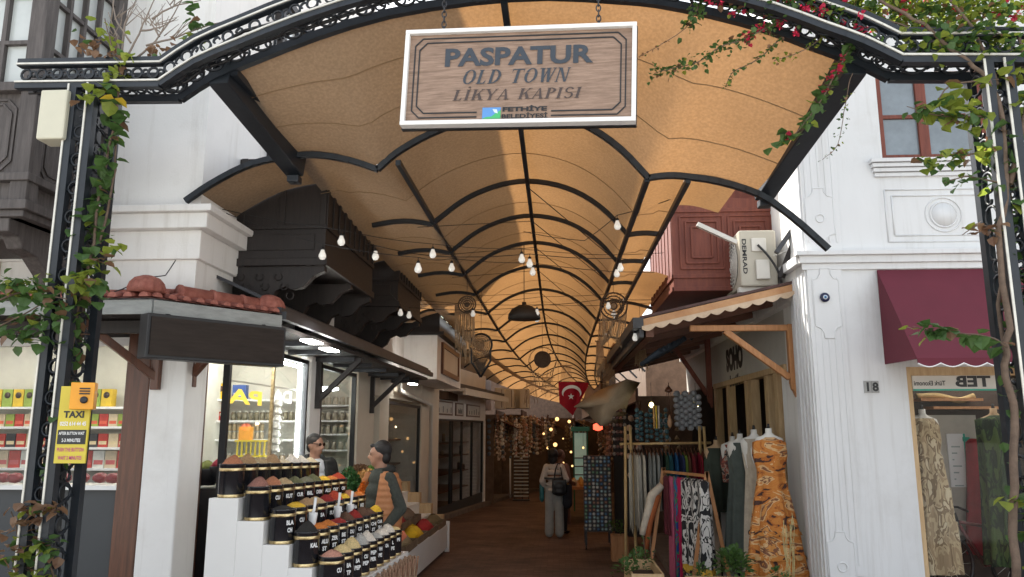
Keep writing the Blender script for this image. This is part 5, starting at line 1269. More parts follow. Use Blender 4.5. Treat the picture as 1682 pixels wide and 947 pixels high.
def hand(mb, F, wrist, d, palm, curl=.5, k=1.0, side=1):
    """palm, four fingers of unequal length and a thumb; d = direction of the hand, palm = palm normal (figure space)"""
    w_ = F.w(wrist); d = (F.M @ Vector(d)).normalized(); pn = (F.M @ Vector(palm)).normalized(); sd = d.cross(pn).normalized() * side; pn = sd.cross(d) * side
    K = F.k * k
    for t in (-.024, -.008, .008, .024): mb.tube([w_ + sd * t * .7 * K, w_ + d * .085 * K + sd * t * 1.2 * K], [.017 * K, .015 * K], 8)
    for t, L in ((-.032, .062), (-.011, .076), (.011, .082), (.032, .072)):
        a = w_ + d * .088 * K + sd * t * K; b = a + (d * math.cos(curl * .6) + pn * math.sin(curl * .6)) * L * .45 * K
        c = b + (d * math.cos(curl * 1.6) + pn * math.sin(curl * 1.6)) * L * .32 * K; e = c + (d * math.cos(curl * 2.4) + pn * math.sin(curl * 2.4)) * L * .25 * K
        mb.tube([a, b, c, e], [.0095 * K, .009 * K, .0085 * K, .007 * K], 7)
    a = w_ + d * .025 * K + sd * .025 * K
    mb.tube([a, a + (d * .6 + sd * .7 + pn * .3).normalized() * .04 * K, a + (d * .75 + sd * .5 + pn * .5).normalized() * .075 * K], [.014 * K, .011 * K, .008 * K], 7)
M['jeans_dark'] = mat('dark_denim', (.03, .032, .04), .9, scale=30, bump=.3)
M['vest'] = mat('rust_orange_quilted_nylon', (.36, .14, .05), .6, scale=9, bump=.5, bscale=18, col2=(.46, .20, .08))
M['sweater'] = mat('dark_olive_sweater', (.045, .050, .042), .95, var=.25, scale=40, bump=.4)
M['jacket'] = mat('near_black_jacket', (.018, .019, .018), .8, var=.3, scale=12, bump=.3)
M['tee'] = mat('white_tshirt', (.62, .64, .66), .9, var=.05)

# --- vendor in the orange vest, seen from his left-behind, looking left towards the shop
Y_ = 8.45; b = at(625, 800, Y=Y_); F = Fig((b.x, Y_, g(Y_)), R(128), (at(634, 727, Y=Y_).z - g(Y_)) / 1.76)   # figure forward = towards -X (rz 90 is -X)
PO = root('person', F.b, 'man in a rust orange quilted vest over a dark olive sweater reaching towards the spices', 'person')
Lh = (-.30, .50, 1.16); Rh = (.20, .20, .92)
mb = MB()
hp, Mh = head(mb, F, (0, .02, 1.645), R(-34), R(-2))
mb.tube([F.w((0, -.01, 1.42)), F.w((0, .01, 1.60))], [.068 * F.k, .058 * F.k], 12)
for z, rx, ry in ((1.38, .13, .085), (1.25, .14, .10), (1.1, .14, .12), (.98, .14, .12), (.9, .14, .11)): mb.ball(F.w((0, .01, z)), F.k, 14, 8, (rx, ry, .11), F.M)
limb(mb, [F.w(p) for p in ((.16, 0, 1.40), (.33, .10, 1.20), (.46, .33, 1.16))], [.048, .044, .034]); limb(mb, [F.w(p) for p in ((-.18, 0, 1.40), (-.25, -.06, 1.14), (-.24, .10, .94))], [.06, .048, .034])
hand(mb, F, (.465, .34, 1.16), (.45, .85, .25), (0, .3, -1), .5); hand(mb, F, (-.24, .11, .935), (.1, .7, -.7), (1, 0, 0), .7, side=-1)
for s_ in (-1, 1): limb(mb, [F.w(p) for p in ((s_ * .09, 0, .92), (s_ * .11, .02, .5), (s_ * .11, -.02, .08))], [.095, .06, .042]); mb.ball(F.w((s_ * .11, .06, .05)), .05, 8, 6, (1, 2.2, .8), F.M)
remesh(mb, 'body', M['skin'], PO)
mb = MB()   # sweater
for z, rx, ry, yo in ((1.40, .165, .11, 0), (1.28, .18, .13, .015), (1.14, .18, .16, .035), (1.02, .175, .17, .05), (.93, .175, .15, .03)): mb.ball(F.w((0, yo, z)), F.k, 16, 8, (rx, ry, .12), F.M)
limb(mb, [F.w(p) for p in ((.18, 0, 1.42), (.33, .10, 1.21), (.45, .31, 1.165))], [.08, .064, .046]); limb(mb, [F.w(p) for p in ((-.19, 0, 1.42), (-.275, -.09, 1.15), (-.25, .08, .955))], [.078, .066, .05])
mb.tube([F.w((0, -.01, 1.45)), F.w((0, .0, 1.53))], [.085, .07], 14)
remesh(mb, 'sweater', M['sweater'], PO, .013, 4)
mb = MB()   # open quilted vest: back and sides
for i, z in enumerate((1.44, 1.385, 1.33, 1.275, 1.22, 1.165, 1.11, 1.055, 1.0, .945, .89)):
    rx = (.19, .215, .222, .226, .226, .226, .226, .226, .226, .225, .215)[i]; ry = (.12, .15, .162, .17, .178, .185, .19, .195, .198, .195, .18)[i]; n = 30
    for s_ in (-1, 1):   # two halves leave the front open
        P = []
        for q in range(n // 2 + 1):
            a = -PI / 2 + s_ * (PI * .70) * q / (n // 2); P.append(F.w((math.cos(a) * rx * 1.0, math.sin(a) * ry * 1.05 + .004 * i, z)))
        mb.tube(P, .039 * F.k, 8)
limb(mb, [F.w((s, 0, 1.45)) for s in (-.13, 0)], [.05, .05]); limb(mb, [F.w((s, -.02, 1.46)) for s in (.13, 0)], [.05, .05])
remesh(mb, 'vest', M['vest'], PO, .013, 2)
mb = MB()   # hood rolled behind the neck
mb.tube([F.w((.11, .02, 1.49)), F.w((.08, -.08, 1.51)), F.w((0, -.12, 1.50)), F.w((-.08, -.08, 1.51)), F.w((-.11, .02, 1.49))], [.03, .045, .05, .045, .03], 10); mb.build('hood', M['jacket'], PO)
mb = MB()
for s_ in (-1, 1): limb(mb, [F.w(p) for p in ((s_ * .085, .0, .93), (s_ * .10, .03, .5), (s_ * .11, -.02, .1))], [.125, .085, .07])
mb.ball(F.w((0, 0, .93)), F.k, 14, 8, (.175, .14, .12), F.M); remesh(mb, 'trousers', M['jeans_dark'], PO, .014, 4)
for s_ in (-1, 1): mb = MB(); mb.ball(F.w((s_ * .11, .05, .045)), .052, 10, 6, (1, 2.6, .85), F.M); mb.build('shoe', M['black'], PO)
mb = MB(); mb.ball(hp(0, -.03, .05), .102 * F.k, 16, 10, (.86, .95, .92), Mh); mb.ball(hp(0, -.06, -.02), .075 * F.k, 12, 8, (1, .7, 1), Mh); mb.ball(hp(0, .06, .09), .04, 10, 6, (1.3, 1, .6), Mh)
remesh(mb, 'hair', M['hair'], PO, .01, 2)
mb = MB(); p = F.w((-.243, .085, .955)); mb.ring(p, .044, .008, 14, 5, axis=F.M @ Vector((.05, .7, -.65))); mb.ball(p + F.M @ Vector((-.04, 0, .01)), .02, 8, 5); mb.build('watch', M['charcoal'], PO)
mb = MB(); mb.ball(hp(-.032, .083, .012), .008, 6, 5); mb.ball(hp(.032, .083, .012), .008, 6, 5); mb.build('eye', M['black'], PO)
# folded orange jacket carried at the hip
mb = MB(); c0 = F.w((-.24, .15, .85)); mb.tube([c0, c0 + Vector((.10, -.02, .0)), c0 + Vector((.22, 0, .04)), c0 + Vector((.31, .02, .09))], [.045, .065, .07, .035], 12)
for v in mb.v: v += Vector((rnd.uniform(-.006, .006), rnd.uniform(-.006, .006), rnd.uniform(-.006, .006)))
mb.build('rolled_garment', mat('orange_red_cloth', (.42, .10, .05), .8, scale=9, bump=.5, col2=(.55, .17, .08)), None, o=c0, label='rolled orange-red garment held at the hip of the man in the vest', cat='garment')

# --- vendor with sunglasses behind the top row
Y_ = 8.8; b = at(510, 900, Y=Y_); zh = at(510, 722, Y=Y_).z; F = Fig((b.x, Y_, zh - 1.70), R(205), 1.0)
PV = root('person', F.b, 'man in dark open jacket, white T-shirt and sunglasses standing behind the top bucket row', 'person')
mb = MB(); hp, Mh = head(mb, F, (0, .02, 1.64), R(45), R(-4), .1)
mb.tube([F.w((0, -.01, 1.42)), F.w((0, .01, 1.60))], [.066, .056], 12)
for z, rx, ry in ((1.38, .17, .11), (1.25, .18, .12), (1.1, .165, .12), (.98, .165, .12)): mb.ball(F.w((0, 0, z)), 1, 14, 8, (rx, ry, .11), F.M)
for s_ in (-1, 1): limb(mb, [F.w(p) for p in ((s_ * .18, 0, 1.4), (s_ * .25, -.02, 1.1), (s_ * .22, .16, .9))], [.06, .048, .034]); hand(mb, F, (s_ * .22, .17, .9), (0, 1, -.2), (0, 0, -1), .5, side=s_)
for s_ in (-1, 1): limb(mb, [F.w(p) for p in ((s_ * .09, 0, .92), (s_ * .11, .02, .5), (s_ * .11, -.02, .08))], [.095, .06, .042]); mb.ball(F.w((s_ * .11, .06, .05)), .05, 8, 6, (1, 2.2, .8), F.M)
remesh(mb, 'body', M['skin'], PV)
mb = MB()
for z, rx, ry in ((1.39, .175, .12), (1.25, .185, .13), (1.1, .18, .135), (.97, .18, .13)): mb.ball(F.w((0, .012, z)), 1, 14, 8, (rx, ry, .11), F.M)
remesh(mb, 'tshirt', M['tee'], PV, .013, 3)
mb = MB()
for i in range(10):
    z = 1.44 - i * .06; rx = .19 + .018 * min(i, 3); ry = .12 + .014 * min(i, 3)
    for s_ in (-1, 1): mb.tube([F.w((math.cos(a) * rx, math.sin(a) * ry, z)) for a in [-PI / 2 + s_ * PI * .83 * q / 14 for q in range(15)]], .036, 8)
for s_ in (-1, 1): limb(mb, [F.w(p) for p in ((s_ * .17, 0, 1.42), (s_ * .26, -.03, 1.12), (s_ * .225, .14, .91))], [.09, .072, .055])
mb.tube([F.w((.10, .05, 1.46)), F.w((.09, -.07, 1.50)), F.w((0, -.10, 1.50)), F.w((-.09, -.07, 1.50)), F.w((-.10, .05, 1.46))], [.03, .042, .045, .042, .03], 8)
remesh(mb, 'jacket', M['jacket'], PV, .014, 3)
mb = MB()
for s_ in (-1, 1): limb(mb, [F.w(p) for p in ((s_ * .085, .0, .93), (s_ * .10, .03, .5), (s_ * .11, -.02, .1))], [.115, .08, .07])
remesh(mb, 'trousers', M['jeans_dark'], PV, .016, 3)
mb = MB(); mb.ball(hp(0, -.022, .045), .102, 16, 10, (.85, .97, .88), Mh); mb.ball(hp(0, -.055, -.02), .07, 12, 8, (1, .7, 1), Mh); remesh(mb, 'hair', mat('short_dark_hair', (.03, .026, .024), .7), PV, .01, 2)
mb = MB()
for s_ in (-1, 1): mb.ball(hp(s_ * .036, .092, .015), .026, 10, 6, (1, .3, .75), Mh); mb.tube([hp(s_ * .06, .08, .02), hp(s_ * .082, -.02, .02)], .004, 5)
mb.tube([hp(-.02, .1, .02), hp(.02, .1, .02)], .004, 5); mb.build('sunglasses', mat('amber_black_lenses', (.04, .015, .008), .15), PV)

# --- woman walking away with two bags
b = gnd(911, 883); Y_ = b.y; F = Fig(b, R(-8), (at(905, 737, Y=Y_).z - g(Y_)) / 1.73)
PW = root('person', F.b, 'woman seen from behind in cream striped blouse and pale grey trousers', 'person')
mb = MB(); hp, Mh = head(mb, F, (0, .01, 1.60), R(-25))
mb.tube([F.w((0, -.01, 1.38)), F.w((0, .01, 1.56))], [.058, .05], 10)
for z, rx, ry in ((1.34, .145, .10), (1.2, .15, .11), (1.05, .135, .105), (.92, .16, .12)): mb.ball(F.w((0, 0, z)), 1, 14, 8, (rx, ry, .1), F.M)
limb(mb, [F.w(p) for p in ((-.16, 0, 1.36), (-.22, -.02, 1.1), (-.19, .12, .9))], [.05, .04, .03]); limb(mb, [F.w(p) for p in ((.16, 0, 1.36), (.24, -.02, 1.12), (.20, .17, 1.05))], [.05, .04, .03])
hand(mb, F, (-.19, .13, .89), (0, .5, -.8), (1, 0, 0), .8); hand(mb, F, (.2, .18, 1.05), (-.4, 1, 0), (0, 0, 1), .9)
for s_ in (-1, 1): limb(mb, [F.w(p) for p in ((s_ * .08, 0, .9), (s_ * .09, .02, .48), (s_ * .10, -.02, .08))], [.085, .055, .04]); mb.ball(F.w((s_ * .10, .05, .045)), .042, 8, 6, (1, 2.3, .8), F.M)
remesh(mb, 'body', M['skin_dark'], PW)
mb = MB()
for z, rx, ry in ((1.37, .15, .11), (1.27, .175, .125), (1.15, .17, .13), (1.03, .17, .135), (.93, .185, .145)): mb.ball(F.w((0, 0, z)), 1, 14, 8, (rx, ry, .085), F.M)
limb(mb, [F.w(p) for p in ((-.15, 0, 1.37), (-.235, -.02, 1.1), (-.20, .11, .94))], [.075, .07, .055]); limb(mb, [F.w(p) for p in ((.15, 0, 1.37), (.25, -.02, 1.13), (.21, .14, 1.07))], [.075, .07, .055])
o = remesh(mb, 'blouse', mat('cream_striped_blouse', (.52, .45, .40), .85, scale=3, stretch=(14, 14, .2), col2=(.68, .62, .56)), PW, .012, 3)
mb = MB(); mb.tube([F.w((math.cos(a) * .195, math.sin(a) * .15, 1.155)) for a in [2 * PI * q / 20 for q in range(21)]], .026, 6, cap=False); mb.build('waist_band', M['charcoal'], PW)
mb = MB()
for s_ in (-1, 1): limb(mb, [F.w(p) for p in ((s_ * .085, 0, .92), (s_ * .10, .01, .5), (s_ * .105, -.01, .1))], [.115, .098, .10])
mb.ball(F.w((0, 0, .93)), 1, 14, 8, (.18, .14, .1), F.M); remesh(mb, 'trousers', mat('pale_grey_trousers', (.30, .31, .30), .9, scale=8, bump=.4, col2=(.40, .40, .38)), PW, .013, 3)
for s_ in (-1, 1): mb = MB(); mb.ball(F.w((s_ * .10, .05, .04)), .045, 10, 6, (1, 2.6, .85), F.M); mb.build('shoe', M['white'], PW)
mb = MB(); mb.ball(hp(0, -.03, .03), .125, 16, 10, (.95, .95, 1), Mh); mb.ball(hp(0, -.05, -.07), .105, 12, 8, (1.05, .8, 1), Mh)
for v in mb.v: v += Vector([rnd.uniform(-.008, .008) for _ in range(3)])
remesh(mb, 'hair', M['hair'], PW, .014, 1)
def bag(nm, c, w_, h_, d_, m, lb, strap=None):
    r_ = root(nm, c, lb, 'bag'); c = Vector(c); mb = MB(); mb.box(c, (w_, d_, h_)); mb.ball(c + Vector((0, 0, -h_ * .35)), 1, 12, 8, (w_ * .55, d_ * .8, h_ * .3)); mb.ball(c, 1, 12, 8, (w_ * .55, d_ * .75, h_ * .5))
    remesh(mb, 'pouch', m, r_, .013, 4)
    if strap: mb = MB(); mb.tube(smoothpath(strap, 4), .014, 6); mb.build('strap', m, r_)
    return r_
bag('shoulder_bag', F.w((.13, -.17, 1.0)), .30, .30, .12, M['black'], 'black shoulder bag hanging on the right hip of the woman in the cream blouse', [F.w((.02, -.18, 1.1)), F.w((.06, -.13, 1.36)), F.w((.11, .0, 1.45)), F.w((.16, -.10, 1.3)), F.w((.20, -.18, 1.08))])
bag('tote_bag', F.w((.27, -.02, .83)), .20, .44, .14, mat('navy_cloth', (.012, .014, .022), .8), 'dark navy cloth bag hanging low on the right side of the woman')
bag('shopping_bag', F.w((-.26, .06, .88)), .10, .34, .12, mat('teal_plastic', (.03, .16, .18), .5), 'teal shopping bag in the left hand of the woman')

# --- companion in front of her
b = gnd(922, 876); F = Fig(b, R(-40), (at(920, 738, Y=b.y).z - g(b.y)) / 1.72)
PC = root('person', F.b, 'companion partly hidden in front of the woman in cream blouse, wearing a dusty pink top', 'person')
mb = MB(); hp, Mh = head(mb, F, (0, .01, 1.6), R(-20)); mb.tube([F.w((0, -.01, 1.38)), F.w((0, .01, 1.56))], [.06, .052], 10)
for z, rx, ry in ((1.34, .15, .1), (1.2, .155, .11), (1.05, .15, .11), (.92, .16, .12)): mb.ball(F.w((0, 0, z)), 1, 14, 8, (rx, ry, .1), F.M)
for s_ in (-1, 1):
    limb(mb, [F.w(p) for p in ((s_ * .16, 0, 1.36), (s_ * .22, -.02, 1.1), (s_ * .15, .2, 1.0))], [.05, .04, .03]); hand(mb, F, (s_ * .15, .21, 1.0), (0, 1, 0), (-s_, 0, 0), .7)
    limb(mb, [F.w(p) for p in ((s_ * .08, 0, .9), (s_ * .09, .02, .48), (s_ * .10, -.02, .08))], [.09, .06, .045]); mb.ball(F.w((s_ * .10, .05, .045)), .042, 8, 6, (1, 2.3, .8), F.M)
remesh(mb, 'body', M['skin_dark'], PC)
mb = MB()
for z, rx, ry in ((1.36, .16, .11), (1.2, .18, .13), (1.05, .18, .135), (.93, .18, .14)): mb.ball(F.w((0, 0, z)), 1, 14, 8, (rx, ry, .1), F.M)
for s_ in (-1, 1): limb(mb, [F.w(p) for p in ((s_ * .15, 0, 1.37), (s_ * .235, -.02, 1.1), (s_ * .16, .17, 1.01))], [.075, .065, .05])
remesh(mb, 'top', mat('dusty_pink_top', (.24, .15, .13), .9, scale=20), PC, .013, 3)
mb = MB()
for s_ in (-1, 1): limb(mb, [F.w(p) for p in ((s_ * .085, 0, .92), (s_ * .095, .01, .5), (s_ * .10, -.01, .1))], [.11, .075, .06])
remesh(mb, 'trousers', M['jeans_dark'], PC, .014, 3)
mb = MB(); mb.ball(hp(0, -.03, .03), .104, 14, 8, (.88, .95, .95), Mh); remesh(mb, 'hair', mat('auburn_hair', (.07, .03, .02), .7), PC, .012, 1)
for s_ in (-1, 1): mb = MB(); mb.ball(F.w((s_ * .10, .05, .04)), .045, 10, 6, (1, 2.6, .85), F.M); mb.build('shoe', M['black'], PC)
# ================================================================== RIGHT CLOTHES SHOP
def patmat(name, cols, scale=8, stretch=(1, 1, 1), vor=False, rough=.85, detail=2, dist=0):
    m = bpy.data.materials.new(name); m.use_nodes = True; n = m.node_tree.nodes; l = m.node_tree.links; p = n['Principled BSDF']; p.inputs['Roughness'].default_value = rough
    tc = n.new('ShaderNodeTexCoord'); mp = n.new('ShaderNodeMapping'); mp.inputs['Scale'].default_value = stretch; l.new(tc.outputs['Object'], mp.inputs[0])
    if vor: t = n.new('ShaderNodeTexVoronoi'); t.feature = 'F1'; t.inputs['Scale'].default_value = scale; o = t.outputs['Distance']
    else: t = n.new('ShaderNodeTexNoise'); t.inputs['Scale'].default_value = scale; t.inputs['Detail'].default_value = detail; t.inputs['Distortion'].default_value = dist; o = t.outputs['Fac']
    l.new(mp.outputs[0], t.inputs['Vector'])
    rp = n.new('ShaderNodeValToRGB'); rp.color_ramp.interpolation = 'CONSTANT'; e = rp.color_ramp.elements
    lo, hi = (.0, .75) if vor else (.34, .66)
    e[0].position = 0; e[0].color = (*cols[0], 1); e[1].position = lerp(lo, hi, 1 / len(cols)) ; e[1].color = (*cols[1], 1)
    for i, c in enumerate(cols[2:]): x = e.new(lerp(lo, hi, (i + 2) / len(cols))); x.color = (*c, 1)
    l.new(o, rp.inputs[0]); l.new(rp.outputs[0], p.inputs['Base Color'])
    m2 = n.new('ShaderNodeMapping'); m2.inputs['Scale'].default_value = (22, 22, 1.6); l.new(tc.outputs['Object'], m2.inputs[0]); z2 = n.new('ShaderNodeTexNoise'); z2.inputs['Scale'].default_value = 1; z2.inputs['Detail'].default_value = 4; l.new(m2.outputs[0], z2.inputs['Vector'])
    b = n.new('ShaderNodeBump'); b.inputs['Strength'].default_value = .9; b.inputs['Distance'].default_value = .03; l.new(z2.outputs['Fac'], b.inputs['Height']); l.new(b.outputs[0], p.inputs['Normal']); return m
def cloth(mb, c, levels, pleats=7, amp=.12, n=36, rz=0, ph=0, ragged=0):
    """hanging cloth: levels (z, rx, ry) from the top; pleats deepen downwards"""
    c = Vector(c); b = len(mb.v); sm = mb.smooth; mb.smooth = True; Mz = Matrix.Rotation(rz, 3, 'Z'); L = len(levels)
    for i, (z, rx, ry) in enumerate(levels):
        t = i / (L - 1)
        for j in range(n):
            a = 2 * PI * j / n; k = 1 + amp * t ** .7 * (math.sin(pleats * a + ph + .5 * math.sin(3 * t + ph)) + .4 * math.sin((2 * pleats + 1) * a + ph * 2))
            zz = z - (rnd.uniform(0, ragged) if i == L - 1 else 0)
            mb.v.append(c + Mz @ Vector((rx * k * math.cos(a), ry * k * math.sin(a), zz)))
    for i in range(L - 1):
        for j in range(n):
            a = b + i * n + j; d = b + i * n + (j + 1) % n; mb.face((a, d, d + n, a + n))
    mb.face([b + j for j in range(n)]); mb.smooth = sm
# bamboo rack
YB = 11.6
bl = at(1018, 729, Y=YB); br_ = at(1168, 727, Y=YB); zbar = bl.z
RK = root('bamboo_rack', ((bl.x + br_.x) / 2, YB, g(YB)), 'bamboo clothes rail with paired posts full of hanging garments', 'clothes rail')
M['bamboo'] = mat('bamboo_pole', (.40, .25, .10), .5, scale=10, stretch=(3, 3, .6), col2=(.60, .42, .20))
mb = MB(); mb.tube([bl, br_], .019, 8); mb.build('bar', M['bamboo'], RK)
for px, dx in ((1027, -.03), (1035, .03), (1149, -.03), (1156, .04)):
    a = at(px, 700, Y=YB - .03); mb = MB(); mb.tube([a, (a.x + dx * 1.5, YB - .03, g(YB))], .022, 8); mb.build('post', M['bamboo'], RK)
gar = [('cream fringed shawl', (.50, .45, .36)), ('cream fringed shawl', (.46, .42, .35)), ('pale grey fringed shawl', (.40, .38, .33)), ('cream knitted scarf', (.52, .47, .38)), ('black cardigan', (.015, .015, .018)), ('pale grey jumper', (.36, .36, .33)), ('light grey blouse', (.42, .42, .38)), ('grey blouse', (.33, .33, .3)), ('black top', (.02, .02, .02)), ('dark green top', (.02, .05, .03)), ('teal top', (.02, .10, .12)), ('dark teal shirt', (.015, .05, .07)), ('bright blue shirt', (.02, .12, .30)), ('navy shirt', (.02, .03, .09)), ('olive green shirt', (.14, .20, .03)), ('brown shirt', (.10, .04, .02)), ('dark red shirt', (.16, .01, .015)), ('maroon shirt', (.12, .01, .02)), ('crimson shirt', (.36, .01, .04)), ('rust shirt', (.22, .05, .02))]
for i, (nm, c) in enumerate(gar):
    x = lerp(bl.x + .16, br_.x - .14, i / (len(gar) - 1)); Lg = .98 if i < 4 else rnd.uniform(.72, .86)
    gr = root('garment', (x, YB, zbar - .05), nm + ' on the bamboo rail, ' + (['leftmost', 'second from its left end', 'third from its left end', 'fourth from its left end'][i] if i < 4 else 'between its %s and %s' % (gar[i - 1][0], gar[i + 1][0]) if i + 1 < len(gar) else 'rightmost'), 'garment', 'clothes on the bamboo rail')
    mb = MB(); cloth(mb, (x, YB, zbar - .12), [(0, .010, .05), (-.04, .02, .17), (-.12, .024, .21), (-Lg * .5, .026, .21), (-Lg, .030, .22)], 6, .22, 28, R(rnd.uniform(-14, 14)), i, .16 if i < 4 else .02)
    mb.build('cloth', colmat(c, .92), gr)
    mb = MB(); mb.tube([(x, YB, zbar + .02), (x, YB + .015, zbar - .02), (x, YB, zbar - .05)], .004, 4); mb.tube([(x, YB - .2, zbar - .15), (x, YB, zbar - .06), (x, YB + .2, zbar - .15)], .008, 5); mb.build('hanger', M['brownpost'], gr)
# A-frame rail with skirts
pa, pb = at(1090, 777, Y=10.9), at(1161, 778, Y=9.9); pa.z = pb.z = (pa.z + pb.z) / 2; zf = g(10)
AF = root('a_frame_rail', ((pa.x + pb.x) / 2, 10.4, zf), 'wooden A-frame clothes rail with long colourful printed skirts', 'clothes rail')
mb = MB(); mb.beam(pa, pb, .035, .035); mb.build('bar', M['orangewood'], AF)
dr = (pb - pa).normalized(); sd_ = Vector((dr.y, -dr.x, 0)) * -1
for P in (pa, pb):
    for s_ in (-1, 1):
        mb = MB(); f = P + Vector((1, 0, 0)) * .27 * s_ ; f.z = g(P.y); mb.beam(f, P + Vector((0, 0, .05)), .045, .03, up=(0, 1, 0)); mb.build('leg', M['orangewood'], AF)
bw = patmat('black_white_print', [(.015, .015, .018), (.015, .015, .018), (.62, .60, .57), (.62, .60, .57), (.02, .02, .02), (.6, .58, .55)], 6, (1.6, 1.6, 1), dist=.6)
bw2 = patmat('black_white_small_print', [(.5, .48, .45), (.03, .03, .03), (.02, .02, .02)], 14, (1, 1, 1), vor=True)
hem = patmat('yellow_hem_print', [(.55, .32, .03), (.6, .38, .05), (.03, .02, .02)], 14, (1, 1, .6))
multi = patmat('multicolour_print', [(.02, .06, .25), (.02, .25, .12), (.30, .02, .10), (.02, .15, .30), (.02, .3, .2)], 7, (1, 1, .6), dist=1)
multi2 = patmat('red_blue_print', [(.5, .03, .02), (.02, .08, .3), (.5, .08, .02), (.4, .02, .1)], 9, (1, 1, .7), dist=1)
sk = [('maroon top', colmat((.10, .012, .02), .9), .75, 0), ('rose pink skirt', colmat((.45, .09, .16), .85), 1.28, 0), ('blue and green printed skirt', multi, 1.26, 0), ('crimson skirt', colmat((.42, .01, .07), .85), 1.3, 0), ('red and blue printed skirt', multi2, 1.28, 0), ('black and white printed skirt with yellow hem', bw, 1.3, 1), ('black and white printed skirt with yellow hem', bw, 1.3, 1), ('black and white printed skirt with yellow hem', bw, 1.3, 1)]
for i, (nm, m_, Lg, hm) in enumerate(sk):
    t = (.06, .17, .26, .36, .45, .56, .72, .88)[i]; p = pa.lerp(pb, t); rx = .042 if i < 5 else .085
    lb = nm + (' at the far left end of the A-frame rail' if i == 0 else ' on the A-frame rail') + ({5: ', leftmost of three', 6: ', middle one of three', 7: ', rightmost of three'}.get(i, ''))
    gr = root('skirt', p, lb, 'skirt', 'clothes on the A-frame rail'); mb = MB(); cen = p + Vector((0, -.06, -.05)); 
    Ls = min(Lg, p.z - g(p.y) - .13)
    Z = [0, -.03, -.12, -Ls * .4, -Ls * .8]; 
    cloth(mb, cen, [(Z[0], rx * .5, .10), (Z[1], rx, .16), (Z[2], rx, .17), (Z[3], rx * 1.1, .18), (Z[4], rx * 1.2, .19)] + ([] if hm else [(-Ls, rx * 1.25, .20)]), 6, .2, 32, 0, i * 1.3); mb.build('cloth', m_, gr)
    if hm:
        mb = MB(); cloth(mb, cen, [(-Ls * .8, rx * 1.2, .19), (-Ls * .88, rx * 1.2, .19)], 6, .2, 32, 0, i * 1.3); mb.build('hem_band', hem, gr)
        mb = MB(); cloth(mb, cen, [(-Ls * .88, rx * 1.2, .19), (-Ls, rx * 1.25, .2)], 6, .2, 32, 0, i * 1.3); mb.build('hem', bw2, gr)
    mb = MB(); mb.tube([p + Vector((0, 0, .03)), p + Vector((0, 0, -.04))], .004, 4); mb.tube([p + Vector((0, -.17, -.05)), p + Vector((0, .1, -.05))], .006, 4); mb.build('hanger', M['black'], gr)
# long white sleeve garment at its left
p = at(1083, 800, Y=10.8); gr = root('jacket', p, 'cream jacket with orange trim hanging off the left of the A-frame rail', 'jacket'); mb = MB()
mb.tube([p + Vector((.04, 0, .03)), p + Vector((-.10, 0, -.10)), p + Vector((-.22, 0, -.50)), p + Vector((-.25, 0, -.62))], [.05, .06, .045, .04], 10); mb.build('sleeve', colmat((.55, .48, .38), .9), gr)
mb = MB(); mb.tube([p + Vector((-.02, .02, -.1)), p + Vector((-.15, .02, -.45)), p + Vector((-.20, .02, -.85))], [.05, .055, .02], 8); mb.build('trim', colmat((.35, .10, .03), .9), gr)
# mannequins with dresses
def mannequin(px, top, Y, rz, m, lb, levels, neckm='white', strap=None, parts=None):
    p = at(px, top, Y=Y); r_ = root('dress_form', (p.x, Y, g(Y) + .1), lb, 'mannequin'); k = 1
    mb = MB(); cloth(mb, (p.x, Y, p.z), [(0, .035, .035), (-.05, .036, .036), (-.075, .06, .045), (-.11, .15, .06), (-.16, .165, .08), (-.3, .15, .10), (-.45, .12, .09)], 2, 0, 24, rz); mb.build('bust', M['offwhite'] if neckm == 'white' else colmat((.45, .30, .17), .6), r_)
    mb = MB(); mb.tube([(p.x, Y, g(Y) + .1), (p.x, Y, p.z - .3)], .014, 6); mb.lathe((p.x, Y, g(Y) + .1), [(.16, 0), (.15, .02), (.02, .03)], 16); mb.tube([(p.x, Y, p.z), (p.x, Y, p.z + .05)], [.02, .012], 8); mb.build('stand', M['black'], r_)
    mb = MB(); cloth(mb, (p.x, Y, p.z), levels, 8, .13, 56, rz, px); mb.build('dress', m, r_)
    return r_, p
orange = patmat('orange_tiedye_print', [(.06, .025, .018), (.40, .12, .02), (.52, .20, .04), (.50, .17, .03), (.6, .38, .18), (.20, .08, .04), (.55, .24, .06)], 3.2, (1, 1, 2.2), detail=4, dist=1.4)
Yd = 8.95
_, p = mannequin(1262, 703, Yd, 0, orange, 'dress form in a one-shouldered orange printed maxi dress beside the white pillar', [(-.10, .10, .06), (-.16, .185, .10), (-.30, .19, .12), (-.45, .15, .105), (-.55, .15, .11), (-.8, .20, .14), (-1.1, .25, .17), (-1.4, .29, .19), (-1.62, .33, .21)])
mb = MB()
for z, rx, ry in ((-1.10, .262, .18), (-1.35, .295, .2)): cloth(mb, (p.x, Yd, p.z), [(z, rx * .97, ry * .97), (z - .02, rx * 1.05, ry * 1.06), (z - .05, rx * 1.07, ry * 1.07)], 11, .06, 44, 0, 3)
mb.build('flounce', patmat('brown_orange_flounce', [(.05, .02, .015), (.45, .17, .03), (.5, .3, .12)], 6, (1, 1, 1.5), dist=1), _)
mannequin(1238, 705, 9.5, 0, colmat((.42, .36, .28), .9), 'dress form in a cream long dress just behind the orange dress', [(-.11, .14, .08), (-.3, .15, .1), (-.5, .12, .1), (-1.0, .16, .13), (-1.62, .19, .15)])
mannequin(1215, 712, 9.95, 0, colmat((.07, .085, .075), .9), 'dress form in a grey-green sleeveless long dress', [(-.11, .12, .08), (-.3, .16, .11), (-.5, .14, .11), (-1.0, .19, .15), (-1.6, .24, .18)])
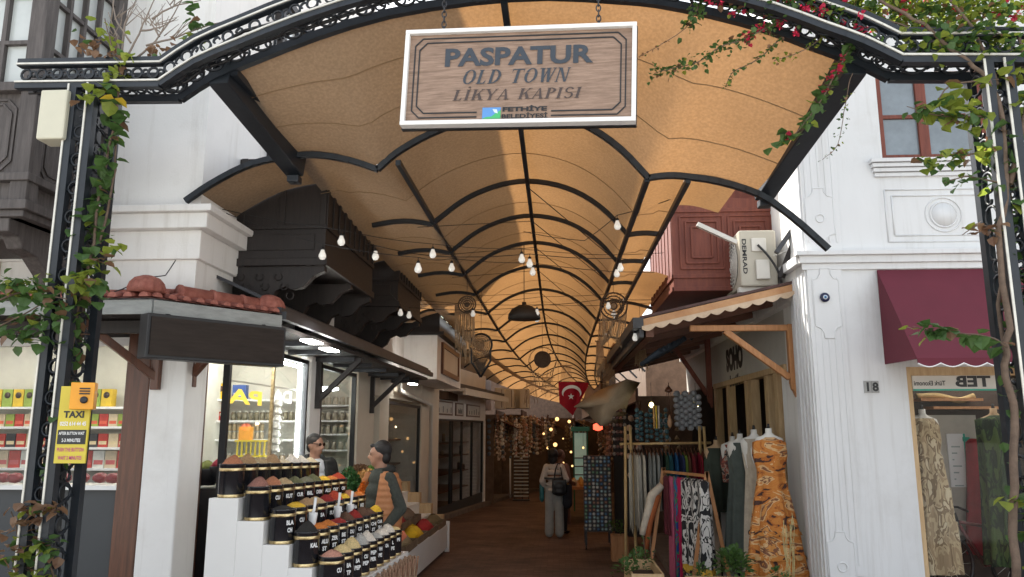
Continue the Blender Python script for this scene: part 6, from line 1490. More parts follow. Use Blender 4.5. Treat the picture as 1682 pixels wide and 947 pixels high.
mannequin(1203, 716, 10.6, 0, patmat('floral_print', [(.03, .02, .02), (.35, .28, .22), (.3, .08, .05), (.1, .04, .04)], 16), 'dress form in a small floral print blouse', [(-.11, .13, .08), (-.3, .16, .11), (-.6, .13, .1)])
mannequin(1176, 722, 10.9, 0, colmat((.035, .045, .032), .9), 'dress form in a dark olive top at the shop entrance', [(-.11, .14, .08), (-.3, .17, .11), (-.6, .16, .11), (-.95, .16, .12)], neckm='tan')
# boxes, table inside under awning
mb = MB(); x0 = at(1165, 900, Y=11.6).x
mb.bx(2.2, 2.72, 10.95, 11.5, g(11) - .05, 1.05); mb.build('white_cabinet', M['offwhite'], None, o=(2.45, 11.2, g(11)), label='pale cabinet standing behind the A-frame rail', cat='cabinet')
# ornaments hanging above the bamboo rail
orn_n = 0
def beadstring(p, L, n, rb, m, lb, grp, nm='bead_string', disc=False):
    global orn_n
    p = Vector(p); r_ = root(nm, p, lb, 'ornament', grp)
    mb = MB(); mb.tube([p, p - Vector((0, 0, L))], .003, 4); mb.build('cord', M['black'], r_)
    mb = MB()
    for i in range(n):
        c = p - Vector((0, 0, L * (i + .6) / n)); 
        if disc: mb.lathe(c - Vector((0, .008, 0)), [(rb * .2, 0), (rb, .003), (rb, .012), (0, .014)], 12, axis=(rnd.uniform(-.3, .3), -1, rnd.uniform(-.2, .2)))
        else: mb.ball(c, rb, 8, 6)
    mb.build('beads', m, r_); return r_
Ya = 11.9; ztop_ = at(1090, 640, Y=Ya).z
for i in range(6):
    for j in range(2):
        x = at(1112 + i * 7, 650, Y=Ya).x; beadstring((x, Ya + .12 * j, at(1112, 640 + 6 * (i % 2), Y=Ya).z), .55, 6, .042, colmat((.28, .29, .31), .25), 'string of grey mirrored discs under the timber awning', 'strings of grey discs', disc=True)
for i in range(7):
    x = at(1045 + i * 8, 650, Y=Ya).x; beadstring((x, Ya + .1 * (i % 2), at(1050, 668 + 4 * (i % 3), Y=Ya).z), .48, 6, .035, colmat((.05, .12, .14), .3), 'string of teal glass beads above the bamboo rail', 'strings of teal beads')
for i, c in enumerate(((.55, .32, .12), (.62, .42, .05), (.5, .42, .35))):
    x = at(1073 + i * 4, 650, Y=11.5).x; p = Vector((x, 11.5, at(1073, 666, Y=11.5).z)); mb = MB(); mb.tube([p, p - Vector((0, 0, .33))], .014, 8); mb.build('wind_chime_tube', colmat(c, .35), None, o=p, label='%s wind chime tube above the bamboo rail' % ('copper', 'golden', 'silver')[i], cat='wind chime', group='wind chime tubes')
for i in range(5):
    x = at(1002 + i * 6, 700, Y=12.4).x; beadstring((x, 12.4, at(1000, 655, Y=12.4).z), .9, 8, .03, colmat(((.2, .08, .05), (.22, .17, .14), (.13, .06, .05))[i % 3], .6), 'string of brown shells left of the bamboo rail', 'strings of brown shells')
p = at(1100, 690, Y=11.5); r_ = root('lantern', p, 'egg shaped wooden lantern hanging in the middle above the bamboo rail', 'lantern')
mb = MB(); mb.lathe(p - Vector((0, 0, .12)), [(0, 0), (.03, .04), (.038, .1), (.02, .16), (.008, .2)], 12); mb.build('body', colmat((.42, .24, .13), .5), r_)
mb = MB(); mb.tube([p + Vector((0, 0, .05)), p + Vector((0, 0, .55))], .006, 5); mb.lathe(p + Vector((0, 0, .4)), [(.005, 0), (.06, .02), (.05, .05), (.01, .1)], 12); mb.tube([p + Vector((.03, 0, .05)), p + Vector((.03, 0, .42))], .005, 4); mb.tube([p + Vector((-.03, 0, .05)), p + Vector((-.03, 0, .42))], .005, 4); mb.build('hanger', M['brownpost'], r_)
for px, py, lb in ((1143, 666, 'lit yellow glass lamp hanging by the second awning bracket'), (1070, 665, 'small lit lamp among the teal beads')):
    p = at(px, py, Y=12.2); r_ = root('hanging_lamp', p, lb, 'lamp'); mb = MB(); mb.lathe(p - Vector((0, 0, .04)), [(.01, 0), (.04, .03), (.03, .07), (.01, .085)], 12); mb.build('shade', mat('lit_yellow_glass', (.9, .8, .3), .4, emit=(1, .85, .35), es=6 if px > 1100 else 2), r_)
    mb = MB(); mb.tube([p + Vector((0, 0, .04)), p + Vector((0, 0, .35))], .004, 4); mb.build('cord', M['black'], r_)
# dark closed umbrella-like blinds under the roof, roll of dark cloth
for i in range(6):
    p = at(1085 + 8 * i, 575 - 4 * i, Y=9.8 + i * .15); mb = MB(); mb.tube([p, p + Vector((-.22, .25, -.16))], [.035, .03], 8); mb.build('cloth_roll', mat('dark_blue_grey_cloth', (.02, .03, .045), .8) if i == 0 else bpy.data.materials['dark_blue_grey_cloth'], None, o=p, label='dark blue-grey folded cloth roll tucked under the timber awning', cat='cloth roll', group='cloth rolls under the awning')
# beige bundle of canvas hanging at awning end
p = at(985, 660, Y=12.6); mb = MB(); b0 = len(mb.v)
mb.smooth = True
P = [(942, 668), (985, 640), (1030, 622), (1052, 628), (1034, 655), (1022, 696), (985, 700), (958, 672)]
top = [at(x, y, Y=12.3 + .5 * (i % 2)) for i, (x, y) in enumerate(P)]; cen = at(1000, 662, Y=12.1); cen2 = at(1000, 668, Y=13.0)
for i in range(8):
    a, b_ = top[i], top[(i + 1) % 8]; mb.add([a, b_, cen.lerp(b_, .5) + Vector((0, -.1 * (i % 2), 0)), cen.lerp(a, .5) + Vector((0, -.1 * ((i + 1) % 2), 0))], [(0, 1, 2, 3)]); mb.add([cen.lerp(a, .5) + Vector((0, -.1 * ((i + 1) % 2), 0)), cen.lerp(b_, .5) + Vector((0, -.1 * (i % 2), 0)), cen], [(0, 1, 2)]); mb.add([a, b_, cen2], [(2, 1, 0)])
mb.build('canvas_bundle', mat('beige_canvas', (.34, .25, .16), .9, scale=3, bump=.6, bscale=9, col2=(.46, .36, .25)), None, o=p, label='crumpled beige canvas sheet hanging at the end of the timber awning', cat='canvas')
# AC unit on the awning
a = at(1213, 378, Y=8.95); b_ = at(1212, 470, Y=8.95); AC = root('air_conditioner', (a.x + .25, 9.1, b_.z), 'cream outdoor air conditioner unit standing on the timber awning roof', 'air conditioner')
w_ = at(1275, 400, Y=8.95).x - a.x; mb = MB()
mb.bx(a.x, a.x + w_, 8.95, 9.75, b_.z, a.z); mb.build('casing', mat('aged_cream_casing', (.44, .41, .34), .5, var=.08, scale=3), AC, bevel=.02)
mb = MB(); cz_ = (a.z + b_.z) / 2
for k in range(6): mb.ring((a.x - .015, 9.33, cz_), .28 - k * .045, .006, 26, 4, axis=(1, 0, 0))
for k in range(8): an = PI * k / 8; mb.tube([(a.x - .012, 9.33 + math.cos(an) * .28, cz_ + math.sin(an) * .28), (a.x - .012, 9.33 - math.cos(an) * .28, cz_ - math.sin(an) * .28)], .004, 4)
mb.build('grille', M['offwhite'], AC)
mb = MB(); mb.lathe((a.x - .001, 9.33, cz_), [(.27, 0), (.27, .003)], 24, axis=(-1, 0, 0)); mb.build('fan_opening', M['black'], AC)
mb = MB(); mb.bx(a.x + w_ * .32, a.x + w_ * .72, 8.93, 8.95, a.z - .26, a.z - .10); mb.bx(a.x + w_ * .40, a.x + w_ * .76, 8.90, 8.95, cz_ - .26, cz_ - .03); mb.build('valve_cover', M['offwhite'], AC, bevel=.008)
mb = MB(); put_text(mb, 'DEMRAD', (a.x + .055, 8.949, cz_ + .02), (0, 0, -1), (1, 0, 0), .05, .42, bold=.03); mb.build('lettering', M['black'], AC)
mb = MB(); P = [at(1245, 402, Y=8.92), at(1262, 420, Y=8.85), at(1278, 445, Y=8.85), at(1284, 470, Y=8.9)]; mb.tube(smoothpath(P, 4), .014, 6); mb.build('cable', M['black'], AC)
mb = MB(); P = [at(1270, 420, Y=8.9), at(1295, 415, Y=8.9), at(1285, 450, Y=8.95)]; mb.tube(smoothpath(P, 4), .009, 6); mb.build('pipe', M['offwhite'], AC)
for k in range(2): mb = MB(); mb.bx(a.x - .02, a.x + w_ + .12, 9.0 + .5 * k, 9.08 + .5 * k, b_.z - .06, b_.z - .002); mb.build('foot', M['offwhite'], AC)
# white gutter piece left of the unit, weathered boards on its right
mb = MB(); mb.beam(at(1145, 368, Y=8.9), at(1210, 398, Y=8.9), .06, .05); mb.build('gutter_pipe', M['offwhite'], None, o=at(1145, 368, Y=8.9), label='short white gutter pipe leaning in front of the red balcony', cat='pipe')
for i, (p0, p1, m_) in enumerate((((1275, 415), (1312, 362), 'darkmetal'), ((1283, 455), (1312, 380), 'darkwood'), ((1302, 460), (1308, 365), 'oldwood'))):
    mb = MB(); P, Q = at(*p0, Y=8.75 + .1 * i), at(*p1, Y=8.7); mb.beam(P, Q, .09, .05); mb.build('leaning_board', M[m_], None, o=P, label=('grey metal strip', 'dark wooden batten', 'weathered upright plank')[i] + ' behind the air conditioner against the corner house', cat='board')
# evil eye and house number
p = at(1355, 488, Y=RY - .05); EV = root('evil_eye', p, 'round blue glass evil eye bead hung on the white pilaster', 'evil eye')
for k, (r_, c) in enumerate(((.052, (.01, .015, .05)), (.026, (.6, .65, .7)), (.016, (.08, .25, .5)), (.007, (.01, .01, .02)))):
    mb = MB(); mb.lathe(p + Vector((0, -.002 * k, 0)), [(r_, 0), (r_ * .9, .012 + .002 * k), (0, .014 + .002 * k)], 24, axis=(0, -1, 0)); mb.build(('disc', 'white_ring', 'iris', 'pupil')[k], colmat(c, .15), EV)
for i, d_ in enumerate('18'):
    p = at(1425.5 + i * 12.5, 635, Y=RY - .012); NM = root('number_tile', p, ('left grey tile bearing the digit one', 'right grey tile bearing the digit eight')[i] + ' on the white wall', 'number tile'); mb = MB(); mb.bx(p.x - .036, p.x + .036, RY - .012, RY, p.z - .062, p.z + .062); mb.build('tile', plain('grey_tile', (.30, .30, .29), .5), NM)
    mb = MB(); put_text(mb, d_, (p.x, RY - .012, p.z), RT, UP, .095, bold=.04); mb.build('lettering', M['black'], NM)
# inside the right shop window
MK = [('dress_form', 1528, 672, 9.0, patmat('beige_gold_dress', [(.30, .22, .13), (.42, .33, .2), (.2, .14, .08), (.5, .42, .28)], 9, (1, 1, .5), dist=1), 'dress form in a tiered beige and gold dress behind the right shop window', 'white'), ('x', 1625, 670, 9.1, patmat('dark_green_print', [(.01, .03, .008), (.03, .06, .015), (.01, .02, .008), (.05, .08, .02)], 8, (1, 1, .4), dist=1), 'dress form in a long dark green dress behind the right shop window', 'tan')]
for nm, px, py, Y, m_, lb, nk in MK:
    mannequin(px - (14 if nk == 'white' else -6), py, Y, 0, m_, lb, [(-.10, .12, .07), (-.18, .17, .10), (-.35, .17, .12), (-.48, .14, .11), (-.52, .16, .12), (-.85, .19, .14), (-.86, .205, .15), (-1.2, .21, .16), (-1.21, .23, .17), (-1.75, .24, .18)] if nk == 'white' else [(-.08, .06, .06), (-.13, .20, .1), (-.4, .19, .12), (-.9, .20, .14), (-1.7, .24, .16)], neckm=nk)
p0 = at(1498, 612, Y=RY + .05); p1 = at(1650, 641, Y=RY + .05); BS = root('bank_sign_reflection', ((p0.x + p1.x) / 2, RY + .06, p1.z), 'reflection of a bank sign painted as a white strip with mirrored lettering and green edge atop the window', 'sign')
mb = MB(); mb.bx(p0.x, p1.x, RY + .06, RY + .072, p1.z, p0.z); mb.build('strip', M['offwhite'], BS)  # bank sign mirrored in the glass, its reflection painted as a strip
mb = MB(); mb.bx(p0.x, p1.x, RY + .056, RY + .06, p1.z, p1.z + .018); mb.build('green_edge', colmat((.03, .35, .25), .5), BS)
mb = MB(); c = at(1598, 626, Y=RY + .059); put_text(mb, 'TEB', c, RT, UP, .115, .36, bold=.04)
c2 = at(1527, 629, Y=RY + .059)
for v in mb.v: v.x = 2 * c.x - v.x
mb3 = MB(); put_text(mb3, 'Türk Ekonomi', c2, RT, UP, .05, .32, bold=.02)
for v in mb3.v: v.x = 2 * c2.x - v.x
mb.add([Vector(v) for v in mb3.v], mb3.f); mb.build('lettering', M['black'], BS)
p0, p1 = at(1556, 712, Y=9.6), at(1592, 800, Y=9.6); PB = root('notice_board', ((p0.x + p1.x) / 2, 9.65, p1.z - .2), 'pale board with a green edged white notice deep behind the right shop window', 'notice board')
mb = MB(); mb.bx(p0.x - .32, p1.x + .18, 9.64, 9.69, p1.z - .55, p0.z + .22); mb.build('board', mat('pale_panel', (.45, .42, .36), .7), PB)
mb = MB(); mb.bx(p0.x, p1.x, 9.62, 9.64, p1.z, p0.z); mb.build('notice', M['white'], PB)
mb = MB(); mb.bx(p1.x, p1.x + .02, 9.615, 9.64, p1.z, p0.z); mb.bx(p0.x + .18, p0.x + .26, 9.614, 9.62, p0.z - .09, p0.z - .04); mb.build('green_edge', colmat((.03, .35, .25), .5), PB)
mb = MB()
for k in range(7): mb.bx(p0.x + .04, p1.x - .05 - .04 * (k % 3), 9.614, 9.62, p0.z - .16 - k * .075, p0.z - .145 - k * .075)
mb.build('printed_lines', colmat((.35, .42, .4), .6), PB)
p = at(1605, 720, Y=9.5); mb = MB(); cloth(mb, (p.x - .05, 9.5, p.z), [(0, .03, .05), (-.05, .08, .08), (-.6, .12, .1), (-1.3, .2, .12)], 6, .12, 30); mb.build('red_drape', colmat((.30, .01, .02), .8), None, o=(p.x, 9.5, 0), label='long red drape hanging behind the bicycle in the window', cat='drape')
for i, (x0, x1, y0) in enumerate(((1500, 1600, 655), (1520, 1640, 668))):
    p0 = at(x0, y0, Y=9.6); p1 = at(x1, y0, Y=9.6); mb = MB(); mb.bx(p0.x, p1.x, 9.4, 9.9, p0.z - .03, p0.z); mb.build('shelf_board', M['orangewood'], None, o=p0, label=('upper', 'lower')[i] + ' wooden shelf board near the top of the right shop window', cat='shelf')
p = at(1540, 650, Y=9.5); mb = MB(); mb.tube(smoothpath([at(1505, 651, Y=9.5), p, at(1575, 657, Y=9.5), at(1600, 650, Y=9.5)], 4), .035, 8); mb.build('folded_cloth', colmat((.35, .24, .10), .8), None, o=p, label='ochre rolled cloth on the shelf in the right shop window', cat='cloth')
# bicycle standing inside the window room
bc = at(1585, 880, Y=9.6); BK = root('bicycle', (bc.x, 9.3, .12), 'dark bicycle standing behind the right shop window glass', 'bicycle'); Yb = 9.25
def bp(px, py): return at(px, py, Y=Yb)
wr = .30; w1 = Vector((bp(1555, 868).x, Yb, .12 + wr)); w2 = w1 + Vector((.82, .25, 0))
for c in (w1, w2):
    mb = MB(); mb.ring(c, wr, .02, 28, 6, axis=(-.29, 1, 0)); wh = mb.build('wheel', M['black'], BK); mb = MB()
    for k in range(12): a = 2 * PI * k / 12; mb.tube([c, c + Vector((math.cos(a) * wr * .956, math.cos(a) * wr * .29, math.sin(a) * wr))], .0025, 3)
    mb.build('spokes', M['trim'], wh)
st = w1 + Vector((.16, .05, .42)); seat = w1 + Vector((.62, .18, .45)); bb = w1 + Vector((.45, .13, -.04))
mb = MB(); mb.tube([st, bb], .02, 6); mb.tube([st + Vector((0, 0, .03)), seat - Vector((0, 0, .08))], .018, 6); mb.tube([bb, seat], .018, 6); mb.tube([seat - Vector((0, 0, .1)), w2], .012, 6); mb.tube([bb, w2], .012, 6); mb.build('frame', colmat((.12, .02, .02), .35), BK)
mb = MB(); mb.tube([w1, st, st + Vector((-.03, 0, .13))], .015, 6); mb.build('fork', M['black'], BK)
hb = st + Vector((-.03, 0, .15)); mb = MB(); mb.tube([hb + Vector((-.24, -.22, .04)), hb + Vector((-.05, -.05, .05)), hb + Vector((.05, .03, .04)), hb + Vector((.22, .15, -.02))], .014, 6); mb.build('handlebar', M['black'], BK)
mb = MB(); mb.ball(seat + Vector((0, 0, .04)), .1, 10, 6, (1.3, .6, .35)); mb.build('saddle', M['black'], BK)
# magnet rack on castors
mA = gnd(966, 903); mC = at(958, 748, Y=mA.y); xr_ = at(1004, 800, Y=mA.y).x; zt_ = mC.z; z0 = at(980, 873, Y=mA.y).z
MR = root('magnet_rack', ((mC.x + xr_) / 2, mA.y, g(mA.y)), 'upright wheeled rack covered with round souvenir magnets', 'display rack')
mb = MB(); mb.bx(mC.x, xr_, mA.y, mA.y + .12, z0, zt_); mb.build('panel', plain('dark_panel', (.05, .05, .055), .6), MR)
mb = MB(); mb.bx(mC.x, xr_ + .1, mA.y + .12, mA.y + .5, z0, z0 + .05)
for x in (mC.x + .03, xr_ - .03): mb.bx(x - .02, x + .02, mA.y, mA.y + .04, g(mA.y) + .08, z0); mb.bx(x - .02, x + .02, mA.y + .4, mA.y + .44, g(mA.y) + .08, z0)
mb.build('base', M['black'], MR)
for x in (mC.x + .03, xr_ - .03): mb = MB(); mb.lathe((x - .012, mA.y + .02, g(mA.y) + .04), [(.04, 0), (.04, .024)], 12, axis=(1, 0, 0)); mb.build('castor', M['black'], MR)
mcols = [(.08, .16, .30), (.16, .24, .26), (.30, .28, .22), (.04, .10, .2), (.2, .1, .07), (.08, .16, .10), (.38, .38, .36), (.10, .12, .14)]
protos = {}; nx, nz_ = 7, 20
for i in range(nz_):
    for j in range(nx):
        x = lerp(mC.x + .035, xr_ - .035, j / (nx - 1)) + rnd.uniform(-.006, .006); z = lerp(z0 + .05, zt_ - .04, i / (nz_ - 1)) + rnd.uniform(-.006, .006); c = rnd.randrange(8)
        rr = .030
        if c not in protos:
            mb = MB(); mb.lathe((x, mA.y - .002, z), [(rr, 0), (rr, .008), (rr * .7, .012), (0, .013)], 10, axis=(0, -1, 0)); mb.m = 1; mb.lathe((x, mA.y - .012, z), [(rr * .55, 0), (rr * .5, .004), (0, .005)], 8, axis=(0, -1, 0))
            protos[c] = mb.build('souvenir_magnet', [colmat(mcols[c], .4), colmat(tuple(min(.6, v * 2.2 + .05) for v in mcols[c]), .4)], None, o=(x, mA.y, z), label='small round souvenir magnet on the wheeled rack', cat='magnet', group='souvenir magnets on the wheeled rack')
        else: o = protos[c].copy(); COL.objects.link(o); o.location = (x, mA.y, z)
mb = MB(); mb.bx(xr_ + .12, xr_ + .75, mA.y + .9, mA.y + 1.0, g(14) + .1, 2.2); mb.build('bead_stand', plain('dark_bead_panel', (.03, .025, .025), .7, bump=.8, bscale=18), None, o=(xr_ + .4, mA.y + .95, g(14)), label='dark display panel right of the magnet rack', cat='stand')
# planters
def leafblob(mb, c, r_, n, s=(.02, .04), up=.4):
    c = Vector(c)
    for _ in range(n):
        a = rnd.uniform(0, 2 * PI); el = rnd.uniform(-.3, 1.4); rr = r_ * rnd.random() ** .5
        d = Vector((math.cos(a) * math.cos(el), math.sin(a) * math.cos(el), math.sin(el) + up * .3)); leaf(mb, c + d * rr, d + Vector((rnd.uniform(-.5, .5), rnd.uniform(-.5, .5), rnd.uniform(-.5, .5))), rnd.uniform(*s))
def leaf(mb, p, d, s, heart=False):
    """one leaf: a creased, pointed blade of six points"""
    d = Vector(d).normalized(); sd = d.cross(Vector((rnd.uniform(-.4, .4), rnd.uniform(-.4, .4), 1)))
    sd = sd.normalized() if sd.length > .01 else Vector((1, 0, 0)); up = sd.cross(d); p = Vector(p)
    w_ = s * (.52 if heart else .36)
    mb.add([p, p + d * s * .25 + sd * w_ + up * s * .12, p + d * s * .65 + sd * w_ * .75 + up * s * .08, p + d * s - up * s * .1, p + d * s * .65 - sd * w_ * .75 + up * s * .08, p + d * s * .25 - sd * w_ + up * s * .12, p + d * s * .5], [(0, 1, 6), (1, 2, 6), (2, 3, 6), (3, 4, 6), (4, 5, 6), (5, 0, 6)])
def planter_box(nm, lb, c, sx, sy, h, m, leaves, rz=0):
    c = Vector(c); r_ = root(nm, c, lb, 'planter'); Mz = Matrix.Rotation(rz, 3, 'Z'); mb = MB(); t = .02
    for s_ in (-1, 1): mb.box(c + Mz @ Vector((s_ * (sx / 2 - t / 2), 0, h / 2)), (t, sy, h), rz); mb.box(c + Mz @ Vector((0, s_ * (sy / 2 - t / 2), h / 2)), (sx - 2 * t, t, h), rz)
    mb.build('box', m, r_); mb = MB(); mb.box(c + Vector((0, 0, h * .4)), (sx - 2 * t, sy - 2 * t, h * .75), rz); mb.build('soil', colmat((.05, .035, .025), .95), r_)
    mb = MB()
    for (dx, dy, dz, rr, n, s) in leaves: leafblob(mb, c + Vector((dx, dy, h + dz)), rr, n, s)
    mb.build('foliage', M['leaf'], r_); return r_
b = gnd(1018, 920); planter_box('planter_box', 'orange wooden planter box beside the magnet rack', b, at(1031, 900, Y=b.y).x - at(1004, 900, Y=b.y).x, .3, at(1018, 878, Y=b.y).z - g(b.y), M['orangewood'], [(0, 0, .05, .16, 60, (.03, .06)), (-.1, .1, .08, .12, 40, (.03, .06))])
b = at(1058, 948, Y=8.9); planter_box('planter_box', 'long grey-brown wooden planter with straggly seedlings at the front of the clothes shop', (b.x, 9.0, g(9) + .1), .34, .95, b.z + .1 - g(9) - .1, M['palewood'], [(-.1, -.2, .03, .16, 70, (.03, .06)), (0, .2, .02, .14, 60, (.03, .05)), (-.22, -.3, -.02, .12, 50, (.04, .07))])
b = at(1210, 950, Y=8.3); planter_box('planter_box', 'low planter trough with a bushy bright green herb below the skirts', (b.x + .1, 8.3, -.08), 1.2, .25, b.z + .08, M['palewood'], [(-.12, 0, .09, .19, 300, (.04, .07)), (-.45, 0, .02, .1, 50, (.03, .05)), (.3, 0, .02, .08, 30, (.03, .05))])
# tall leafy weed and dry stalks
b = at(1060, 900, Y=9.6); WD = root('potted_plant', (b.x, 9.6, g(9.6)), 'straggly dark green potted plant in front of the maroon garments', 'plant')
mb = MB(); ml = MB()
for k in range(7):
    q0 = Vector((b.x + rnd.uniform(-.05, .05), 9.6, g(9.6) + .1)); q1 = q0 + Vector((rnd.uniform(-.15, .15), rnd.uniform(-.1, .1), rnd.uniform(.4, .8))); mb.tube([q0, q0.lerp(q1, .5) + Vector((.03, 0, 0)), q1], .005, 4)
    for t in range(12): leaf(ml, q0.lerp(q1, .25 + .75 * t / 12), (rnd.uniform(-1, 1), rnd.uniform(-1, 1), .2), rnd.uniform(.04, .08))
mb.build('stem', M['stem'], WD); ml.build('foliage', M['leaf'], WD); mb = MB(); mb.lathe((b.x, 9.6, g(9.6)), [(.08, 0), (.11, .16), (.12, .17), (.1, .16)], 14); mb.build('pot', M['tile'], WD)
b = at(1290, 952, Y=8.2); planter_box('planter_box', 'small square planter holding dry straw stalks beside the pillar', (b.x, 8.2, -.08), .34, .22, b.z + .06, M['palewood'], [(0, 0, .01, .08, 10, (.02, .04))]); DS = root('dry_stalks', (b.x, 8.2, b.z), 'thin dry straw coloured stalks rising in front of the orange dress', 'plant'); mb = MB()
for k in range(12):
    q0 = Vector((b.x + rnd.uniform(-.06, .1), 8.2, b.z - .02)); P = [q0]; 
    for s_ in range(5): P.append(P[-1] + Vector((rnd.uniform(-.035, .035), rnd.uniform(-.02, .02), rnd.uniform(.09, .15))))
    mb.tube(P, .003, 4)
mb.build('stalks', mat('straw', (.45, .38, .18), .8), DS)
# ================================================================== FAR MARKET
def stall(nm, lb, x0, x1, y0, y1, h, m, awn=None, fill_lamp_n=2, side=1):
    """open fronted market shop facing the street: floor, back, sides, roof, shelves, added fill lamps. side=+1: opens towards -X"""
    r_ = root(nm, ((x0 + x1) / 2, (y0 + y1) / 2, g(y0)), lb, 'shop'); z0 = g(y1) - .1; mb = MB(); t = .1
    xf, xb_ = (x0, x1) if side > 0 else (x1, x0)
    mb.bx(xb_ - .05, xb_ + .05, y0, y1, z0, h); mb.bx(x0 + .05, x1 - .05, y0, y0 + t, z0, h); mb.bx(x0 + .05, x1 - .05, y1 - t, y1, z0, h); mb.bx(x0, x1, y0, y1, h, h + .12)
    mb.build('wall', m, r_)
    mb = MB(); fx = xf; mb.bx(min(fx, fx - side * .06), max(fx, fx - side * .06), y0, y1, h - .35, h + .3); mb.build('fascia', M['brownpost'], r_)
    for k in range(4):
        z = .5 + k * .45 + z0 + .3; mb = MB(); xb2 = xb_ - side * .25; mb.bx(min(xb2, xb_), max(xb2, xb_), y0 + t, y1 - t, z, z + .03); mb.build('shelf', M['brownpost'], r_)
    if awn: mb = MB(); mb.extr([Vector((fx, y0, h)), Vector((fx, y1, h)), Vector((fx - side * .8, y1, h - .35)), Vector((fx - side * .8, y0, h - .35))], (0, 0, .03)); mb.build('awning', awn, r_)
    for k in range(fill_lamp_n):  # lamps added just inside each fascia to brighten the goods
        y = lerp(y0, y1, (k + .5) / fill_lamp_n); x = lerp(xf, xb_, .12); mb = MB(); mb.ball((x, y, h - .45), .05, 10, 6); mb.build('lamp', M['lamp_warm_and_fill'], r_)
    return r_
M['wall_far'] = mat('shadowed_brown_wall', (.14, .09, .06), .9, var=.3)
Lx = lambda y: -2.45 + .13 * (y - 26.3) + .004 * (y - 26.3) ** 2
Rx = lambda y: 1.75 + bend(y) * 1.0
seg = [(26.6, 30.5), (30.5, 35), (35, 40), (40, 46), (46, 52), (52, 60)]
ll = ['souvenir shop with hanging goods just past the white shopfront', 'souvenir shop second past the white shopfront', 'third shop on the left side of the far bazaar', 'fourth shop on the left side of the far bazaar', 'fifth shop on the left of the far bazaar', 'last shop on the left at the end of the bazaar']
for i, (y0, y1) in enumerate(seg):
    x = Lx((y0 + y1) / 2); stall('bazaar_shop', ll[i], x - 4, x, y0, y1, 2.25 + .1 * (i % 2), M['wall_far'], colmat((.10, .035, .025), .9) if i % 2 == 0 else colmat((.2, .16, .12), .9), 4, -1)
seg2 = [(17.2, 22.5), (22.5, 28), (28, 34), (34, 41), (41, 50), (50, 60)]
rl = ['dark shop with bead curtains behind the magnet rack', 'lamp-lit shop second on the right side of the bazaar', 'third shop on the right side of the far bazaar', 'fourth shop on the right side of the far bazaar', 'fifth shop on the right of the far bazaar', 'last shop on the right at the end of the bazaar']
for i, (y0, y1) in enumerate(seg2):
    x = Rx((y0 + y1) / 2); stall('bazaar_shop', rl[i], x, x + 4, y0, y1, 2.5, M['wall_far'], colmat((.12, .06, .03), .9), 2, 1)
# upper storeys above the far shops (close the street sides above the awnings)
for i, (y0, y1, lb) in enumerate(((20.5, 34, 'plain upper storey above the far left shops'), (34, 62, 'plain upper storey at the far left end of the bazaar'))):
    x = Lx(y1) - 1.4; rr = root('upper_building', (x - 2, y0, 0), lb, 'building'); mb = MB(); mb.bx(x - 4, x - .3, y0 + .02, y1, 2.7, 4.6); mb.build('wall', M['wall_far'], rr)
    mb = MB(); mb.bx(x - 4.1, x - .25, y0, y1 + .1, 4.6, 4.75); mb.build('roof', M['tile'], rr)
for i, (y0, y1, lb) in enumerate(((22.2, 40, 'plain upper storey above the far right shops'), (40, 62, 'plain upper storey at the far right end of the bazaar'))):
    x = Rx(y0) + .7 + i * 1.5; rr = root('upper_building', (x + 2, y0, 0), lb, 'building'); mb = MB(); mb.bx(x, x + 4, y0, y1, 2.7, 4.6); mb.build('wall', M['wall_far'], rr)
    mb = MB(); mb.bx(x + .02, x + 4.1, y0, y1 + .1, 4.6, 4.75); mb.build('roof', M['tile'], rr)
# end of the bazaar
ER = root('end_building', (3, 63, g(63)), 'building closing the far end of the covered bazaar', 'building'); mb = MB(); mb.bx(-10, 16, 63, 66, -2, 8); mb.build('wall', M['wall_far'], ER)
for k in range(5): mb = MB(); mb.bx(-1 + k * 2.2, k * 2.2, 62.9, 62.99, -1, 1); mb.build('doorway', M['black'], ER)
# white split units on the wall above second shop
for i, px in enumerate((822, 838, 852, 862)):
    p = at(px, 655, X=-2.1 + .28 * i); mb = MB(); ac = root('air_conditioner', p, 'white wall unit above the far left shops, %s from the camera' % ordn[i], 'air conditioner', 'white units over the far left shops'); mb.box(p, (.35, .9, .75)); mb.build('casing', M['offwhite'], ac, bevel=.02); mb = MB(); mb.box(p + Vector((.08, -.452, 0)), (.02, .01, .65)); mb.build('panel_gap', M['charcoal'], ac)
# hanging souvenirs, left side
scol = [(.60, .45, .34), (.34, .20, .14), (.72, .66, .58), (.20, .12, .09), (.50, .28, .22), (.48, .45, .44), (.30, .22, .12), (.10, .13, .16)]
pro = {}
def souvenir(p, L, kind, c, lb, grp, nm='souvenir_string'):
    key = (kind, c, round(L, 1))
    if key in pro: return copy_tree(pro[key], p, label=lb, group=grp)
    r_ = root(nm, p, lb, 'souvenir', grp); mb = MB(); p = Vector(p); mb.tube([p, p - Vector((0, 0, L))], .005, 3); mb.build('cord', M['darkrope'], r_)
    mb = MB(); n = 7
    for i in range(n):
        q = p - Vector((rnd.uniform(-.03, .03), rnd.uniform(-.03, .03), L * (i + .7) / n))
        if kind == 0: mb.ball(q, rnd.uniform(.035, .06), 7, 5)
        elif kind == 1: mb.lathe(q, [(.02, 0), (.07, .015), (.06, .03), (0, .035)], 8, axis=(rnd.uniform(-.5, .5), -1, rnd.uniform(-.3, .3)))
        else: mb.lathe(q, [(.01, .06), (.05, 0), (.055, -.02), (.01, -.03)], 8)
    mb.m = 0; mb.build('bead_strand', colmat(scol[c], .5), r_); pro[key] = r_; return r_
names = ['tan', 'brown', 'cream', 'dark brown', 'reddish', 'grey', 'straw', 'slate']
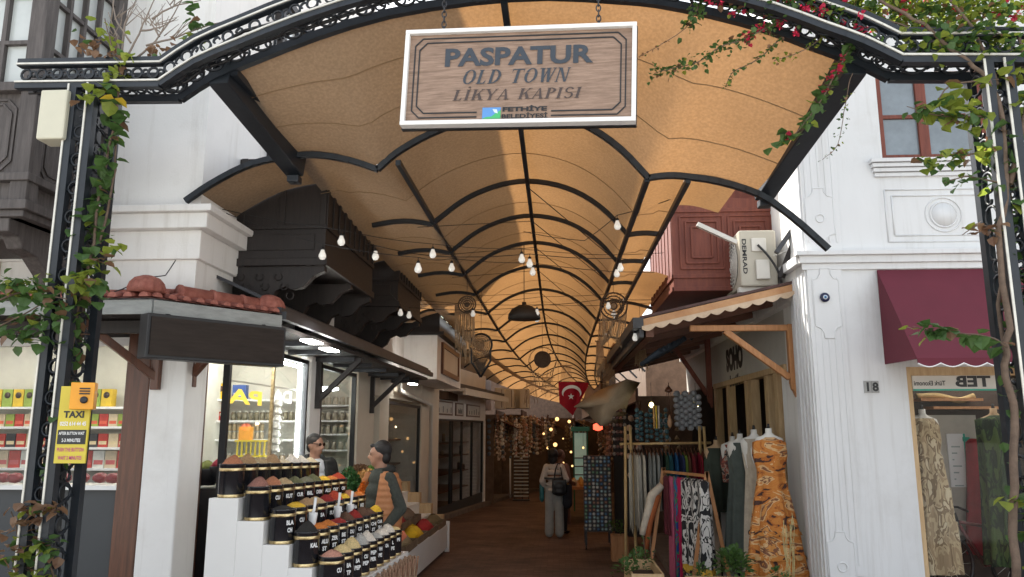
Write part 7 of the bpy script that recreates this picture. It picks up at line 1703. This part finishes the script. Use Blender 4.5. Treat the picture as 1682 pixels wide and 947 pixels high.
for i in range(190):
    y = rnd.uniform(26.7, 44) if i > 130 else rnd.uniform(26.5, 33); x = Lx(y) + rnd.uniform(.0, .95); c = rnd.randrange(8); L = rnd.choice((.6, .9, 1.3))
    souvenir((x, y, 2.45 - rnd.uniform(0, .35)), L, i % 3, c, names[c] + ' string of souvenirs hanging along the left side of the far bazaar', 'left side hanging souvenirs: ' + names[c])
for i in range(80):
    y = rnd.uniform(14.6, 40); x = Rx(y) - rnd.uniform(.0, .65); c = rnd.randrange(8); L = rnd.choice((.6, .9, 1.3))
    if y < 17: x = rnd.uniform(1.45, 2.5)
    souvenir((x, y, 2.35 - rnd.uniform(0, .35)), L, i % 3, c, names[c] + ' string of souvenirs hanging along the right side of the far bazaar', 'right side hanging souvenirs: ' + names[c])
# wire card rack in the left of the bazaar
b = gnd(858, 822); CRK = root('card_rack', b, 'tall white wire card rack with many shelves on the left of the bazaar', 'display rack'); mb = MB(); zt_ = at(858, 745, Y=b.y).z
for k in range(13): z = lerp(b.z + .15, zt_, k / 12); mb.bx(b.x - .3, b.x + .22, b.y - .1, b.y + .1, z, z + .03)
mb.build('shelf_wires', M['trim'], CRK); mb = MB()
for dx in (-.3, .0, .22): mb.bx(b.x + dx - .012, b.x + dx + .012, b.y + .1, b.y + .12, b.z, zt_ + .1)
mb.bx(b.x - .35, b.x + .27, b.y - .15, b.y + .2, b.z, b.z + .04); mb.build('uprights', M['darkmetal'], CRK)
b = gnd(838, 818); mb = MB(); mb.tube([b, Vector((b.x, b.y, at(838, 750, Y=b.y).z))], .035, 8); mb.build('white_post', M['white'], None, o=b, label='slim white post left of the wire card rack', cat='post')
# table with lit goods behind the women
b = gnd(948, 858); tz = at(945, 797, Y=b.y).z; TBL = root('market_table', b, 'brown wooden market table right of the two women', 'table'); mb = MB(); mb.bx(b.x - .35, b.x + .6, b.y - .6, b.y + 2.2, tz - .06, tz); mb.build('top', M['orangewood'], TBL)
for dx, dy in ((-.25, -.5), (.5, -.5), (-.25, 2), (.5, 2)): mb = MB(); mb.bx(b.x + dx, b.x + dx + .07, b.y + dy, b.y + dy + .07, g(b.y + 2), tz - .06); mb.build('leg', M['brownpost'], TBL)
for i in range(9):
    p = Vector((b.x - .25 + .19 * (i % 4), b.y - .3 + .5 * (i // 3), tz)); mb = MB(); mb.lathe(p, [(.05, 0), (.08, .06), (.05, .14), (.02, .18)], 10); mb.build('ornament', colmat(((.6, .4, .12), (.65, .6, .5), (.7, .35, .08))[i % 3], .4), None, o=p, label=('golden', 'ivory', 'amber')[i % 3] + ' ornament standing on the brown market table', cat='ornament', group=('golden', 'ivory', 'amber')[i % 3] + ' ornaments on the market table')
lamps = [(893, 712), (905, 705), (912, 730), (925, 720), (938, 742), (949, 720), (958, 735), (935, 692), (915, 688), (962, 760), (925, 760), (900, 735), (940, 765), (978, 700), (988, 699)]
for i, (px, py) in enumerate(lamps):
    Y = 21 + (i * 37 % 17); p = at(px, py, Y=Y); r_ = root('bazaar_lamp', p, 'small warm lit lamp in the depth of the bazaar', 'lamp', 'warm lamps deep in the bazaar'); mb = MB(); mb.ball(p, .03 + .02 * (i % 3), 10, 6); mb.build('globe', M['lamp_glow'], r_); mb = MB(); mb.tube([p + Vector((0, 0, .05)), p + Vector((0, 0, .5))], .005, 4); mb.build('cord', M['black'], r_)
p = at(982, 701, Y=17); mb = MB(); mb.lathe(p - Vector((0, 0, .08)), [(.02, 0), (.1, .03), (.1, .13), (.03, .16)], 12); mb.build('red_lantern', mat('lit_red_lantern', (.7, .05, .03), .5, emit=(1, .08, .04), es=1.2), None, o=p, label='small glowing red lantern over the bazaar on the right', cat='lantern')
# green and white lit kiosk
b = gnd(955, 850); KX = at(945, 720, Y=24); KK = root('kiosk', (KX.x + .3, 24, g(24)), 'narrow green framed kiosk with a lit display case deep in the bazaar', 'kiosk'); mb = MB(); z0 = g(24)
x0, x1 = at(941, 720, Y=24).x, at(966, 720, Y=24).x; zt_ = at(950, 708, Y=24).z
for x in (x0, x1 - .04): mb.bx(x, x + .04, 24, 24.04, z0, zt_)
mb.bx(x0 - .05, x1 + .05, 23.95, 24.4, zt_, zt_ + .14); mb.build('frame', colmat((.02, .16, .10), .4), KK)
mb = MB(); mb.bx(x0 + .05, x1 - .05, 24.2, 24.25, z0 + .8, zt_ - .05); mb.build('backlight', mat('lit_pale_case', (.6, .7, .6), .5, emit=(.6, .9, .7), es=.045), KK)
for k in range(4): mb = MB(); mb.bx(x0 + .05, x1 - .05, 24.0, 24.2, z0 + .8 + k * .25, z0 + .83 + k * .25); mb.build('shelf', M['brownpost'], KK)

# ================================================================== HANGING THINGS UNDER THE CANOPY
def bulb(px, py, Y, lb, grp, wire=.03):
    p = at(px, py, Y=Y); r_ = root('light_bulb', p, lb, 'light bulb', grp); mb = MB(); s = 1.0
    mb.lathe(p - Vector((0, 0, .055 * s)), [(0, -.032 * s), (.022 * s, -.026 * s), (.034 * s, -.005 * s), (.034 * s, .012 * s), (.02 * s, .045 * s), (.017 * s, .06 * s)], 14); mb.build('globe', M['bulbglass'], r_)
    mb = MB(); mb.lathe(p - Vector((0, 0, .01)), [(.016, 0), (.017, .03), (.006, .045)], 10); mb.tube([p + Vector((0, 0, .03)), p + Vector((0, 0, .03 + wire))], .004, 4); mb.build('socket', M['black'], r_); return p
bl_ = [(561, 388, 6.6), (530, 411, 6.6), (617, 413, 7.2), (711, 410, 7.4), (687, 433, 6.8), (742, 433, 8.0), (857, 418, 7.6), (870, 426, 7.8), (875, 440, 8.4), (1014, 363, 7.2), (1019, 433, 8.2), (1013, 443, 8.6), (658, 508, 9.5), (672, 512, 9.7), (882, 508, 10.5), (882, 519, 10.9), (1043, 548, 9.0), (999, 497, 10.0), (777, 510, 10.5), (1008, 510, 10.6)]
near = ['above and left of the first dark balcony front', 'lowest one beside the first dark balcony', 'at the far edge of the first dark balcony', 'upper one left of the canopy centre', 'lower one left of the canopy centre', 'below the second rib left of centre', 'left one of the trio at the ridge', 'middle one of the trio at the ridge', 'lowest of the trio at the ridge', 'highest one right of the ridge', 'upper one of the right pair', 'lower one of the right pair', 'left one by the second dark balcony', 'right one by the second dark balcony', 'above the pair by the dome pendant', 'lower one right of the dome pendant', 'at the gutter corner of the timber awning', 'in front of the right dreamcatcher', 'in front of the small left dreamcatcher', 'just below the right dreamcatcher centre']
BP = [bulb(px, py, Y, 'white bulb on the string lights, ' + near[i], 'white string light bulbs') + Vector((0, 0, .06)) for i, (px, py, Y) in enumerate(bl_)]
def wire(nm, pts, lb, r=.004):
    pts = [Vector(p) for p in pts]; mb = MB(); out = []
    for a, b_ in zip(pts[:-1], pts[1:]):
        for k in range(8): t = k / 8; out.append(a.lerp(b_, t) - Vector((0, 0, .035 * (a - b_).length * math.sin(PI * t) * .5)))
    out.append(pts[-1]); mb.tube(out, r, 4); mb.build(nm, M['black'], None, o=pts[0], label=lb, cat='wire')
wire('string_wire', [at(330, 335, Y=6.5), BP[0], BP[3], BP[6], at(1090, 415, Y=9.2)], 'sagging wire carrying the upper row of bulbs from the left cornice')
wire('string_wire', [at(345, 340, Y=6.6), BP[1], BP[4], BP[5], BP[8], at(1075, 447, Y=9.4)], 'sagging wire carrying the lower row of bulbs from the left cornice')
wire('string_wire', [at(600, 400, Y=7.6), BP[2], at(720, 421, Y=7.8), BP[7], BP[10], at(1070, 423, Y=9.0)], 'wire crossing under the second rib to the red balcony')
wire('string_wire', [at(860, 380, Y=8.0), at(960, 395, Y=7.6), BP[9], at(1120, 320, Y=6.6)], 'wire rising right to the highest bulb')
wire('string_wire', [at(640, 480, Y=9.4), BP[12], BP[13], at(800, 508, Y=10), BP[14], BP[17], at(1072, 492, Y=10.2)], 'wire crossing level with the dome pendant')
wire('string_wire', [at(690, 493, Y=11), at(890, 500, Y=11), at(1070, 497, Y=11)], 'straight wire behind the dome pendant')
wire('string_wire', [at(690, 500, Y=11.6), at(890, 487, Y=11.6), at(1070, 475, Y=11.6)], 'straight wire rising to the right behind the pendant')
wire('wall_cable', [at(298, 340, Y=6.15), at(299, 380, Y=6.15), at(290, 425, Y=6.1), at(272, 452, Y=6.1)], 'thin black cable hanging down the white wall to the tiles', .005)
wire('wall_cable', [at(272, 452, Y=5.9), at(240, 455, Y=5.85), at(200, 475, Y=5.8), at(172, 482, Y=5.75)], 'thin black cable lying over the roof tiles', .005)
# dome pendant
p = at(861, 524, Y=10.6); PD = root('pendant_lamp', p, 'dark half-dome pendant lampshade hanging in the middle of the canopy', 'lamp'); r_ = (at(888, 524, Y=10.6) - at(834, 524, Y=10.6)).length / 2
mb = MB(); mb.lathe(p, [(r_, 0), (r_ * .96, r_ * .3), (r_ * .75, r_ * .62), (r_ * .4, r_ * .82), (.03, r_ * .9), (.03, r_ * 1.05)], 28); mb.build('shade', plain('brown_black_enamel', (.035, .028, .024), .6), PD)
mb = MB(); mb.tube([p + Vector((0, 0, r_)), p + Vector((0, 0, 1.2))], .006, 5); mb.build('cord', M['black'], PD)
# ring hangings
def ringhang(nm, lb, px, py, Y, rpx, m, m2, tail=None, rings=4):
    p = at(px, py, Y=Y); r_ = (at(px + rpx, py, Y=Y) - p).length; o = root(nm, p, lb, 'wall hanging')
    mb = MB()
    for k in range(rings): mb.ring(p, r_ * (1 - k / rings), .012 if k == 0 else .009, 24, 5)
    mb.build('hoop', m, o); mb = MB()
    for k in range(24): a = 2 * PI * k / 24; mb.tube([p + Vector((math.cos(a), 0, math.sin(a))) * r_ * .3, p + Vector((math.cos(a + .2), 0, math.sin(a + .2))) * r_ * .98], .004, 3)
    mb.lathe(p + Vector((0, .01, 0)), [(r_ * .3, 0), (r_ * .3, .012)], 16, axis=(0, -1, 0)); mb.build('web', m2, o)
    mb = MB(); mb.tube([p + Vector((0, 0, r_)), p + Vector((0, 0, r_ + .7))], .004, 4); mb.build('cord', M['black'], o)
    return o, p, r_
o, p, r_ = ringhang('dreamcatcher', 'small round dark dreamcatcher with long pale fringe on the left', 767, 500, 10.8, 14, M['darkrope'], M['darkrope']); mb = MB()
for k in range(26): t = k / 25; x = lerp(-r_ * 1.4, r_ * .9, t); q = p + Vector((x, 0, -math.sqrt(max(0, r_ * r_ - min(abs(x), r_) ** 2)))); mb.tube([q, q + Vector((rnd.uniform(-.04, .04), 0, -rnd.uniform(.4, .75)))], .007, 4)
mb.build('fringe', M['rope'], o)
o, p, r_ = ringhang('dreamcatcher', 'teardrop woven hanging with round eye on the left of the canopy', 790, 566, 11.6, 17, M['rope'], M['rope'], rings=6)
mb = MB(); P = [p + Vector((math.cos(a) * r_ * 1.05, 0, math.sin(a) * r_ * 1.05)) for a in [PI * k / 12 for k in range(-2, 15)]]; tip = p + Vector((0, 0, -r_ * 3.1)); mb.tube([tip, tip.lerp(P[0], .6) + Vector((.06, 0, 0))] + P + [tip.lerp(P[-1], .6) - Vector((.06, 0, 0)), tip], .018, 6); mb.build('outer_frame', M['black'], o)
mb = MB()
for k in range(14):
    x = lerp(-r_ * .95, r_ * .95, k / 13); mb.tube([p + Vector((x, .0, -r_ * .9 + abs(x) * .3)), tip + Vector((x * .12, 0, .08))], .006, 3); z = -r_ * 1.0 - k * r_ * .13; w_ = r_ * (1 - k / 15); mb.tube([p + Vector((-w_, 0, z)), p + Vector((w_, 0, z))], .005, 3)
mb.build('net', M['darkrope'], o)
o, p, r_ = ringhang('dreamcatcher', 'large round dreamcatcher with hanging net on the right above the awning gutter', 1008, 502, 10.4, 22, M['darkrope'], M['rope'])
mb = MB()
for k in range(22):
    t = k / 21; x = lerp(-r_, r_, t); z = -math.sqrt(max(0, r_ * r_ - x * x)); q = p + Vector((x, 0, z)); q2 = p + Vector((x * .75 - .05, 0, -r_ * (2.4 + 1.6 * abs(t - .5)))); mb.tube([q, q.lerp(q2, .5) + Vector((.02 * math.sin(k), 0, 0)), q2], .006, 3)
    if k < 12: zz = -r_ * (1 + k * .12); mb.tube([p + Vector((-r_ * .85, 0, zz)), p + Vector((r_ * .85, 0, zz + .05))], .004, 3)
mb.build('net', M['rope'], o)
o, p, r_ = ringhang('basket_hanging', 'flat oval woven basket disc hanging in the centre beyond the dome pendant', 891, 590, 13.0, 13, M['darkrope'], M['darkrope'], rings=7); mb = MB(); mb.lathe(p + Vector((0, .02, 0)), [(r_ * .98, 0), (r_ * .98, .02)], 24, axis=(0, -1, 0)); mb.build('disc', mat('woven_basket', (.13, .08, .04), .9, var=.4, scale=40), o)
mb = MB(); mb.ring(p + Vector((0, .1, -.02)), r_ * 1.75, .008, 28, 4)
for k in range(9): a = PI * (1.05 + .9 * k / 8); mb.tube([p + Vector((math.cos(a) * r_ * 1.7, .1, math.sin(a) * r_ * 1.7)), p + Vector((math.cos(a) * r_, .1, math.sin(a) * r_ - .35))], .006, 3)
mb.build('wicker_ring', M['rope'], o)
for i, (px, py, Y, w_, h_) in enumerate(((1052, 555, 12.5, .1, .5), (985, 560, 13, .08, .6), (1000, 590, 13.4, .12, .7), (990, 530, 14, .1, .4), (872, 625, 18, .16, .5), (930, 600, 20, .16, .5), (900, 620, 22, .2, .5))):
    p = at(px, py, Y=Y); o = root('macrame_hanging', p, ['narrow macrame strip over the awning gutter', 'pale macrame strand left of the net hanging', 'wide macrame strand below the right dreamcatcher', 'small macrame strand behind the right dreamcatcher', 'macrame tassel left above the flag', 'macrame tassel right above the flag', 'macrame tassel between basket disc and flag'][i], 'wall hanging'); mb = MB()
    for k in range(10): x = lerp(-w_, w_, k / 9); mb.tube([p + Vector((x * .6, 0, 0)), p + Vector((x, 0, -h_ * rnd.uniform(.8, 1.1)))], .008, 4)
    mb.tube([p + Vector((-w_, 0, 0)), p + Vector((w_, 0, 0))], .014, 5); mb.build('strands', M['rope'], o); mb = MB(); mb.tube([p, p + Vector((0, 0, .8))], .004, 4); mb.build('cord', M['black'], o)
# flag
f0, f1, f2, f3, f4 = at(917, 626, Y=14), at(967, 628, Y=14), at(966, 634, Y=14), at(941, 682, Y=14), at(919, 662, Y=14)
FL = root('flag', f0, 'red flag with white crescent and star hanging from a cord over the street', 'flag'); mb = MB(); mb.smooth = True; n = 12; b0 = len(mb.v)
for i in range(n + 1):
    for j in range(n + 1):
        u, v = i / n, j / n; a = f0.lerp(f1, u); bot = f4.lerp(f3, min(1, u / .5)) if u < .5 else f3.lerp(f2, (u - .5) / .5); q = a.lerp(bot, v); q.y += .05 * math.sin(u * 9 + v * 3); mb.v.append(q)
for i in range(n):
    for j in range(n): a = b0 + i * (n + 1) + j; mb.face((a, a + 1, a + n + 2, a + n + 1))
mb.build('cloth', mat('red_flag_cloth', (.42, .01, .03), .8, trans=.3), FL)
c = at(939, 645, Y=13.88); k_ = (at(955, 645, Y=13.88) - c).length; mb = MB(); P1 = [c + Vector((math.cos(a) * k_, 0, math.sin(a) * k_ * .8)) for a in [PI * q / 20 - .25 for q in range(24)]]; P2 = [c + Vector((math.cos(a) * k_ * .86, 0, -.035 + math.sin(a) * k_ * .68)) for a in [PI * q / 20 - .25 for q in range(24)]]
for i in range(23): mb.quad(P1[i], P1[i + 1], P2[i + 1], P2[i])
mb.build('crescent', M['white'], FL); s0 = at(938, 651, Y=13.88); mb = MB(); Pp = []
for q in range(10): a = PI / 2 + PI * q / 5; rr = .06 if q % 2 == 0 else .024; Pp.append(s0 + Vector((math.cos(a) * rr, 0, math.sin(a) * rr)))
for q in range(10): mb.add([s0, Pp[q], Pp[(q + 1) % 10]], [(0, 1, 2)])
mb.build('star', M['white'], FL); mb = MB(); mb.tube([f0 - Vector((.3, 0, 0)), f1 + Vector((.3, 0, 0))], .006, 4); mb.tube([f0, f0 + Vector((0, 0, 1.1))], .004, 4); mb.build('cord', M['black'], FL)
# small things inside left shops 3 and 2 so that their glass has something behind it
for i in range(40):
    y = rnd.uniform(13.8, 16.7); x = -4.9 + rnd.uniform(0, 1.4); z = rnd.choice((.2, .7, 1.2, 1.7)); h = rnd.uniform(.12, .3)
    jar(x, y, z, .05, h, 'dim vase inside the dark shop past the second awning bracket', 'vases in the dark shop', rnd.choice(((.3, .2, .1), (.08, .08, .1), (.35, .3, .25), (.2, .04, .03))))
for z in (.2, .7, 1.2, 1.7): mb = MB(); mb.bx(-5.0, -3.4, 13.7, 16.8, z - .03, z - .001); mb.build('display_shelf', M['brownpost'], None, o=(-4.2, 15, z), label='%s brown display shelf in the dark shop past the awning bracket' % {.2: 'lowest', .7: 'second', 1.2: 'third', 1.7: 'topmost'}[z], cat='shelf')
for i in range(36):
    t = rnd.uniform(.4, L2 - .4); z = rnd.choice((.1, .6, 1.1, 1.5)); p = on2(t, -rnd.uniform(.6, 1.6), z); jar(p.x, p.y, p.z, .06, rnd.uniform(.15, .35), 'dim object on display behind the glass doors of the white shopfront', 'goods behind the white shopfront doors', rnd.choice(((.32, .22, .14), (.1, .1, .12), (.4, .36, .3), (.25, .04, .03))))
for z in (.1, .6, 1.1, 1.5):
    mb = MB(); box2(mb, .3, L2 - .3, -1.9, -.5, z - .03, z - .001); mb.build('shelf', M['brownpost'], S2)
mb = MB(); q0 = on2(2.0, -1.0, zf0 - .25); mb.ball(q0, .06, 10, 6); mb.build('lamp', M['lamp_warm_and_fill'], S2)
mb = MB(); mb.ball((-4.1, 15, 2.15), .05, 10, 6); mb.build('lamp', M['lamp_warm_and_fill'], LB)
# ================================================================== VINES
def vine(nm, lb, cat_, stems, leaves, stem_m=None, blossoms=(), r=.008):
    """stems: list of (points, r0, r1); leaves: list of (points, n, spread, (smin, smax), material index)"""
    o = root(nm, stems[0][0][0], lb, cat_); mb = MB()
    for pts, r0, r1 in stems:
        P = smoothpath(pts, 4) if len(pts) > 2 else [Vector(p) for p in pts]; k = len(P); mb.tube([p + Vector([rnd.uniform(-1, 1) * r0 * .5 for _ in range(3)]) for p in P], [lerp(r0, r1, i / (k - 1)) for i in range(k)], 6)
    mb.build('stem', stem_m or M['stem'], o); mb = MB()
    for pts, n, sp_, ss, mi in leaves:
        for _ in range(n):
            p = plerp(pts, rnd.random()) + Vector([rnd.gauss(0, sp_) for _ in range(3)]); mb.m = mi if rnd.random() < .75 else rnd.choice((0, 1, 2)) if mi != 3 else 3
            leaf(mb, p, (rnd.uniform(-1, 1), rnd.uniform(-1, 1), rnd.uniform(-1.1, .3)), rnd.uniform(*ss), True)
    mb.build('foliage', [M['leaf'], M['leafy'], M['leafr'], M['yleaf']], o)
    if blossoms:
        mb = MB()
        for pts, n, sp_ in blossoms:
            for _ in range(n):
                c = plerp(pts, rnd.random()) + Vector([rnd.gauss(0, sp_) for _ in range(3)])
                for _k in range(9): leaf(mb, c + Vector([rnd.uniform(-.015, .015) for _ in range(3)]), [rnd.uniform(-1, 1) for _ in range(3)], rnd.uniform(.018, .032), True)
        mb.build('blossoms', M['flower'], o)
    return o
def gpl(pts, off=0): return [gp(x, y, off) for x, y in pts]
# left post climber
main_l = gpl([(55, 935), (75, 850), (100, 720), (112, 600), (130, 500), (150, 420), (160, 330), (178, 250), (192, 180), (195, 120), (190, 60)], .06)
vine('climbing_vine', 'leafy climbing vine winding up the left gate post with one yellow leaf', 'vine',
     [(main_l, .013, .007), (gpl([(60, 940), (90, 820), (95, 700), (135, 560), (140, 450)], .2), .014, .008), (gpl([(195, 120), (182, 70), (172, 30)]), .006, .003), (gpl([(165, 400), (180, 330), (190, 260), (188, 170)], .1), .009, .006)],
     [(main_l[:4], 44, .03, (.05, .09), 0), (main_l[3:7], 80, .045, (.06, .10), 0), (main_l[6:9], 44, .03, (.06, .10), 0), (gpl([(165, 300), (190, 170)], .0), 16, .025, (.07, .11), 0),
      (gpl([(110, 480), (190, 410)], -.05), 40, .03, (.05, .085), 1), (gpl([(140, 170), (215, 90)], -.04), 40, .04, (.05, .085), 1), (gpl([(120, 60), (200, 95)], 0), 30, .03, (.04, .07), 2), (gpl([(150, 40), (200, 60)], 0), 12, .03, (.04, .07), 1), (gpl([(186, 163), (192, 160)], -.06), 2, .005, (.08, .1), 3), (gpl([(160, 500), (165, 430)], -.03), 12, .02, (.06, .1), 0)])
vine('climbing_vine', 'bushy green vine clump hanging before the left tiled eave', 'vine', [(gpl([(-20, 500), (40, 480), (110, 490)], -.1), .008, .004), (gpl([(-10, 540), (50, 510), (100, 480)], -.1), .006, .003)],
     [(gpl([(-15, 480), (30, 465), (100, 500)], -.1), 80, .05, (.05, .085), 0), (gpl([(-10, 530), (50, 540), (110, 500)], -.08), 90, .05, (.05, .085), 0), (gpl([(10, 465), (120, 470)], -.1), 40, .03, (.04, .07), 1)])
vine('climbing_vine', 'reddish green low vine tangle at the foot of the left gate post', 'vine', [(gpl([(20, 960), (30, 900), (20, 840)]), .009, .004), (gpl([(60, 960), (80, 890), (60, 830)]), .009, .004), (gpl([(90, 950), (75, 900)]), .007, .003)],
     [(gpl([(30, 840), (100, 835)], -.05), 38, .035, (.05, .09), 2), (gpl([(10, 880), (40, 900), (20, 940)], -.05), 50, .05, (.04, .08), 2), (gpl([(60, 880), (90, 920)], -.05), 30, .04, (.05, .08), 0), (gpl([(20, 930), (90, 950)], -.05), 40, .04, (.04, .07), 1)])
# bare twigs above the left of the gate
tw = [((200, 100), (192, 60), (178, 20)), ((205, 100), (235, 40), (258, -10)), ((225, 95), (265, 55), (305, -10)), ((200, 95), (205, 40), (222, 0)), ((232, 50), (262, 45), (290, 30)), ((215, 70), (190, 30), (185, -10)), ((240, 75), (290, 60), (345, 40), (400, 28)), ((250, 30), (285, 10), (330, 0)), ((262, 60), (250, 40), (245, 20))]
vine('bare_shrub', 'bare grey branching twigs rising above the left of the gate arch', 'shrub', [(gpl(t, .1), .008, .003) for t in tw] + [(gpl([tuple(Vector(t[1]) + Vector((rnd.uniform(-8, 8), rnd.uniform(-5, 5)))), tuple(Vector(t[1]) + Vector((rnd.uniform(-40, 50), rnd.uniform(-45, -10))))], .1), .004, .0015) for t in tw for _ in range(4)],
     [(gpl([(310, 65), (330, 20)], .05), 22, .03, (.05, .09), 0), (gpl([(290, 70), (345, 55)], .05), 14, .03, (.04, .08), 1), (gpl([(250, 85), (285, 75)], .05), 26, .03, (.03, .06), 2)], M['twig'])
# bougainvillea over the right of the arch
cl = [gpl([(1180, -20), (1260, 0), (1340, 15), (1400, 40)], .05), gpl([(1360, -30), (1450, 10), (1560, 20), (1680, 10)], .15), gpl([(1500, 60), (1600, 60), (1680, 80)], .0), gpl([(1240, -40), (1400, -30), (1600, -40)], .1)]
A_ = gpl([(1151, 0), (1140, 25), (1125, 46), (1097, 66), (1070, 82), (1049, 93)], .1); B_ = gpl([(1290, 25), (1257, 46), (1222, 63), (1182, 77), (1148, 100), (1097, 114), (1074, 120)], .1)
C_ = gpl([(1285, 60), (1245, 97), (1205, 117), (1192, 143)], .15); D_ = gpl([(1370, 50), (1348, 63), (1319, 83), (1271, 100)], .1); E_ = gpl([(1420, 40), (1399, 74), (1376, 114), (1351, 160), (1314, 211), (1282, 237)], .1); F_ = gpl([(1400, 120), (1395, 137), (1386, 185), (1376, 237), (1351, 262)], .1)
trunk = gpl([(1672, 960), (1665, 800), (1668, 680), (1652, 600), (1658, 520), (1640, 400), (1655, 300), (1640, 160), (1600, 110), (1560, 80), (1500, 30), (1440, 0)], -.02)
vine('bougainvillea', 'flowering bougainvillea with crimson blossoms spilling over the right of the gate arch', 'bougainvillea',
     [(trunk, .022, .01), (gpl([(1640, 140), (1605, 60), (1560, 0), (1540, -30)]), .012, .006), (gpl([(1560, 85), (1480, 40), (1380, 20)]), .008, .003), (gpl([(1660, 300), (1690, 150), (1670, 60)]), .02, .01), (A_, .004, .0015), (B_, .006, .002), (C_, .004, .002), (D_, .004, .002), (E_, .005, .003), (F_, .003, .0015)],
     [(cl[0], 620, .045, (.022, .045), 0), (cl[1], 1100, .085, (.025, .05), 1), (cl[1], 500, .08, (.025, .05), 0), (cl[2], 260, .06, (.03, .06), 0), (cl[2], 120, .06, (.03, .06), 1), (cl[3], 900, .09, (.025, .05), 1), (A_[:3], 60, .022, (.02, .05), 0), (A_[3:], 24, .006, (.01, .018), 2), (B_, 220, .022, (.018, .04), 0), (C_, 60, .008, (.018, .032), 0), (D_, 50, .014, (.016, .03), 1), (E_, 110, .026, (.025, .07), 0), (F_, 46, .012, (.014, .024), 0)],
     blossoms=[(cl[0], 40, .05), (cl[1], 34, .10), (cl[3], 40, .10), (B_[:4], 7, .015), (E_, 7, .012), (gpl([(1330, 20), (1420, 50)]), 9, .04)])
bl3 = [gpl([(1640, 130), (1560, 140), (1545, 180), (1600, 200)], -.02), gpl([(1620, 190), (1550, 190), (1490, 175)], -.06), gpl([(1630, 250), (1570, 255), (1510, 265)], -.02), gpl([(1640, 300), (1590, 290), (1550, 300)], -.02), gpl([(1640, 380), (1610, 370), (1580, 385)], -.02)]
spr = gpl([(1655, 570), (1630, 555), (1590, 548), (1540, 545), (1498, 536)], -.08)
vine('climbing_vine', 'broad backlit yellow-green leaves climbing the right gate post', 'vine', [(b_, .006, .002) for b_ in bl3] + [(spr, .006, .002), (gpl([(1655, 600), (1640, 500), (1660, 380), (1655, 250)], .1), .012, .008)],
     [(bl3[0], 32, .035, (.06, .10), 1), (bl3[1], 40, .025, (.045, .085), 0), (bl3[1], 14, .03, (.06, .1), 1), (bl3[2], 44, .025, (.04, .07), 1), (bl3[2], 14, .03, (.04, .07), 0), (bl3[3], 22, .02, (.035, .06), 0), (bl3[4], 18, .02, (.035, .06), 2), (spr, 38, .022, (.05, .09), 0), (gpl([(1660, 200), (1690, 400)], .05), 110, .07, (.05, .09), 0), (gpl([(1665, 380), (1670, 560)], .1), 50, .05, (.05, .08), 0), (gpl([(1670, 600), (1685, 940)], .1), 40, .04, (.05, .08), 0), (gpl([(1650, 110), (1690, 200)], .05), 60, .05, (.05, .09), 1), (gpl([(1655, 820), (1680, 825)], -.05), 8, .02, (.05, .08), 1)])
